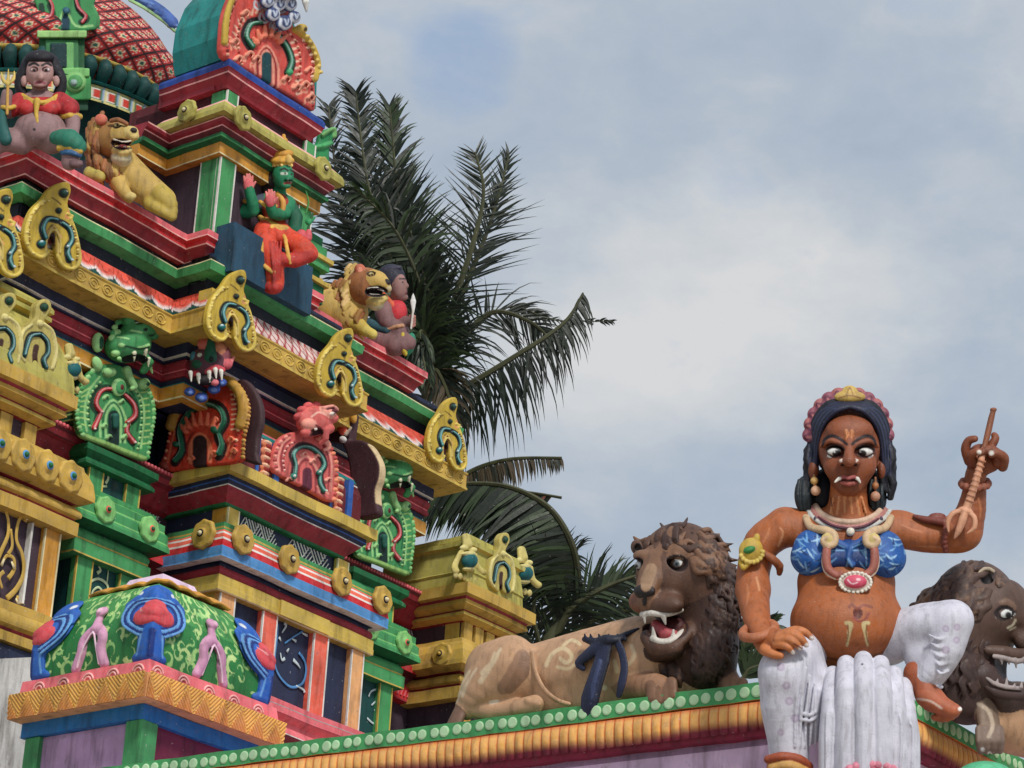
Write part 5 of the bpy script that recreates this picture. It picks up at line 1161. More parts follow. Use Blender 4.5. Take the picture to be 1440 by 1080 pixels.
# her right arm (left in the picture), hand resting on the knee
b.chain([(1102, 742, -34), (1072, 764, -36), (1060, 800, -34), (1059, 830, -22)], [27, 26, 23.5, 23.5], SK1, 10, sub=4)
b.chain([(1059, 830, -22), (1062, 858, 14), (1068, 884, 52), (1074, 898, 66)], [23.5, 21, 17, 15], SK1, 8, sub=4)
b.chain([(1074, 897, 68), (1092, 900, 80), (1106, 900, 88)], [16, 17, 13], SK1, 6, sub=2); b.ell((1080, 910, 74), (16, 13, 14), SK1, 6)
for pts in (((1098, 893, 92), (1118, 886, 100), (1132, 889, 102), (1141, 897, 98)), ((1096, 896, 96), (1114, 892, 104), (1126, 898, 106), (1134, 907, 102)), ((1094, 900, 98), (1108, 899, 106), (1118, 904, 108), (1125, 911, 104)), ((1092, 906, 96), (1102, 907, 104), (1110, 911, 106), (1115, 917, 102))):
    b.chain(pts, [6.6, 6.2, 5.4, 4.0], (190, 116, 70), 1.6, sub=3)
b.chain([(1076, 914, 86), (1088, 920, 96), (1098, 922, 102)], [8, 6.4, 5], (190, 116, 70), 3, sub=2)
for x, y in ((1141, 897), (1134, 907), (1125, 911), (1115, 917)): b.dot(x+.5, y+.5, 3.4, (230, 224, 216))
# her left arm, bent up, fist round the trident
b.chain([(1262, 744, -36), (1300, 752, -34), (1340, 752, -32), (1356, 748, -30)], [25, 25, 26, 25], SK1, 10, sub=3)
b.chain([(1352, 748, -30), (1364, 724, -26), (1369, 700, -22), (1371, 682, -18), (1372, 668, -14)], [26, 22, 18, 16, 15], (150, 84, 50), 10, sub=3)
b.ell((1378, 646, -8), (19, 22, 14), SK2, 7); b.ell((1386, 650, -8), (22, 16, 14), SK2, 6)
b.chain([(1363, 648, -4), (1358, 632, 2), (1362, 620, 6), (1371, 617, 10)], [7.6, 7, 6, 4.8], SK2, 2, sub=3)          # forefinger raised
b.chain([(1388, 634, 4), (1396, 624, 8), (1400, 616, 8), (1398, 612, 6)], [7, 6.4, 5.6, 4.6], SK2, 2, sub=3)              # little finger
b.chain([(1402, 650, 4), (1402, 638, 12), (1392, 632, 18), (1380, 636, 20)], [7.4, 7, 6.4, 5], SK2, 2, sub=3)
b.chain([(1410, 656, 2), (1412, 644, 12), (1402, 637, 18), (1394, 640, 20)], [7.6, 7, 6, 4.6], SK2, 2, sub=3)
b.chain([(1370, 652, 2), (1366, 640, 14), (1374, 634, 20)], [7, 6.4, 5], SK2, 2, sub=3); b.dot(1377, 636, 3.2, (226, 220, 210)); b.dot(1394, 637, 3.6, (226, 220, 210))
# head and face
FC = (136, 75, 46); FD = (96, 50, 36)
b.ell((1194, 628, -16), (44, 53, 46), FC, 8); b.ell((1195, 652, 2), (33, 42, 34), FC, 10); b.ell((1195, 685, 14), (16, 11, 12), FC, 8)
b.ell((1174, 655, 12), (15, 16, 14), FC, 9); b.ell((1217, 655, 12), (15, 16, 14), FC, 9); b.ell((1195, 604, 14), (32, 18, 16), FC, 10)
b.ell((1174, 634, 32), (16, 10, 10), FD, 5, 's'); b.ell((1217, 634, 32), (16, 10, 10), FD, 5, 's')
b.chain([(1156, 627, 18), (1166, 620, 27), (1178, 622, 31), (1190, 628, 34)], [3.6, 4], FC, 7, sub=3); b.chain([(1233, 627, 18), (1224, 620, 27), (1212, 622, 31), (1199, 628, 34)], [3.6, 4], FC, 7, sub=3)
b.chain([(1194, 620, 32), (1194, 636, 42), (1194, 648, 50)], [6, 7, 9], FC, 5, sub=2); b.ell((1184, 650, 40), (7, 6, 8), FC, 4); b.ell((1204, 650, 40), (7, 6, 8), FC, 4)
b.ell((1186, 655, 46), (3, 2.2, 4), (50, 24, 20), 1, 's'); b.ell((1202, 655, 46), (3, 2.2, 4), (50, 24, 20), 1, 's')
for x in (1190, 1198): b.chain([(x, 606, 30), (x+(1194-x)*.3, 620, 36)], [1.8, 1.4], (186, 118, 74), 1.5)
b.chain([(1178, 676, 30), (1186, 671, 38), (1193, 673, 41), (1201, 671, 38), (1210, 677, 30)], [2.6, 3.4, 3.6, 3.4, 2.4], (150, 74, 70), 1.5, sub=2); b.chain([(1183, 678, 34), (1193, 680, 38), (1203, 679, 34)], [3, 3.8, 3], (162, 84, 76), 1.5, sub=2); b.stroke([(1180, 677), (1188, 674.5), (1193, 676), (1200, 674.5), (1208, 677.5)], 1.1, (60, 22, 24))
b.ell((1144, 660, -20), (8, 16, 10), SK2, 4); b.ell((1240, 660, -20), (7, 15, 10), SK2, 4)
# painted brows, eyes, marks
b.stroke([(1156, 628), (1160, 618), (1170, 613), (1181, 617), (1191, 625)], [1.2, 2.1, 2.4, 2.2, 1.8], (34, 18, 20)); b.stroke([(1232, 626), (1228, 617), (1219, 613), (1208, 617), (1198, 625)], [1.2, 2.1, 2.4, 2.2, 1.8], (34, 18, 20))
b.dot(1173, 627, 13, (84, 44, 34), 34, 4); b.dot(1218, 627, 13, (84, 44, 34), 34, 4)
b.stroke([(1148, 696), (1146, 640)], .1, SK2)
for cx_, sgn in ((1174.5, 1), (1216.5, -1)):
    b.ell((cx_, 635, 23), (12, 7.4, 8.5), (214, 214, 210), .8); b.dot(cx_-1+sgn*3, 638, 6.2, (26, 20, 20), 30, 5.2); b.stroke([(cx_-12, 632), (cx_-5, 628.6), (cx_+5, 628.6), (cx_+12, 632.5)], 1.9, (30, 16, 18)); b.stroke([(cx_-11, 638), (cx_, 642.6), (cx_+11, 638)], 1.0, (60, 26, 24)); b.dot(cx_-4+sgn*3, 635.5, 1.3, (230, 230, 230), 32)
b.ell((1183, 648, 46), 2.6, (214, 200, 190), .4); b.ell((1204.5, 648, 46), 2.6, (214, 200, 190), .4)
for x0, y0, x1, y1 in ((1180, 673, 1174, 678), (1206, 673, 1210, 679)): b.cap((x0, y0, 39), (x1, y1, 40), 2.9, 1.5, (224, 220, 208), .4)
b.ell((1207, 861, 70), (7, 9, 7), (96, 44, 34), 3, 's'); b.stroke([(1194, 854), (1198, 850), (1206, 856), (1214, 851), (1226, 854)], 1.8, (130, 66, 48)); b.stroke([(1200, 868), (1206, 873), (1216, 872), (1222, 862)], 1.6, (138, 66, 54))
for q, sg in ((1190, 1), (1221, -1)): b.stroke([(q, 876), (q+6*sg, 878), (q+4*sg, 890), (q+1*sg, 908)], [2.6, 3.4, 2.6, 1.4], (196, 176, 128)); b.stroke([(q+2*sg, 879), (q+3*sg, 890), (q, 904)], [.9, .7], (120, 76, 46))
b.stroke([(1116, 905), (1150, 922), (1196, 928), (1240, 918), (1262, 900)], [1, 2, 1], (120, 64, 38));
for (x0, y0, x1, y1, w_) in ((1082, 742, 1072, 764, 2.2), (1050, 820, 1050, 850, 1.8), (1290, 768, 1330, 770, 1.6), (1376, 700, 1378, 730, 1.4)):
    b.stroke([(x0, y0), ((x0+x1)/2+2, (y0+y1)/2), (x1, y1)], [.5, w_, .4], (182, 114, 72))
b.stroke([(1097, 742), (1101, 750), (1095, 768)], [1, 1.8], (196, 136, 96)); b.stroke([(1064, 812), (1068, 830)], 1.4, (200, 140, 98)); b.stroke([(1268, 738), (1282, 744), (1296, 748)], [1, 1.6], (190, 118, 80))
b.stroke([(1168, 700), (1170, 712)], 1, FD)
# right foot on the wall (viewer's right)
b.chain([(1292, 948, 36), (1302, 968, 44), (1312, 984, 48)], [22, 18, 17], (158, 84, 54), 6, sub=2); b.chain([(1304, 978, 48), (1324, 992, 54), (1340, 999, 56)], [17, 14, 11], (170, 92, 60), 6, sub=2)
for i, (x, y) in enumerate(((1350, 998), (1346, 1004), (1341, 1009), (1335, 1012), (1328, 1013))): b.chain([(x-14, y-4, 56-i*2), (x-2, y, 58-i*2)], [6.4-i*.4, 5.2-i*.5], (172, 94, 60), 1.5)
b.stroke([(1290, 983), (1308, 986), (1324, 996)], 1.5, (206, 176, 160)); b.dot(1350, 997, 3, (232, 226, 220))
b.make('body', mpW, woman, SCB)
# hair with parted front locks, side strands and the two buns
h = Sculpt(1.3); h.k = 4; HB = (30, 34, 58); HD = (22, 23, 32)
h.ell((1194, 620, -34), (54, 56, 44), HD, 4)
for sg in (-1, 1):
    for i in range(6):
        o = i*4.2; x0 = 1195+sg*2
        h.chain([(x0, 572-o*.35, 18-i*4), (1195+sg*(20+i*2), 578-o*.5, 16-i*4), (1195+sg*(38+i*2.2), 598-o*.3, 4-i*4), (1195+sg*(46+i*2), 628, -10-i*4), (1195+sg*(48+i*1.4), 660, -18-i*3)], [3.4, 4.6, 4.8, 4.6, 4.2], HB if i < 4 else HD, 1.6, sub=4)
    for i in range(4):
        h.chain([(1195+sg*(47+i*3), 640, -16-i*4), (1195+sg*(49+i*3+3), 658, -18-i*4), (1195+sg*(46+i*3), 674, -20-i*4), (1195+sg*(52+i*2), 690, -22-i*4)], [5, 5.4, 5, 4], HD, 1.5, sub=3)
[h.chain([(1195+sg*(56+i*2), 628+i*3, -22-i*3), (1195+sg*(60-i), 646+i*2, -20-i*3), (1195+sg*(54+i*3), 662+i*2, -22-i*3), (1195+sg*(61-i), 680+i*2, -24-i*3), (1195+sg*(56+i), 700, -26-i*3)], [5.5, 6, 5.5, 6, 4], HD, 1.2, sub=3) for sg in (-1, 1) for i in range(3)]; h.ell((1158, 690, -44), (24, 30, 18), HD, 4); h.ell((1226, 690, -44), (20, 30, 18), HD, 4); h.ell((1132, 696, -34), (15, 27, 20), (22, 30, 34), 2); h.ell((1234, 700, -34), (13, 25, 18), (22, 26, 32), 2)
for sg, cx_ in ((-1, 1132), (1, 1234)):
    for i in range(3): h.chain([(cx_-8+i*7, 676, -22), (cx_-10+i*8, 696, -16), (cx_-6+i*6, 716, -22)], 3.0, (30, 40, 46), 1.5, sub=3)
for sg in (-1, 1):
    for i in range(7):
        o = i*3.4; h.stroke([(1195+sg*3, 571+i*1.3), (1195+sg*(22+i*2.0), 578-o*.5+i), (1195+sg*(39+i*2.0), 600-o*.3), (1195+sg*(46+i*1.9), 630), (1195+sg*(48+i*1.5), 668)], .75, ((48, 54, 84), (14, 16, 28))[i % 2])
h.make('hair', mpW, woman, SCB)
c = Sculpt(1.2); c.k = 3
CA, CB_, CC_ = (142, 78, 92), (168, 98, 96), (104, 50, 74)
c.ell((1193, 612, -27), (60, 65, 27), CA, 4); c.box((1193, 682, -16), (90, 60, 60), None, 3, 's'); c.ell((1193, 632, 12), (51, 59, 44), None, 2, 's')
for i in range(13):
    a = pi*(1.0+i/12); ca, sa = cos(a), sin(a); c.ell((1193+59*ca, 612+63*sa, -25), (8.5, 6, 7), (CA, CB_)[i % 2], 2.5, rot=math.degrees(a)+90)
for R_, n, q in ((53, 13, 0), (44, 11, .5)):
    for i in range(n):
        a = pi*(.99+1.02*(i+q)/(n-1+2*q)); ca, sa = cos(a), sin(a); x, y = 1193+R_*ca, 613+R_*1.06*sa
        c.stroke([(x-ca*7-sa*6, y-sa*7+ca*6), (x+ca*4-sa*4, y+sa*4+ca*4), (x+ca*9, y+sa*9), (x+ca*4+sa*4, y+sa*4-ca*4), (x-ca*7+sa*6, y-sa*7-ca*6)], 1.0, CC_, 3); c.stroke([(x-ca*5, y-sa*5), (x+ca*4, y+sa*4)], [1.0, 2.6, 1.2], (186, 122, 112), 0)
c.ell((1195, 558, 2), (22, 9, 8), (190, 158, 84), 2); c.ell((1195, 551, 0), (11, 9, 7), (206, 174, 92), 2); c.stroke([(1180, 560), (1195, 556), (1210, 560)], 1, (136, 96, 50)); c.stroke([(1190, 556), (1195, 545), (1200, 556)], .8, (150, 110, 60))
c.make('crown', mpW, woman, SCB)
e = Sculpt(1.0); e.k = 1
for x, y, r in ((1145, 676, 5.5), (1147, 690, 7)): e.ell((x, y, -8), r, (198, 158, 96) if r < 6 else (204, 160, 128), 1)
e.cap((1145, 668, -10), (1146, 682, -8), 2, 2, (150, 100, 60)); e.make('earring', mpW, woman, SCB)
e = Sculpt(1.0); e.k = 1
for x, y, r in ((1231, 683, 5), (1231, 698, 7)): e.ell((x, y, -6), r, (170, 112, 70) if r < 6 else (190, 142, 116), 1)
e.cap((1231, 672, -10), (1231, 690, -8), 2, 2, (130, 84, 56)); e.make('earring', mpW, woman, SCB)
# blue bodice
t = Sculpt(1.3); t.k = 5; BL = (34, 86, 156)
t.ell((1144, 783, 2), (32, 29, 32), BL, 14); t.ell((1242, 785, 2), (32, 29, 32), BL, 14); t.ell((1193, 784, -8), (74, 27, 38), (28, 60, 118), 14); t.ell((1150, 762, 0), (30, 20, 26), BL, 12); t.ell((1236, 764, 0), (30, 20, 26), BL, 12); t.ell((1193, 776, 12), (14, 18, 12), (30, 66, 130), 4)
for a in (-1, 1): t.chain([(1193, 772, 24), (1193+a*14, 764, 22), (1193+a*26, 768, 20)], [5, 6, 3], (40, 84, 150), 1.5, sub=2)
t.chain([(1196, 772, 28), (1193, 786, 30), (1198, 794, 28)], [4, 4, 5], (48, 90, 156), 1, sub=2)
LB = (112, 160, 206)
for cx_ in (1143, 1243):
    rs_ = np.random.RandomState(int(cx_))
    for j in range(46):
        x = cx_+rs_.uniform(-30, 30); y = 780+rs_.uniform(-26, 26); a_ = rs_.choice([.1, 1.45, -.4, .8])+rs_.uniform(-.2, .2); l_ = rs_.uniform(4, 9)
        t.stroke([(x-l_*cos(a_), y-l_*sin(a_)), (x, y+1.2), (x+l_*cos(a_), y+l_*sin(a_))], [.5, 1.3, .4], ((112, 164, 210), (70, 124, 186), (160, 198, 226), (18, 44, 96))[j % 4], 2)
t.stroke([(1193, 786), (1190, 800)], 1.2, LB); t.stroke([(1193, 786), (1199, 800), (1192, 806)], 1.2, LB)
for a in (-1, 1): t.stroke([(1193+a*6, 770), (1193+a*24, 762)], 1.0, LB); t.stroke([(1193+a*6, 774), (1193+a*24, 774)], 1.0, LB)
t.make('bodice', mpW, woman, SCB)
# collar, strands and the jewel
j = Sculpt(1.1); j.k = 1.5; CR = (206, 176, 152); PKc = (178, 120, 112); GY = (176, 168, 160)
def coll(w, dy, d, r, col): j.chain([(1193-w, 714+dy*.3, d-26), (1193-w*.82, 727+dy*.6, d-6), (1193-w*.45, 738+dy*.9, d+6), (1193, 742+dy, d+10), (1193+w*.45, 739+dy*.9, d+6), (1193+w*.82, 729+dy*.6, d-6), (1193+w, 718+dy*.3, d-26)], r, col, .8, sub=4)
coll(46, -8, 0, 4.2, CR); coll(52, -2, -1, 4, PKc); coll(58, 4, -2, 3.6, (196, 196, 190)); coll(50, 1, 4, 1.8, (90, 44, 60))
for i in range(13):
    a = (i-6)/6.5; j.ell((1193+a*50, 752-abs(a)**1.7*26, 12-abs(a)*18), (2.6, 3.2, 2.6), (70, 60, 80), .4)
j.ell((1196, 748, 16), (6, 6, 5), (214, 206, 190), 1)
for sg, cx_ in ((-1, 1163), (1, 1229)):
    j.chain([(1193+sg*60, 728, -14), (1193+sg*52, 742, 8), (cx_+sg*2, 746, 26), (cx_-sg*10, 752, 32), (cx_-sg*10, 764, 34), (cx_, 767, 36), (cx_+sg*6, 760, 38), (cx_, 756, 38)], [5, 5.6, 6.2, 5.6, 5.4, 5, 4, 2.6], (202, 172, 136), 1.2, sub=3); j.ell((cx_, 759, 34), (9, 9, 6), (196, 174, 112), 1.5)
    j.chain([(cx_-sg*0, 770, 34), (cx_+sg*1, 786, 40), (cx_-sg*2, 800, 42), (cx_-sg*14, 809, 44), (cx_-sg*20, 806, 46)], [6, 6.2, 6, 5, 3.6], (158, 92, 78), 1.2, sub=4); j.chain([(cx_+sg*5, 776, 36), (cx_+sg*6, 792, 40), (cx_+sg*1, 806, 42), (cx_-sg*12, 814, 44)], 2.0, (214, 196, 176), .6, sub=3)
j.ell((1203, 819, 46), (24, 16, 8), (206, 190, 176), 1)
for i in range(22): a = 2*pi*i/22; j.ell((1203+22*cos(a), 819+14*sin(a), 51), (2.6, 2.6, 3), (220, 214, 200), .4)
j.ell((1203, 818, 52), (16, 9.5, 6), (206, 78, 104), .6); j.dot(1207, 815, 3.4, (236, 190, 196), 56, 2); j.stroke([(1192, 815), (1198, 821), (1206, 819)], .8, (236, 200, 206))
j.make('necklace', mpW, woman, SCB)
# armbands and bangles
r = Sculpt(1.1); r.k = 1.5; GG = (192, 160, 66)
r.ell((1056, 774, -8), (17, 18, 10), GG, 2, rot=20); r.ell((1054, 773, -1), (9, 5.5, 6), (56, 130, 66), .6, rot=-20); r.ell((1064, 758, -8), (5, 8, 5), GG, 1.5, rot=10); r.chain([(1042, 790, -8), (1046, 798, -6), (1052, 792, -6)], 4.4, GG, 1.5, sub=2)
for i in range(9): a = pi*(.0+.11*i); r.ell((1057+16*cos(a), 776+15*sin(a), -2), (3.4, 3.4, 3), (210, 184, 92), .6)
r.chain([(1074, 778, -10), (1086, 786, -14), (1096, 796, -22), (1096, 806, -28)], [5, 6, 6, 4], (150, 88, 56), 1.5, sub=2); r.make('armband', mpW, woman, SCB)
r = Sculpt(1.1); r.k = 1.5; RB = (120, 60, 48)
for i in range(8): r.ell((1329+1.5*sin(i), 732+i*6, -6+10*sin(i/7*pi)), (5, 4, 5), RB, 1.5)
r.chain([(1286, 726, -16), (1300, 730, -12), (1314, 732, -8), (1328, 734, -6)], [3, 4.6, 5, 6], RB, 1.5, sub=2); r.ell((1318, 726, -12), (12, 5, 6), RB, 2); r.make('armband', mpW, woman, SCB)
r = Sculpt(1.1); r.k = 1.5
r.chain([(1067+23*cos(a)*.98, 887+9*sin(a)-4*cos(a)*1.2, 62+24*sin(a)) for a in np.linspace(0, 2*pi, 21)], 7, (176, 106, 70), 1); r.make('bangle', mpW, woman, SCB)
r = Sculpt(1.1); r.k = 1.5
for i in range(14): a = 2*pi*i/14; r.ell((1371+19*cos(a), 680+6*sin(a), -16+18*sin(a)), (5.2, 6, 5.2), (146, 84, 62), 1.2)
r.make('bangle', mpW, woman, SCB)
# white cloth: hanging leg, pleated fall and the raised leg
w = Sculpt(1.7); w.k = 8; WC = (200, 199, 210); WD = (150, 146, 166)
w.chain([(1140, 905, 0), (1116, 924, 50), (1104, 946, 62)], [34, 36, 36], WC, 12, sub=3); w.chain([(1104, 946, 62), (1102, 990, 56), (1108, 1040, 50), (1112, 1090, 48)], [36, 33, 29, 27], WC, 10, sub=3); w.ell((1146, 985, 44), (28, 60, 28), WC, 14)
for i in range(5): w.chain([(1128+i*6, 930+i*10, 92-i*5), (1120+i*7, 980+i*10, 88-i*5), (1118+i*7, 1050, 78-i*5)], [1.6, 2.8, 1.6], WC, 3, sub=3)
for i in range(2): w.chain([(1150, 1000+i*8, 70), (1138, 1006+i*8, 78), (1126, 1002+i*9, 80)], [1.5, 2.4, 1.4], WC, 3, sub=3)
w.chain([(1250, 900, -8), (1300, 880, 26), (1340, 872, 44)], [36, 32, 27], WC, 12, sub=3); w.chain([(1340, 874, 44), (1330, 910, 46), (1312, 940, 42), (1300, 955, 38)], [28, 27, 25, 22], WC, 10, sub=3); w.ell((1300, 918, 30), (30, 34, 20), WC, 10)
for i in range(5): w.chain([(1306+i*3, 892+i*12, 66), (1322, 899+i*12, 72), (1346-i*3, 892+i*13, 62)], [1.4, 2.6, 1.4], WC, 3, sub=3)
w.chain([(1284, 960, 46), (1302, 968, 58), (1324, 966, 50)], [3, 4, 3], WC, 2, sub=2)
px = [(1171, 936, 1166, 30), (1190, 921, 1190, 40), (1214, 915, 1217, 46), (1238, 921, 1241, 44), (1258, 936, 1262, 34), (1272, 952, 1279, 22)]
for i, (x0, y0, x1, d0) in enumerate(px):
    rr = 13 if 0 < i < 4 else 11
    w.chain([(x0, y0+rr, d0+24), (x0+(x1-x0)*.4, y0+50, d0+56), (x1, 1040, d0+56), (x1, 1100, d0+54)], [rr, rr+2.5, rr+4, rr+4], WC, 2.2, sub=3)
for (x0, y0, x1, d0) in px:      # thin creases riding on the pleats
    for q in (-5, 4): w.chain([(x0+q*.6, y0+20, d0+37), (x0+q+(x1-x0)*.4, y0+60, d0+69), (x1+q*1.1+2*sin(x0), 1030, d0+71), (x1+q*.8, 1090, d0+70)], [1.0, 2.2, 1.4], WC, 1.2, sub=3)
w.ell((1215, 990, 40), (60, 60, 34), WC, 10); w.box((1220, 1060, 62), (62, 50, 26), WC, 6, rnd=8)
for (x, y, q) in ((1098, 938, 6), (1106, 964, 6), (1110, 986, 6), (1118, 1010, 6), (1098, 1030, 5), (1330, 884, 5), (1346, 882, 5), (1330, 914, 6), (1345, 900, 5)): w.dot(x, y, q, (176, 164, 184)); w.dot(x, y, q*.55, (192, 184, 200))
w.dot(1212.5, 934, 1.6, (40, 36, 40))
w.make('cloth_skirt', mpW, woman, SCB)
a = Sculpt(1.3); a.k = 2; a.chain([(1080, 1068, 74), (1100, 1064, 82), (1124, 1068, 76), (1138, 1078, 66)], [6, 7, 7, 6], (150, 72, 44), 2, sub=3); a.chain([(1086, 1080, 76), (1110, 1076, 82), (1136, 1088, 70)], [7, 8, 7], (196, 150, 84), 2, sub=3); a.chain([(1104, 1080, 50), (1108, 1130, 54)], [26, 22], SK1, 4); a.chain([(1108, 1124, 56), (1112, 1140, 84)], [20, 14], SK1, 4)
a.make('anklet', mpW, woman, SCB)
# trident in her fist
t = Sculpt(1.0); t.k = 2; TC = (206, 150, 118); TD = (130, 78, 52)
trid = None
t.chain([(1397, 577, 8), (1394, 588, 8), (1390, 606, 10), (1384, 630, 14)], [3.6, 4.4, 4.6, 4], TD, 1, sub=2); t.ell((1397, 576, 8), (5, 3, 4.5), TD, 1)
t.chain([(1384, 630, 14), (1378, 655, 20), (1370, 684, 20), (1360, 713, 18)], [4, 4.6, 5.4, 6], TC, 1, sub=3)
for i in range(9): t.ell((1381-i*2.2, 648+i*7, 20), (6.4, 2.2, 6), (180, 122, 92), 1, rot=20)
t.ell((1358, 718, 18), (11, 5, 8), TC, 2, rot=15); t.chain([(1358, 716, 20), (1354, 730, 22), (1348, 746, 22), (1342, 757, 22)], [4.6, 6, 4.8, 1.2], TC, 1.5, sub=3)
t.chain([(1352, 718, 20), (1340, 722, 22), (1333, 734, 22), (1334, 748, 22)], [3.6, 4, 3.6, 1.2], TC, 1.5, sub=3); t.chain([(1362, 720, 20), (1370, 728, 22), (1370, 742, 22), (1360, 750, 22)], [3.6, 4, 3.6, 1.2], TC, 1.5, sub=3)
o = t.make('trident', mpW, None, SCB); tag(o, "terracotta trident pointing downward, held in the seated woman's raised fist", 'trident')
# lotus cushion edge and green boss under the hanging cloth
k = Sculpt(1.4); k.k = 2
k.ell((1225, 1110, 100), (52, 34, 30), (206, 110, 140), 3)
for i in range(13): a_ = pi*(1.08+.07*i); k.ell((1225+50*cos(a_), 1108+33*sin(a_), 112), (6, 7, 6), (214, 132, 150), 1)
o = k.make('lotus_cushion', mpW, None, SCB); tag(o, 'pink lotus cushion peeping up below the white pleated cloth at the bottom edge', 'cushion')
k = Sculpt(1.4); k.k = 2; k.ell((1385, 1098, 60), (44, 28, 30), (84, 176, 130), 3); k.ell((1385, 1092, 70), (24, 18, 26), (96, 190, 142), 2)
o = k.make('green_boss', mpW, None, SCB); tag(o, 'rounded mint green ornament top at the bottom edge right of the white cloth', 'ornament')
# ------------------------------------------------------------------ the lions on the parapet and the ribbon
def frontsh(H, s, x0, sh):           # like front(), for a body that runs away from the viewer along the wall
    def mp(V): return at(V[:, 0], V[:, 1], H-(V[:, 2]+sh*(V[:, 0]-x0))*s)
    return mp
mpL = frontsh(16.25, .0045, 900., .62)
lion = thing('lion_statue', at(850., 985., 16.3), 'large brown-maned lion statue with tan body, lying on the wall with a ribbon', 'statue', 'lion statues on the parapet')
TAN, TAN2, BR, BR2, BR3 = (188, 148, 114), (158, 118, 90), (92, 64, 50), (68, 46, 38), (126, 92, 70)
b = Sculpt(1.7); b.k = 8
b.chain([(700, 958, -6), (760, 948, 4), (830, 934, 8), (900, 920, 4)], [44, 44, 50, 54], TAN, 24, sub=3)      # trunk
b.chain([(690, 992, -4), (760, 990, 8), (830, 976, 14), (900, 972, 14), (980, 960, 0)], [30, 32, 34, 30, 30], TAN, 14, sub=2); b.ell((700, 952, 14), (44, 52, 40), TAN, 14, rot=-30); b.chain([(724, 918, 26), (700, 938, 36), (672, 970, 38), (656, 998, 34)], [20, 30, 25, 15], TAN, 12, sub=3)
b.ell((712, 944, 26), (38, 50, 40), TAN, 14, rot=20)
b.chain([(664, 996, 38), (690, 1000, 46), (722, 996, 52), (752, 990, 56)], [12, 12, 12, 13], TAN, 5, sub=3); b.chain([(741, 930, 62), (738, 956, 72), (716, 980, 74)], [4, 9, 4], (110, 80, 62), 8, 's', sub=3)  # hind foot; groove at the thigh coloured darker to suggest its shade
for i in range(3): b.chain([(742, 986+i*4, 64-i*2), (757, 990+i*4, 66-i*2)], [5.5, 5], TAN, 2)
b.chain([(652, 992, 34), (643, 1010, 48), (637, 1026, 54), (640, 1036, 54)], [10, 10, 11, 8], (110, 82, 66), 4, sub=3)
b.ell((880, 930, 22), (50, 52, 40), TAN, 16); b.chain([(874, 962, 34), (896, 966, 54), (920, 964, 64), (934, 970, 68)], [19, 17, 18, 17], TAN2, 8, sub=3)
for i, (x, y) in enumerate(((916, 976), (926, 980), (936, 978), (944, 972))): b.chain([(x, y-12, 76), (x+1, y+6, 82), (x+1, y+20, 74)], [8.5, 8.5, 6], BR3, 2, sub=2)
b.chain([(1012, 958, 0), (1026, 962, 14), (1034, 966, 18)], [20, 17, 15], BR3, 6)
for i, x in enumerate((1020, 1029, 1038, 1045)): b.chain([(x, 960, 26), (x+.5, 974, 30), (x, 986, 24)], [7, 7.4, 5], BR3, 2, sub=2)
b.chain([(748, 918, 46), (752, 942, 52), (764, 968, 56), (782, 984, 54), (800, 990, 50)], 3.4, TAN, 2, sub=3)
# neck, head
b.ell((978, 862, -14), (64, 96, 60), BR2, 18); b.ell((984, 920, 0), (54, 56, 54), BR2, 16); b.ell((958, 800, 8), (62, 66, 54), BR, 18)
b.ell((930, 812, 40), (36, 44, 36), BR, 14); b.chain([(924, 786, 46), (914, 812, 70), (908, 832, 80)], [20, 17, 15], BR3, 9, sub=2)
b.ell((904, 846, 68), (20, 17, 22), BR3, 8); b.ell((932, 850, 66), (30, 17, 24), BR, 10); b.ell((906, 831, 90), (15, 9, 8), (36, 28, 28), 3); b.cap((908, 838, 92), (906, 850, 90), 2.2, 1.6, (34, 26, 26), 1)
b.ell((934, 880, 62), (34, 22, 34), (46, 22, 24), 3, 's'); b.ell((940, 884, 40), (26, 18, 18), (70, 30, 32), 2)
b.chain([(910, 896, 66), (922, 908, 72), (944, 908, 66), (962, 894, 50), (970, 880, 38)], [10, 12, 12, 11, 10], BR, 5, sub=3); b.ell((934, 916, 56), (26, 14, 22), BR2, 8)
b.chain([(922, 878, 60), (934, 890, 68), (946, 892, 62)], [7, 9, 7], (168, 76, 82), 2)
b.ell((952, 776, 50), (26, 12, 14), BR3, 8, rot=12); b.ell((903, 782, 54), (13, 9, 12), BR3, 6); b.ell((951, 792, 64), (16, 11, 9), (44, 30, 28), 3, 's'); b.ell((898, 793, 58), (9, 9, 10), (44, 30, 28), 3, 's')
b.ell((952, 792, 56), (10, 8.5, 8), (212, 212, 208), .6); b.dot(951.5, 793, 4.6, (110, 118, 120)); b.dot(951.5, 793, 2.4, (20, 18, 18)); b.stroke([(940, 788), (950, 782), (964, 788)], 2.4, (40, 28, 26)); b.ell((898, 795, 52), (6, 6, 7), (200, 200, 198), .8); b.dot(895, 796, 2.8, (22, 20, 20), 56)
b.chain([(938, 802, 62), (946, 808, 60)], 1.8, (196, 180, 160), 1); b.chain([(936, 788, 62), (948, 780, 64), (964, 786, 58)], [3, 4.4, 3], BR3, 3, sub=2)
b.stroke([(916, 800), (910, 816), (908, 826)], [8, 9, 6], (160, 128, 100)); b.stroke([(890, 842), (886, 850), (894, 858)], 6, (120, 76, 58))
for x, y, w_ in ((896, 770, 9), (970, 757, 13)): b.ell((x, y, 26), (w_, w_*1.25, 9), BR, 3, rot=15 if x > 930 else -15); b.ell((x+1, y+2, 35), (w_*.55, w_*.8, 7), (36, 26, 26), 1.5, 's')
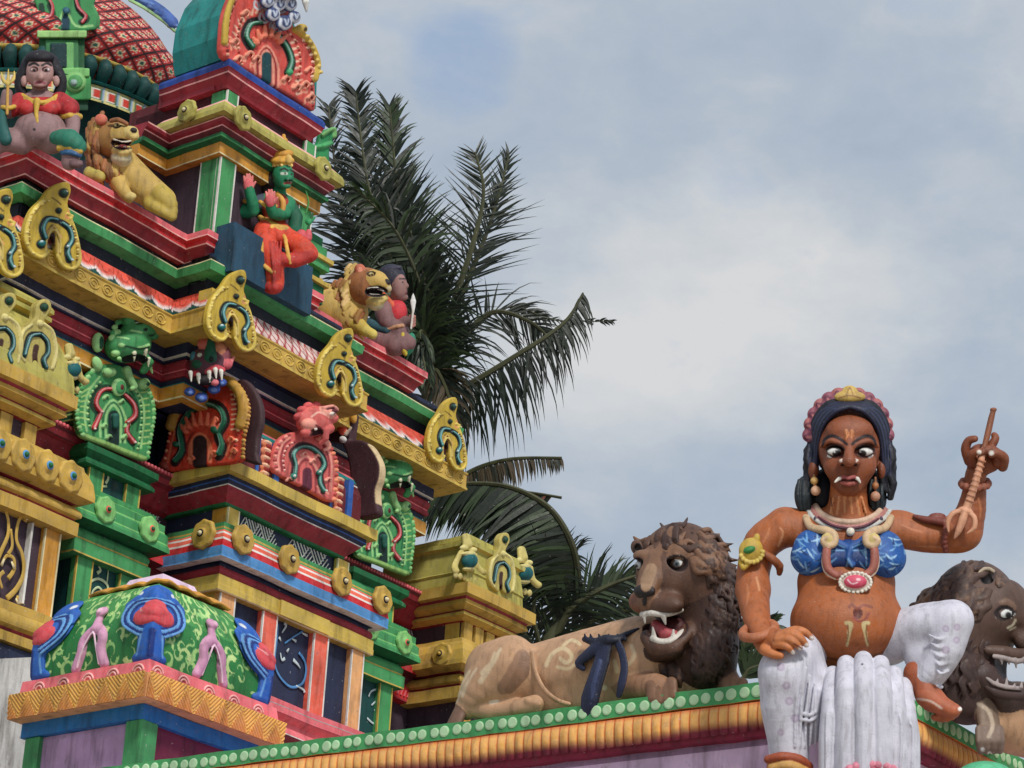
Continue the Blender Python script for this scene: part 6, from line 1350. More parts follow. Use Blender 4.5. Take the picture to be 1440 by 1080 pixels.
b.stroke([(768, 936), (776, 920), (790, 912), (800, 916), (804, 926), (796, 932), (788, 926)], 2.6, (214, 190, 150)); b.stroke([(784, 938), (800, 940), (812, 930)], 2.2, (214, 190, 150)); b.stroke([(792, 908), (804, 900), (816, 906)], 2.2, (214, 190, 150))
b.stroke([(734, 922), (728, 945), (708, 968)], [9, 15, 9], (152, 116, 90)); b.stroke([(738, 922), (734, 945), (716, 970)], [6, 10, 6], (138, 104, 80)); b.stroke([(704, 912), (694, 930), (680, 946)], [2, 5], (206, 182, 148)); b.stroke([(696, 918), (688, 940), (676, 958)], [2, 4], (206, 182, 148)); b.stroke([(660, 944), (648, 962), (640, 984)], [2, 5], (206, 182, 148)); b.stroke([(670, 940), (656, 962), (650, 978)], [1.5, 3], (206, 182, 148))  # two darker strokes paint in the thigh's shaded side; pale ones are decoration
b.stroke([(862, 912), (870, 900), (880, 896)], 2.6, (206, 182, 148)); b.stroke([(864, 930), (868, 944)], 3.4, (214, 190, 150)); b.dot(850, 967, 4, (222, 204, 170)); b.stroke([(888, 908), (892, 922), (884, 934)], 2.6, (206, 182, 148)); b.stroke([(690, 988), (700, 986)], 2.6, (214, 196, 170))
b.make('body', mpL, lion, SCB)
# mane: many wavy locks
mn = Sculpt(1.7); mn.k = 2.5
rs = np.random.RandomState(11)
def on_ells(x, y, E):                  # how far out the joined solids reach at (x, y)
    v = [c[2]+r[2]*math.sqrt(1-q) for c, r in E for q in [((x-c[0])/r[0])**2+((y-c[1])/r[1])**2] if q < 1]
    if v: return max(v)
    return min((((x-c[0])/r[0])**2+((y-c[1])/r[1])**2, c[2]) for c, r in E)[1]-6
def inside(x, y, E): return any(((x-c[0])/r[0])**2+((y-c[1])/r[1])**2 < .97 for c, r in E)
E1 = [((978, 862, -14), (64, 96, 60)), ((984, 920, 0), (54, 56, 54)), ((958, 800, 8), (62, 66, 54))]
def lock(mn, x, y, tx, ty, ln, r, col, E, wv):
    if not inside(x, y, E) or min(math.hypot(x-a, y-b) for a, b in ((896, 770), (970, 757), (1388, 814))) < 15: return
    pts = [(x, y), (x+tx*ln*.33-ty*wv, y+ty*ln*.33+tx*wv), (x+tx*ln*.66+ty*wv, y+ty*ln*.66-tx*wv), (x+tx*ln-ty*wv, y+ty*ln+tx*wv)]
    mn.chain([(p[0], p[1], on_ells(p[0], p[1], E)+o) for p, o in zip(pts, (0, 1.8, 1.8, -1))], [r, r*1.05, r*.9, r*.3], col, 1.2, sub=3)
for i in range(330):
    a = rs.uniform(-pi*1.0, pi*.5); q = rs.uniform(.35, .99)**.8
    x = 966+70*q*cos(a); y = 838+(104 if sin(a) < 0 else 128)*q*sin(a)
    if y < 746: continue
    if x < 972 and y > 768 and not (x < 925 and y > 905): continue
    tx, ty = x-930, y-800; n_ = math.hypot(tx, ty)+.1; tx, ty = tx/n_*.55, ty/n_*.55+.5; n_ = math.hypot(tx, ty); tx, ty = tx/n_, ty/n_
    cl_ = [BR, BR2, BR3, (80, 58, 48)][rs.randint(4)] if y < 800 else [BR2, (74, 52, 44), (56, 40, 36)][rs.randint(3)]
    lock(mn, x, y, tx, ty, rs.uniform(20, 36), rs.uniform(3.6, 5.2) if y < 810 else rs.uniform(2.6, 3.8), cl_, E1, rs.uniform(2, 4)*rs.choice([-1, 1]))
for i in range(34):      # forelock above the brows
    x = 896+rs.rand()*86; y = 738+abs(x-945)*.28+rs.rand()*22; d = on_ells(x, y+8, E1)+2
    if not inside(x, y, E1) or math.hypot(x-970, y-757) < 16 or math.hypot(x-896, y-768) < 14: continue
    mn.chain([(x, y, d-4), (x+(x-940)*.12-3, y+9, d+6), (x+(x-940)*.22+2, y+20, d+4)], [5.4, 5, 2.4], [BR, BR3, BR2][rs.randint(3)], 1.5, sub=3)
for i in range(26):      # beard and chest ruff
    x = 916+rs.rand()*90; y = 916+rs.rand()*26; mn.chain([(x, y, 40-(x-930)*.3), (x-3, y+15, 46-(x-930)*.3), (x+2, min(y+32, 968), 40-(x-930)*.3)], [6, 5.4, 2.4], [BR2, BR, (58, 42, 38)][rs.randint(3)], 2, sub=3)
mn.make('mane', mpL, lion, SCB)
tt = Sculpt(1.1); tt.k = 1.2; TW_ = (206, 200, 190)
tt.chain([(903, 864, 80), (916, 862, 84), (932, 864, 80), (944, 862, 72), (958, 858, 58)], [4, 4.4, 4.4, 4.4, 3.6], TW_, 1, sub=2); tt.cap((933, 866, 80), (936, 878, 78), 4.4, 1.2, TW_, 1); tt.cap((906, 864, 82), (907, 876, 82), 3.6, 1.2, TW_, 1)
tt.chain([(918, 898, 80), (926, 902, 80), (940, 902, 76), (954, 894, 62), (965, 884, 48)], [4.6, 4.6, 4.8, 4.8, 4], TW_, 1, sub=2); tt.cap((920, 898, 78), (918, 882, 78), 4.4, 1.4, TW_, 1); tt.cap((946, 896, 70), (947, 886, 70), 3.6, 1.6, TW_, 1)
tt.make('teeth', mpL, lion, SCB)
# ribbon tied round the trunk
rb = Sculpt(1.4); rb.k = 2; NV = (34, 40, 66); NV2 = (24, 28, 46)
rb.chain([(822, 899, 62), (838, 903, 70), (852, 900, 74), (868, 899, 68), (880, 892, 58), (898, 884, 46)], [4, 6, 8, 6, 4, 2], NV2, 2, sub=2)
rb.chain([(846, 904, 72), (830, 918, 70), (814, 932, 64), (820, 940, 66)], [8, 8, 6, 4], NV, 3, sub=3); rb.chain([(850, 904, 74), (846, 930, 78), (836, 956, 84), (828, 982, 86), (824, 1004, 82)], [8, 11, 10, 11, 7], NV, 3, sub=4, fd=.5)
rb.chain([(858, 904, 72), (850, 940, 80), (842, 970, 84), (836, 1000, 82)], [4, 4, 4, 3], NV2, 2, sub=3); rb.chain([(844, 930, 84), (836, 960, 90), (830, 990, 88)], [2.5, 3, 2], (56, 66, 100), 1.5, sub=3)
rb.chain([(866, 900, 70), (874, 916, 74), (878, 940, 80), (874, 962, 84), (870, 978, 82)], [5, 5.5, 5.5, 6, 4], NV, 2, sub=3, fd=.5)
for x in (824, 832, 844, 858, 870, 879): rb.chain([(x, 899, 66), (x-2, 892, 66)], [3, 1.5], NV2, 1)
o = rb.make('cloth_ribbon', mpL, None, SCB); tag(o, "dark navy cloth ribbon knotted on the tan lion's flank with two hanging tails", 'ribbon')
# second lion, beyond the woman's raised knee, facing right
mpM = frontsh(15.75, .0044, 1380., -.45)
lion2 = thing('lion_statue', at(1400., 1030., 15.9), "dark lion statue in profile, half hidden by the woman's raised knee", 'statue', 'lion statues on the parapet')
D1, D2, D3 = (88, 66, 56), (68, 50, 46), (112, 86, 70)
b = Sculpt(1.7); b.k = 8
b.ell((1370, 866, 0), (66, 78, 52), D1, 16); b.ell((1360, 940, -6), (56, 80, 48), D2, 18); b.ell((1402, 858, 24), (40, 42, 36), D1, 12); b.chain([(1418, 840, 30), (1444, 862, 34), (1462, 890, 34)], [24, 22, 20], D1, 10); b.ell((1450, 898, 30), (26, 22, 22), D1, 8)
b.chain([(1390, 950, 26), (1412, 972, 28), (1436, 978, 28), (1452, 972, 28)], [24, 20, 17, 14], D2, 8, sub=2); b.ell((1420, 986, 22), (22, 16, 20), D2, 8)
b.ell((1432, 938, 26), (34, 24, 40), (40, 24, 26), 3, 's', rot=8) ; b.ell((1414, 863, 62), (15, 10, 8), (44, 32, 32), 3, 's'); b.ell((1414, 863, 53), (11, 8, 8), (212, 214, 212), .6); b.dot(1418, 865, 4.6, (24, 22, 22)); b.stroke([(1402, 858), (1413, 852), (1427, 860)], 2.2, (36, 26, 28))
b.chain([(1398, 850, 52), (1414, 848, 56), (1430, 856, 50)], [4, 5, 4], D3, 3, sub=2); b.stroke([(1417, 883), (1424, 879), (1428, 872)], 1.4, (196, 186, 160)); b.stroke([(1420, 886), (1428, 882)], 1.0, (196, 186, 160))
b.ell((1388, 814, 26), (13, 16, 10), D2, 3); b.ell((1388, 816, 36), (8, 11, 6), (24, 18, 20), 1.5, 's'); b.chain([(1388+13*cos(a), 814+15*sin(a), 35) for a in np.linspace(pi*.2, pi*1.75, 10)], 2.6, (166, 152, 132), 1)
b.chain([(1430, 1010, -20), (1470, 1016, -30), (1540, 1010, -60)], [52, 56, 60], TAN, 14)
b.chain([(1386, 990, 14), (1388, 1012, 22), (1392, 1034, 28)], [17, 16, 16], (128, 108, 92), 6)
for i, x in enumerate((1378, 1387, 1397, 1405)): b.chain([(x, 1026, 38), (x+1, 1042, 44), (x+1, 1056, 38)], [7, 7.6, 5], (124, 104, 92), 2, sub=2)
b.stroke([(1376, 990), (1390, 1000), (1396, 1020), (1390, 1036)], 2.6, (178, 160, 140)); b.dot(1382, 1054, 3, (216, 214, 214)); b.dot(1392, 1060, 3, (216, 214, 214))
b.make('body', mpM, lion2, SCB)
mn = Sculpt(1.7); mn.k = 2.5
E2 = [((1370, 866, 0), (66, 78, 52)), ((1360, 940, -6), (56, 80, 48)), ((1402, 858, 24), (40, 42, 36)), ((1330, 880, -10), (44, 60, 30))]
mn.ell((1330, 880, -14), (44, 62, 30), D2, 8)
for i in range(260):
    a = rs.uniform(-pi*1.15, -pi*.10); q = rs.uniform(.3, 1.0)**.7; x = 1362+74*q*cos(a); y = 872+84*q*sin(a)
    if x > 1392 and y > 822: continue
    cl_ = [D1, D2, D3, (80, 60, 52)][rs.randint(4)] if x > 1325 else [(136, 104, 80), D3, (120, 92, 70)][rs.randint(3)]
    tx, ty = (-.7, .7) if x < 1396 else (.3, .6)
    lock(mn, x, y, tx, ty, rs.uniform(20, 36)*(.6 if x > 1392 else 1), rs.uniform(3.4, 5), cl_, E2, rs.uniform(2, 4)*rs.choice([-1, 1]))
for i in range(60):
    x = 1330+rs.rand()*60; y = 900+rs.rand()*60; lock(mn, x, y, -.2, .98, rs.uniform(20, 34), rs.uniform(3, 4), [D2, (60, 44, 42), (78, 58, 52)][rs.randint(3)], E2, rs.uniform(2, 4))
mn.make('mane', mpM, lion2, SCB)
tt = Sculpt(1.1); tt.k = 1.2; tq = (158, 146, 144); tt.chain([(1390, 914, 42), (1412, 916, 48), (1434, 920, 46), (1456, 916, 42)], [7, 8, 8, 7], D1, 2, sub=2); tt.chain([(1384, 960, 38), (1400, 972, 42), (1420, 977, 42), (1442, 978, 40)], [6, 8, 8, 7], D2, 2, sub=2)
tt.chain([(1398, 923, 50), (1412, 925, 52), (1430, 930, 50), (1450, 926, 48)], [3, 3.6, 4, 3.6], tq, 1, sub=2)
for x in (1408, 1418, 1428, 1440): tt.cap((x, 927, 51), (x+1, 934+(5 if x == 1428 else 0), 50), 3, 1.2, tq, 1)
tt.chain([(1384, 949, 46), (1396, 960, 50), (1414, 966, 50), (1434, 968, 48)], [2, 3, 3.2, 3], tq, 1, sub=2)
for x, y, h in ((1402, 961, 6), (1415, 964, 12), (1426, 966, 5), (1436, 966, 7)): tt.cap((x, y, 50), (x+1, y-h, 50), 3, 1, tq, 1)
tt.make('jaws', mpM, lion2, SCB)
# ------------------------------------------------------------------ figures seated on the upper storey
def figmap(x, y, l, s):             # upright plane facing the camera through the point of wall plane l seen at (x, y)
    P = onl(np.array([float(x)]), np.array([float(y)]), l)[0]; return front(P[1], s), P
# pot-bellied attendant, upper left
mp, P0 = figmap(60, 190, .30, .0068)
fig = thing('attendant_statue', P0, 'pot-bellied dark-haired attendant statue in a red top seated on the pink ledge at upper left', 'statue')
b = Sculpt(1.2); b.k = 4; S1, S2 = (142, 112, 112), (176, 138, 132)
b.ell((56, 182, 10), (36, 28, 30), S1, 8); b.ell((56, 150, -6), (33, 24, 22), S1, 8); b.ell((58, 192, -10), (50, 18, 26), S1, 8); b.cap((56, 132, -8), (56, 118, -6), 11, 10, S1, 5)
b.ell((56, 101, 0), (19.5, 24, 20), S2, 5); b.ell((57, 108, 18), (5, 6, 6), S2, 3); b.ell((56, 119, 12), (9, 5, 7), S2, 4); b.ell((48, 98, 16), (7, 3.6, 4), S1, 2, 's'); b.ell((65, 98, 16), (7, 3.6, 4), S1, 2, 's'); b.ell((48, 98, 13), (5.6, 3.2, 4), (206, 200, 200), .5); b.ell((65, 98, 13), (5.6, 3.2, 4), (206, 200, 200), .5); b.dot(48, 98.5, 2.2, (20, 20, 24), 17); b.dot(65, 98.5, 2.2, (20, 20, 24), 17)
b.stroke([(41, 92), (48, 89), (54, 92)], 1.6, (26, 22, 28)); b.stroke([(59, 92), (66, 89), (72, 92)], 1.6, (26, 22, 28)); b.stroke([(50, 117), (56, 115.5), (63, 117)], 1.8, (140, 70, 78)); b.stroke([(49, 122), (57, 123.5), (65, 122)], 1.0, (120, 90, 92))
b.chain([(84, 146, -6), (98, 158, 4), (103, 172, 14), (102, 186, 24)], [13, 12, 10, 9], S1, 5, sub=3); b.chain([(28, 146, -6), (14, 156, 4), (8, 150, 16), (10, 132, 20)], [13, 11, 9, 8], S1, 5, sub=3); b.ell((102, 192, 26), (9, 8, 9), S2, 4)
b.chain([(72, 200, 14), (92, 198, 34), (100, 214, 40), (98, 228, 42)], [17, 16, 14, 12], S1, 6, sub=3); b.chain([(30, 200, 10), (6, 196, 24), (-10, 206, 26)], [18, 17, 15], S1, 6, sub=2); b.chain([(96, 224, 44), (104, 230, 50), (112, 230, 52)], [8, 7, 5], (110, 82, 84), 3, sub=2); b.dot(48, 182, 2.2, (50, 36, 40))
b.ell((34, 114, 0), (5, 8, 5), S2, 2); b.ell((79, 114, 0), (5, 8, 5), S2, 2)
b.make('body', mp, fig, SC)
h = Sculpt(1.3); h.k = 4; HB = (28, 26, 34)
h.ell((57, 94, -14), (28, 24, 20), HB, 4); h.ell((56, 80, 4), (20, 10, 16), HB, 4)
for sg in (-1, 1):
    for i in range(5): h.chain([(57+sg*18, 84+i*3, -2), (57+sg*(27+i), 102+i*3, -6), (57+sg*(31-i*2), 122+i*3, -8), (57+sg*(27+i*2), 134+i, -8)], [5, 6, 6, 4], HB, 2, sub=3)
h.make('hair', mp, fig, SC)
t = Sculpt(1.2); t.k = 3; RD_ = (168, 40, 44); GG = (196, 160, 66)
t.ell((56, 150, 0), (36, 16, 24), RD_, 6); t.ell((40, 152, 14), (14, 12, 12), (186, 52, 52), 4); t.ell((70, 152, 14), (14, 12, 12), (186, 52, 52), 4); t.chain([(84, 144, 0), (98, 152, 8)], [15, 14], RD_, 4); t.chain([(28, 144, 0), (16, 152, 6)], [14, 13], RD_, 4)
t.chain([(32, 134, 6), (46, 142, 20), (56, 144, 24), (68, 142, 20), (82, 134, 6)], 3, GG, 1, sub=3); t.chain([(52, 142, 26), (51, 160, 30), (53, 172, 36)], [5, 3, 2.5], GG, 1, sub=2); t.chain([(86, 164, 4), (98, 162, 18), (112, 164, 8)], 4.5, GG, 1, sub=2); t.chain([(4, 150, 22), (12, 152, 28), (20, 150, 20)], 3.4, GG, 1, sub=2)
t.make('red_top', mp, fig, SC)
t = Sculpt(1.2); t.k = 3
t.chain([(80, 194, 34), (98, 196, 48), (110, 206, 46)], [11, 15, 12], (40, 112, 90), 3, sub=2); t.chain([(84, 208, 46), (98, 206, 54), (112, 212, 52)], 5, (196, 160, 70), 1, sub=2); t.chain([(88, 214, 48), (100, 214, 56), (112, 218, 50)], 4, (52, 96, 140), 1, sub=2); t.chain([(70, 192, 32), (82, 184, 36), (98, 184, 36)], 4, (150, 110, 110), 1, sub=2); t.make('leg_wrap', mp, fig, SC)
t = Sculpt(1.2); t.k = 3; t.chain([(8, 196, 40), (2, 172, 30), (4, 158, 20)], [9, 8, 6], (30, 84, 80), 3, sub=2); t.make('leg_wrap', mp, fig, SC)
tr = Sculpt(1.0); tr.k = 1; tr.cap((10, 160, 30), (11, 118, 26), 2.2, 2.2, (206, 160, 80)); tr.cap((11, 118, 26), (12, 97, 24), 3.2, .8, (214, 186, 100)); tr.chain([(2, 102, 24), (4, 112, 25), (11, 117, 26), (19, 111, 25), (20, 100, 24)], [1, 2.6, 3, 2.6, 1], (214, 186, 100), 1, sub=3)
o = tr.make('trident', mp, None, SC); tag(o, 'small gold trident held upright by the pot-bellied attendant at the left edge', 'trident')
# reclining gold lions
def small_lion(mp, P0, label, fx, flip):
    th = thing('gold_lion_statue', P0, label, 'statue', 'gold lions on the upper ledge')
    return th
Y1, Y2, Y3, OB = (190, 158, 84), (206, 182, 112), (150, 108, 56), (156, 100, 60)
mp, P0 = figmap(180, 280, .36, .0069)
L1 = thing('gold_lion_statue', P0, 'golden lion statue with open mouth and long mane beside the pot-bellied attendant', 'statue', 'gold lions on the upper ledge')
b = Sculpt(1.2); b.k = 4
b.ell((158, 196, 10), (28, 26, 24), Y3, 6); b.ell((172, 190, 24), (20, 15, 16), Y1, 5); b.ell((184, 186, 34), (11, 9, 10), Y2, 4); b.ell((188, 183, 42), (5, 3.6, 4), (40, 30, 28), 1); b.ell((188, 192, 36), (8, 6, 8), Y2, 3); b.ell((172, 203, 34), (15, 7, 13), (46, 20, 24), 2, 's', rot=8); b.chain([(160, 208, 24), (172, 213, 32), (180, 211, 34)], [7, 8, 6], Y2, 3, sub=2); b.ell((170, 222, 24), (14, 10, 12), (196, 186, 150), 4)
b.ell((164, 176, 32), (6, 4, 5), (70, 50, 30), 1.5, 's'); b.ell((164, 176, 29), (4.2, 3, 4), (206, 190, 130), .5); b.dot(165, 176, 1.8, (24, 20, 20), 33); b.ell((142, 168, 22), (9, 8, 6), (196, 106, 84), 2); b.chain([(156, 170, 30), (166, 168, 34), (178, 174, 36)], [3, 3.4, 3], OB, 2, sub=2)
b.chain([(172, 236, -4), (200, 262, -6), (228, 282, -10)], [26, 24, 20], Y1, 10); b.chain([(226, 276, 6), (238, 288, 10), (242, 304, 12)], [16, 12, 7], (178, 154, 70), 5, sub=2); b.chain([(212, 286, 8), (228, 296, 14), (240, 303, 14)], [11, 9, 7], (186, 162, 76), 4, sub=2); b.chain([(166, 256, 18), (176, 272, 24), (182, 279, 26)], [11, 9, 7], Y1, 4, sub=2); b.ell((183, 276, 28), (9, 6, 7), Y2, 2); b.chain([(128, 244, 14), (140, 248, 22)], [11, 9], (186, 168, 84), 4)
b.chain([(160, 196, 40), (172, 200, 46), (184, 198, 44)], [1.6, 1.8, 1.4], (206, 196, 176), .5, sub=2); b.chain([(164, 207, 40), (176, 207, 42)], [1.6, 1.4], (206, 196, 176), .5); b.ell((172, 206, 38), (7, 2.6, 5), (176, 84, 84), .5)
b.make('body', mp, L1, SC)
mn = Sculpt(1.2); mn.k = 1.6
for i in range(80):
    a = rs.uniform(pi*.30, pi*1.42); q = rs.uniform(.6, 1.1); x = 156+34*q*cos(a); y = 206+44*q*sin(a)-4; d = 26-20*q*q+5*rs.rand()
    if x > 168 and y < 226: continue
    ln = rs.uniform(14, 26); mn.chain([(x, y, d), (x-1+rs.uniform(-3, 3), y+ln*.5, d+4), (x+2, y+ln, d)], [3.6, 3.3, 1.4], [Y3, OB, (126, 86, 50), Y1][rs.randint(4)], 1, sub=3)
mn.make('mane', mp, L1, SC)
mp, P0 = figmap(500, 450, .36, .0071)
L2 = thing('gold_lion_statue', P0, 'golden lion statue snarling in profile beside the person with a spear', 'statue', 'gold lions on the upper ledge')
b = Sculpt(1.2); b.k = 4
b.chain([(420, 420, -10), (450, 426, -8), (486, 440, -4)], [26, 30, 32], Y1, 10); b.ell((514, 402, 14), (27, 26, 24), OB, 6); b.ell((527, 394, 24), (18, 14, 16), Y1, 5); b.ell((539, 400, 28), (10, 10, 11), Y1, 4); b.ell((544, 397, 34), (5.5, 4.5, 4), (34, 28, 28), 1); b.ell((545, 406, 30), (6, 6, 7), (196, 178, 130), 2)
b.ell((529, 410, 34), (15, 7, 16), (40, 28, 34), 2, 's'); b.chain([(516, 418, 22), (528, 423, 28), (540, 419, 26)], [7, 8, 6], Y2, 3, sub=2); b.ell((528, 428, 20), (12, 9, 12), (206, 196, 160), 4); b.ell((522, 385, 34), (5.4, 4, 5), (70, 50, 30), 1.5, 's'); b.ell((522, 386, 32), (4, 3, 4), (200, 190, 140), .5); b.dot(523, 386, 1.7, (22, 20, 20), 35); b.ell((506, 379, 22), (8, 8, 6), (196, 106, 80), 2); b.dot(506, 379, 3.4, (226, 150, 124))
b.chain([(517, 406, 42), (530, 405, 46), (541, 410, 40)], [1.6, 2, 1.4], (206, 200, 186), .5, sub=2); b.chain([(520, 414, 40), (534, 415, 42)], 1.6, (206, 200, 186), .5)
b.chain([(490, 450, 10), (506, 458, 20), (514, 466, 24)], [13, 10, 8], (186, 160, 70), 4, sub=2); b.chain([(514, 464, 26), (524, 470, 30)], [7, 7], (190, 170, 84), 3); b.chain([(444, 400, 4), (440, 410, 6)], [12, 14], Y1, 4)
b.make('body', mp, L2, SC)
mn = Sculpt(1.2); mn.k = 1.6
for i in range(80):
    a = rs.uniform(pi*.42, pi*1.45); q = rs.uniform(.5, 1.15); x = 506+34*q*cos(a); y = 416+40*q*sin(a); d = 26-20*q*q+5*rs.rand()
    if x > 512 and y < 436: continue
    ln = rs.uniform(12, 24); mn.chain([(x, y, d), (x-6, y+ln*.5+rs.uniform(-2, 2), d+3), (x-5+ln*.3, y+ln, d)], [3.4, 3.2, 1.4], [Y3, (214, 180, 120), Y1, OB][rs.randint(4)], 1, sub=3)
mn.make('mane', mp, L2, SC)
# green deity on the slate seat
mp, P0 = figmap(385, 400, .0, .0071)
g = thing('green_deity_statue', P0, 'green-skinned deity statue with gold crown and orange robe seated with one leg folded', 'statue')
b = Sculpt(1.2); b.k = 4; G1, G2 = (34, 124, 84), (22, 92, 66)
b.ell((398, 247, 10), (15, 19, 16), G1, 5); b.ell((404, 251, 24), (4, 5, 4), G1, 2); b.ell((402, 261, 18), (7, 4.5, 6), G1, 3); b.cap((394, 262, 0), (390, 278, -6), 9, 10, G1, 4); b.ell((386, 290, -6), (24, 22, 18), G1, 6); b.chain([(366, 284, -4), (348, 290, 6), (340, 296, 16)], [12, 11, 10], (66, 76, 90), 5, sub=2); b.chain([(340, 296, 16), (356, 296, 30), (352, 274, 40), (350, 264, 42)], [11, 9, 7.5, 7], G1, 5, sub=2)
b.chain([(404, 286, -4), (400, 300, 14), (384, 300, 30), (380, 284, 38)], [11, 9.5, 8, 7], G1, 4, sub=2); b.chain([(406, 290, -6), (416, 306, 0), (414, 324, 10), (424, 330, 18)], [11, 10, 9, 8], G2, 4, sub=2)
for hx_, hy_, d in ((349, 262, 44), (380, 284, 42)):
    b.ell((hx_, hy_-2, d), (7, 9, 5), (214, 100, 104), 2)
    for i in range(4): b.chain([(hx_-5+i*3.4, hy_-8, d), (hx_-6+i*4, hy_-(17 if 0 < i < 3 else 14), d+1)], [2.4, 1.6], (226, 126, 122), .8)
    b.chain([(hx_+6, hy_, d), (hx_+10, hy_-6, d+2)], [2.6, 1.8], (226, 126, 122), .8)
b.chain([(424, 330, 22), (432, 334, 26), (434, 326, 28)], [7, 7, 4], (206, 90, 96), 2, sub=2); b.ell((408, 250, 22), (4, 5, 5), G1, 2); b.stroke([(394, 239), (400, 237), (405, 240)], 1.2, (12, 28, 24)); b.stroke([(408, 239), (412, 241)], 1.2, (12, 28, 24)); b.stroke([(396, 244), (403, 244)], 1.7, (200, 206, 190)); b.dot(401, 244, 1.6, (14, 20, 20)); b.dot(410, 245, 1.5, (14, 20, 20)); b.stroke([(400, 258), (405, 257), (410, 258)], 1.4, (150, 60, 56)); b.stroke([(400, 254), (406, 253.5), (411, 254)], 1, (10, 40, 30)); b.dot(384, 250, 3, G2)
b.make('body', mp, g, SC)
c = Sculpt(1.1); c.k = 2; GO = (206, 156, 66)
c.ell((396, 226, 6), (18, 8, 18), GO, 3); c.ell((396, 216, 4), (17, 8, 16), (190, 138, 54), 2); c.ell((397, 206, 3), (12, 6, 11), GO, 2); c.ell((398, 198, 2), (7, 5, 7), GO, 1.5); c.ell((399, 192, 2), (3, 4, 3), GO, 1); c.ell((406, 224, 22), (5, 7, 4), (214, 176, 96), 1)
for i in range(7): c.ell((382+i*4.6, 232+abs(i-3)*.2, 20-abs(i-3)*2.6), (2.6, 3, 2.4), (220, 186, 110), .5)
c.make('crown', mp, g, SC)
h = Sculpt(1.2); h.k = 3; h.ell((384, 250, -6), (14, 20, 14), (34, 24, 24), 3); h.ell((376, 264, -10), (10, 14, 10), (34, 24, 24), 3); h.make('hair', mp, g, SC)
r = Sculpt(1.2); r.k = 4; OR, OR2 = (206, 70, 46), (178, 52, 44)
r.ell((388, 292, 2), (21, 22, 18), (150, 54, 40), 4); r.ell((384, 326, 4), (24, 18, 24), OR, 8); r.chain([(374, 326, 16), (372, 340, 34), (382, 366, 36), (386, 396, 34)], [17, 17, 16, 14], OR, 8, sub=3); r.chain([(402, 334, 14), (424, 346, 28), (436, 356, 30)], [15, 14, 11], OR, 8, sub=2); r.chain([(434, 358, 32), (414, 366, 36), (398, 364, 40)], [11, 11, 9], OR2, 6, sub=2)
for i in range(4): r.chain([(380+i*5, 340, 50-i*2), (384+i*3, 372, 54-i*2), (384+i*3, 402, 48-i*2)], [1.6, 2.2, 1.6], OR2, 2, sub=2)
r.chain([(384, 316, 26), (372, 336, 46), (368, 352, 50), (368, 360, 48)], [2.6, 3, 3, 2], (214, 166, 76), 1, sub=3); r.chain([(400, 330, 26), (404, 352, 44), (408, 370, 46)], [2.4, 3, 2], (214, 166, 76), 1, sub=2); r.chain([(366, 306, 10), (382, 316, 24), (402, 322, 20)], 4, (206, 160, 76), 1, sub=2); r.chain([(390, 272, 10), (398, 284, 20), (396, 300, 22), (388, 306, 22)], [3, 4, 4, 3], (206, 150, 70), 1, sub=3); r.chain([(372, 374, 48), (382, 382, 52), (388, 380, 48)], 3, (214, 166, 76), 1, sub=2)
r.ell((384, 404, 36), (14, 10, 14), OR2, 4); r.chain([(340, 282, 18), (350, 284, 34), (358, 282, 26)], 3, (206, 156, 66), 1, sub=2); r.chain([(366, 284, 26), (378, 292, 38), (388, 290, 32)], 3, (206, 156, 66), 1, sub=2)
r.make('robe', mp, g, SC)
k = Sculpt(1.0); k.k = 1; k.chain([(430, 300, 24), (434, 284, 22), (430, 268, 20)], [1.6, 1.4, .8], (60, 130, 60), 1, sub=2); k.cap((430, 332, 26), (440, 300, 22), 2, 1.6, (40, 90, 50)); k.chain([(434, 312, 22), (442, 306, 20)], [5, 2], (46, 140, 84), 1)  # held lotus stem: thin green stalks without an open blossom
o = k.make('lotus_stem', mp, None, SC); tag(o, "slender green lotus stem in the green deity's lowered hand", 'flower')
# slate seat block under the deity, standing on the pink ledge
m = MB()
ra, rb_ = rx(326, -.12, 11.3), rx(437, -.12, 11.3)
m.tbox(ra, rb_, -.14, .12, 11.06, 11.44); m.tbox(ra+.0, rb_-.0, -.12, .2, 11.44, 11.60)
o = m.build('slate_seat', P('slate'), None); tag(o, 'blue-grey block seat under the green deity on the pink ledge', 'seat')
k = Sculpt(1.1); k.k = 2; k.chain([(378, 404, 34), (388, 412, 42), (392, 420, 44)], [9, 8, 6], (196, 60, 44), 3)
# long-haired person with a spear, right end of the ledge
mp, P0 = figmap(560, 480, .40, .0073)
p2 = thing('person_statue', P0, 'statue of a dark-haired person in red holding a white spear, seated at the ledge end', 'statue')
b = Sculpt(1.2); b.k = 4; S1 = (126, 92, 92); S2 = (150, 112, 106)
b.ell((561, 404, 4), (12, 20, 14), S2, 4); b.ell((571, 402, 8), (4, 4, 4), S2, 2); b.ell((569, 411, 8), (4, 3, 4), (130, 76, 80), 1.5); b.ell((567, 418, 4), (7, 5, 6), S2, 3); b.cap((556, 420, -2), (550, 434, -4), 9, 10, S1, 4); b.ell((550, 448, -4), (20, 24, 18), S1, 6)
b.chain([(540, 434, 8), (544, 452, 18), (562, 466, 20)], [14, 12, 10], S1, 5, sub=2); b.chain([(556, 456, 8), (570, 452, 14), (579, 450, 16)], [9, 8, 6], S1, 4); b.chain([(534, 478, 8), (556, 484, 20), (572, 482, 22)], [18, 17, 13], S1, 6, sub=2); b.ell((552, 398, 8), (3, 5, 4), S2, 1); b.dot(566, 397, 1.6, (20, 18, 20), 14); b.stroke([(562, 392), (570, 392)], 1.1, (24, 20, 24)); b.ell((550, 466, -2), (26, 14, 18), S1, 5)
for i in range(4): b.chain([(577, 444+i*4, 18), (583, 445+i*4, 20), (580, 447+i*4, 24)], 2.2, (170, 116, 104), .6)
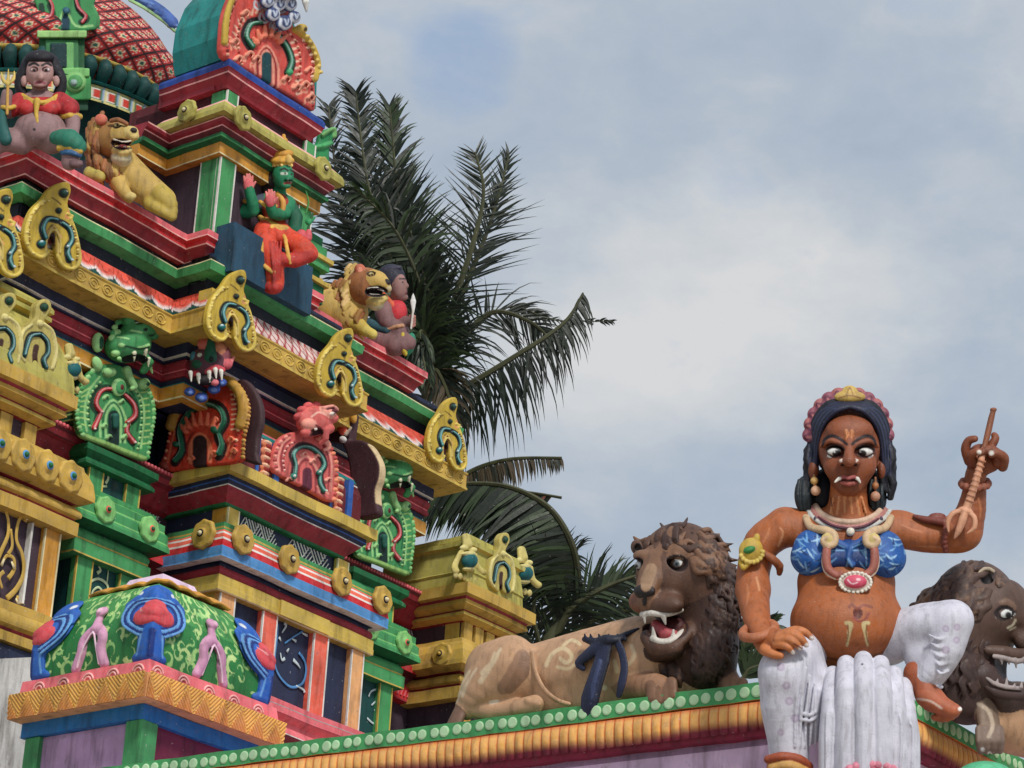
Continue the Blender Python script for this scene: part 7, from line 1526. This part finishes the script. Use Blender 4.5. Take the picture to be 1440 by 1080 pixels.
b.make('body', mp, p2, SC)
h = Sculpt(1.2); h.k = 3; h.ell((550, 390, -4), (20, 19, 18), (38, 38, 54), 4); h.ell((538, 398, -10), (14, 14, 12), (38, 38, 54), 4)
for i in range(5): h.chain([(562, 376+i*2, 6-i*3), (548, 378+i*4, 8-i*3), (536, 388+i*5, 4-i*3), (528, 404+i*4, -6)], [3, 3.6, 3.4, 2], (52, 52, 70), 1, sub=3)
h.make('hair', mp, p2, SC)
t = Sculpt(1.2); t.k = 3; t.ell((558, 440, 4), (15, 20, 16), (190, 50, 58), 4); t.chain([(544, 420, 4), (550, 430, 12)], 4, (206, 160, 80), 1); t.chain([(536, 412, 4), (548, 424, 12), (556, 434, 14)], [4, 4, 3], (206, 96, 60), 1, sub=2); t.make('red_top', mp, p2, SC)
t = Sculpt(1.2); t.k = 3; t.ell((575, 484, 18), (9, 17, 14), (40, 130, 100), 3, rot=15); t.chain([(566, 470, 28), (566, 486, 32), (570, 498, 28)], [3.4, 4, 3], (200, 176, 60), 1, sub=2); t.chain([(520, 456, 8), (544, 464, 22), (562, 462, 24)], [8, 7, 4], (40, 78, 88), 2, sub=2); t.ell((528, 466, 4), (18, 9, 12), (36, 72, 84), 3); t.chain([(546, 462, 26), (558, 459, 30), (566, 458, 26)], 3, (196, 146, 110), 1, sub=2); t.make('leg_wrap', mp, p2, SC)
k = Sculpt(.9); k.k = 1; k.cap((578, 462, 26), (581, 436, 24), 1.6, 1.6, (206, 200, 190)); k.chain([(581, 438, 24), (581, 424, 24), (581, 412, 24)], [1.8, 4.2, .6], (220, 220, 216), 1, sub=2, fd=.5)
o = k.make('spear', mp, None, SC); tag(o, 'small white spear held by the seated person at the right end of the ledge', 'spear')
# ------------------------------------------------------------------ coconut palms behind the tower
FM = [surf('palm_leaf_dark', (30, 40, 28), var=.3, dirt=.3, rough=.45, scale=.5), surf('palm_leaf_mid', (56, 72, 44), var=.3, dirt=.2, rough=.45, scale=.5), surf('palm_leaf_dry', (84, 72, 52), var=.3, dirt=.2, scale=.5), surf('palm_stalk', (66, 68, 42), var=.3, scale=.5), surf('palm_leaf_rust', (120, 62, 40), var=.3, scale=.5)]
for mt in FM[:3]+FM[4:]:               # thin blades let some light through
    t_ = mt.node_tree; p_ = t_.nodes['Principled BSDF']; tr_ = t_.nodes.new('ShaderNodeBsdfTranslucent'); mx_ = t_.nodes.new('ShaderNodeMixShader'); mx_.inputs[0].default_value = .28
    bc_ = p_.inputs['Base Color'].links[0].from_socket; t_.links.new(bc_, tr_.inputs[0]); t_.links.new(p_.outputs[0], mx_.inputs[1]); t_.links.new(tr_.outputs[0], mx_.inputs[2]); t_.links.new(mx_.outputs[0], t_.nodes['Material Output'].inputs[0])
rp = np.random.RandomState(4)
S_ = .0098
def px3(p, H): return at(float(p[0]), float(p[1]), H-p[2]*S_)
def frond(palm, pts, H, ln, mats=(0, 1), hang=.35, n=70, w=3.0, stalk=(4.5, 1.2), ang=55, side=(1, 1), droop=0., start=.12, bush=1, tipk=.55, fall=0.):
    """a feather leaf: a tapering midrib with two ranks of drooping blade leaflets"""
    pts = [np.array(p, float) for p in pts]; C_, _ = crom(pts, [1]*len(pts), 14); Q = [px3(p, H) for p in C_]
    m = MB(); k = len(Q); m.tube(Q, [S_*(stalk[0]+(stalk[1]-stalk[0])*i/(k-1)) for i in range(k)], 6, 2)
    fdir = np.array([0, -1., 0])
    for i in range(n):
        u = start+(1-start)*(i+.3*rp.rand())/n; f_ = u*(k-1); a = min(int(f_), k-2); q = f_-a
        c = Q[a]*(1-q)+Q[a+1]*q; t = Q[min(a+2, k-1)]-Q[max(a-1, 0)]; t /= np.linalg.norm(t)
        for sg in (1, -1):
            if not side[0 if sg > 0 else 1]: continue
            for _ in range(bush):
                if rp.rand() < .05: continue
                bn = np.cross(t, fdir); bn /= np.linalg.norm(bn)+1e-9
                A = radians(ang*(1-.45*u)+rp.uniform(-9, 9))
                L_ = ln*S_*(.55+.45*sin(pi*min(1, u*1.15+.12)))*(1 if u < .75 else 1-(u-.75)*4*(1-tipk))*rp.uniform(.62, 1.15)
                dr = t*cos(A)+sg*bn*sin(A)+np.array([0, rp.uniform(-.25, .35), 0]); dr = dr*(1-fall)+np.array([0, 0, -fall]); dr /= np.linalg.norm(dr)
                V = []; p = c.copy(); d = dr.copy(); ww = w*S_*rp.uniform(.8, 1.2); st = 5
                nn = np.cross(d, t); nn /= np.linalg.norm(nn)+1e-9; nn = nn+np.array([0, rp.uniform(-.5, .5), 0])
                for s in range(st+1):
                    hw = ww*(.55 if s == 0 else 1-(s/st)**1.8*.95)
                    wd = np.cross(d, nn); wd /= np.linalg.norm(wd)+1e-9
                    V += [p+wd*hw, p-wd*hw+nn*hw*.0]
                    p = p+d*L_/st; d = d+np.array([0, 0, -1])*hang*(.2+1.1*s/st)*rp.uniform(.3, 1.9)+np.array([0, 0, -droop]); d /= np.linalg.norm(d)
                m.add(V, [(2*s, 2*s+1, 2*s+3, 2*s+2) for s in range(st)], int(rp.rand() < .5))
    return m.build('frond', [FM[mats[0]], FM[mats[1]], FM[3]], palm)
# tall palm: its crown is hidden by the end of the cornice
HP = 36.
palm = thing('coconut_palm', at(600., 600., HP)*[1, 1, 0]+[0, 0, -1.6], 'tall coconut palm with upright and ragged fronds rising behind the tower', 'palm tree', 'palms behind the temple')
def trunk(palm, x, y, H, r0, r1):
    top = at(float(x), float(y), H); m = MB(); n = 60
    m.tube([np.array([top[0]+.25*sin(i*.09), top[1], -1.6+(top[2]+1.6)*i/n]) for i in range(n+1)], [(r0+(r1-r0)*i/n)*(1+.05*(i % 2)) for i in range(n+1)], 14)
    return m.build('trunk', surf('palm_bark', (112, 100, 86), var=.3, dirt=.5), palm, True)
trunk(palm, 600, 560, HP, .26, .17)
frond(palm, [(600, 560, 0), (560, 400, 20), (520, 270, 20), (500, 130, -10)], HP, 122, (0, 0), .22, 74, 2.8, bush=2, ang=54)
frond(palm, [(600, 560, 0), (575, 400, 10), (560, 280, 10), (548, 150, 0)], HP, 120, (0, 1), .16, 74, 2.8, bush=2, ang=50)
frond(palm, [(600, 560, 0), (520, 420, -30), (480, 290, -40), (462, 150, -60)], HP, 115, (0, 0), .25, 70, 2.6, bush=1, ang=54)
frond(palm, [(596, 560, 10), (600, 440, 40), (560, 330, 60), (500, 265, 70)], HP, 105, (1, 0), .55, 100, 2.4, bush=1, droop=.05, fall=.35)
frond(palm, [(600, 560, 10), (590, 470, 40), (560, 420, 60), (505, 370, 60)], HP, 80, (0, 1), .5, 80, 3.6, bush=2)
frond(palm, [(608, 560, 10), (618, 470, 30), (596, 390, 40), (570, 300, 30)], HP, 90, (0, 0), .3, 70, 3, bush=2, ang=45)
frond(palm, [(605, 560, 0), (634, 440, 20), (666, 340, 20), (680, 270, 10), (668, 214, 0)], HP, 116, (0, 0), .05, 46, 1.8, (7, 1.5), ang=68, start=.26)
frond(palm, [(605, 560, 0), (640, 440, 0), (676, 350, -10), (700, 280, -14), (716, 216, -20)], HP, 84, (0, 0), .10, 44, 1.9, (6, 1.2), ang=46, start=.36)
frond(palm, [(600, 560, 10), (650, 545, 40), (726, 500, 50), (792, 455, 40), (820, 412, 30)], HP, 128, (0, 0), .5, 72, 2.0, (6, 1.5), start=.1, ang=60, droop=.05, fall=.6)
frond(palm, [(600, 560, 0), (640, 490, -10), (690, 440, -20), (744, 452, -20), (776, 480, -24)], HP, 96, (0, 0), .3, 60, 1.8, (6, 1.5), start=.1, ang=70, fall=.15)
frond(palm, [(600, 560, 0), (660, 470, -30), (716, 432, -40), (780, 450, -40), (862, 452, -40)], HP, 30, (0, 0), .3, 26, 2.0, (3, .6), start=.5)
frond(palm, [(600, 560, 20), (612, 520, 60), (632, 560, 70), (640, 610, 66)], HP, 84, (0, 2), .5, 60, 3.0, bush=1)
frond(palm, [(600, 560, 20), (600, 480, 60), (590, 470, 80), (600, 530, 90)], HP, 70, (0, 1), .6, 60, 3.0, bush=2)
frond(palm, [(330, 140, -150), (300, 70, -150), (276, 40, -150), (262, 26, -150)], HP+2, 24, (2, 0), .2, 24, 2)
frond(palm, [(620, 700, 0), (660, 664, 10), (716, 646, 16), (790, 644, 10)], HP, 66, (0, 2), .5, 46, 1.8, (4, 2), start=.3, ang=60, droop=.08, fall=.7)
# lower palm behind the lion
HQ = 33.
palm2 = thing('coconut_palm', at(775., 940., HQ)*[1, 1, 0]+[0, 0, -1.6], 'lower coconut palm with a broad arching green frond behind the brown lion', 'palm tree', 'palms behind the temple')
trunk(palm2, 770, 960, HQ, .24, .18)
m = MB(); m.tube([px3(p, HQ) for p in crom([np.array(p, float) for p in ((758, 960, 0), (772, 905, 6), (790, 868, 10), (815, 835, 12))], [1]*4, 8)[0]], [S_*(13-8*i/24) for i in range(25)], 10); m.build('leaf_stalk', FM[3], palm2, True)
frond(palm2, [(815, 835, 12), (806, 770, 40), (774, 716, 44), (720, 686, 40), (660, 680, 30), (616, 690, 20)], HQ, 118, (1, 0), .22, 150, 3.0, (5, 2), bush=2, ang=60, side=(0, 1), start=.02, tipk=.8, droop=.03, fall=.3)
frond(palm2, [(815, 835, 12), (806, 772, 34), (774, 720, 36), (720, 690, 34), (660, 684, 26), (616, 694, 16)], HQ, 140, (0, 1), .26, 100, 2.2, (3, 2), bush=2, ang=56, side=(0, 1), start=.05, tipk=.8, droop=.04, fall=.4)
frond(palm2, [(790, 700, 20), (740, 692, 20), (690, 690, 20), (640, 700, 20)], HQ, 100, (4, 0), .42, 60, 2.6, (2, 1), bush=1, ang=66, side=(0, 1))
frond(palm2, [(772, 920, 4), (800, 860, 20), (850, 826, 26), (905, 806, 22)], HQ, 84, (1, 0), .3, 60, 2.2, (6, 1.6), ang=58)
frond(palm2, [(768, 935, 0), (750, 860, 20), (770, 806, 28), (808, 780, 30)], HQ, 96, (0, 0), .35, 56, 1.9, (4, 1.4), ang=62, fall=.2)
frond(palm2, [(768, 940, 0), (730, 880, 10), (716, 850, 20), (724, 820, 20)], HQ, 90, (0, 1), .3, 50, 2.0, (5, 1.4), ang=55)
frond(palm2, [(768, 940, 0), (810, 890, 10), (860, 862, 10), (920, 858, 10)], HQ, 90, (1, 0), .3, 50, 2.0, (5, 1.4), ang=55)
frond(palm2, [(770, 940, 0), (1010, 930, -30), (1050, 900, -30), (1086, 880, -30)], HQ, 70, (0, 1), .4, 70, 3.4, (4, 1.4), ang=55, start=.5)
frond(palm2, [(770, 940, 0), (1010, 960, -30), (1056, 940, -30), (1090, 930, -30)], HQ, 60, (1, 1), .3, 70, 3.4, (4, 1.4), ang=55, start=.5)
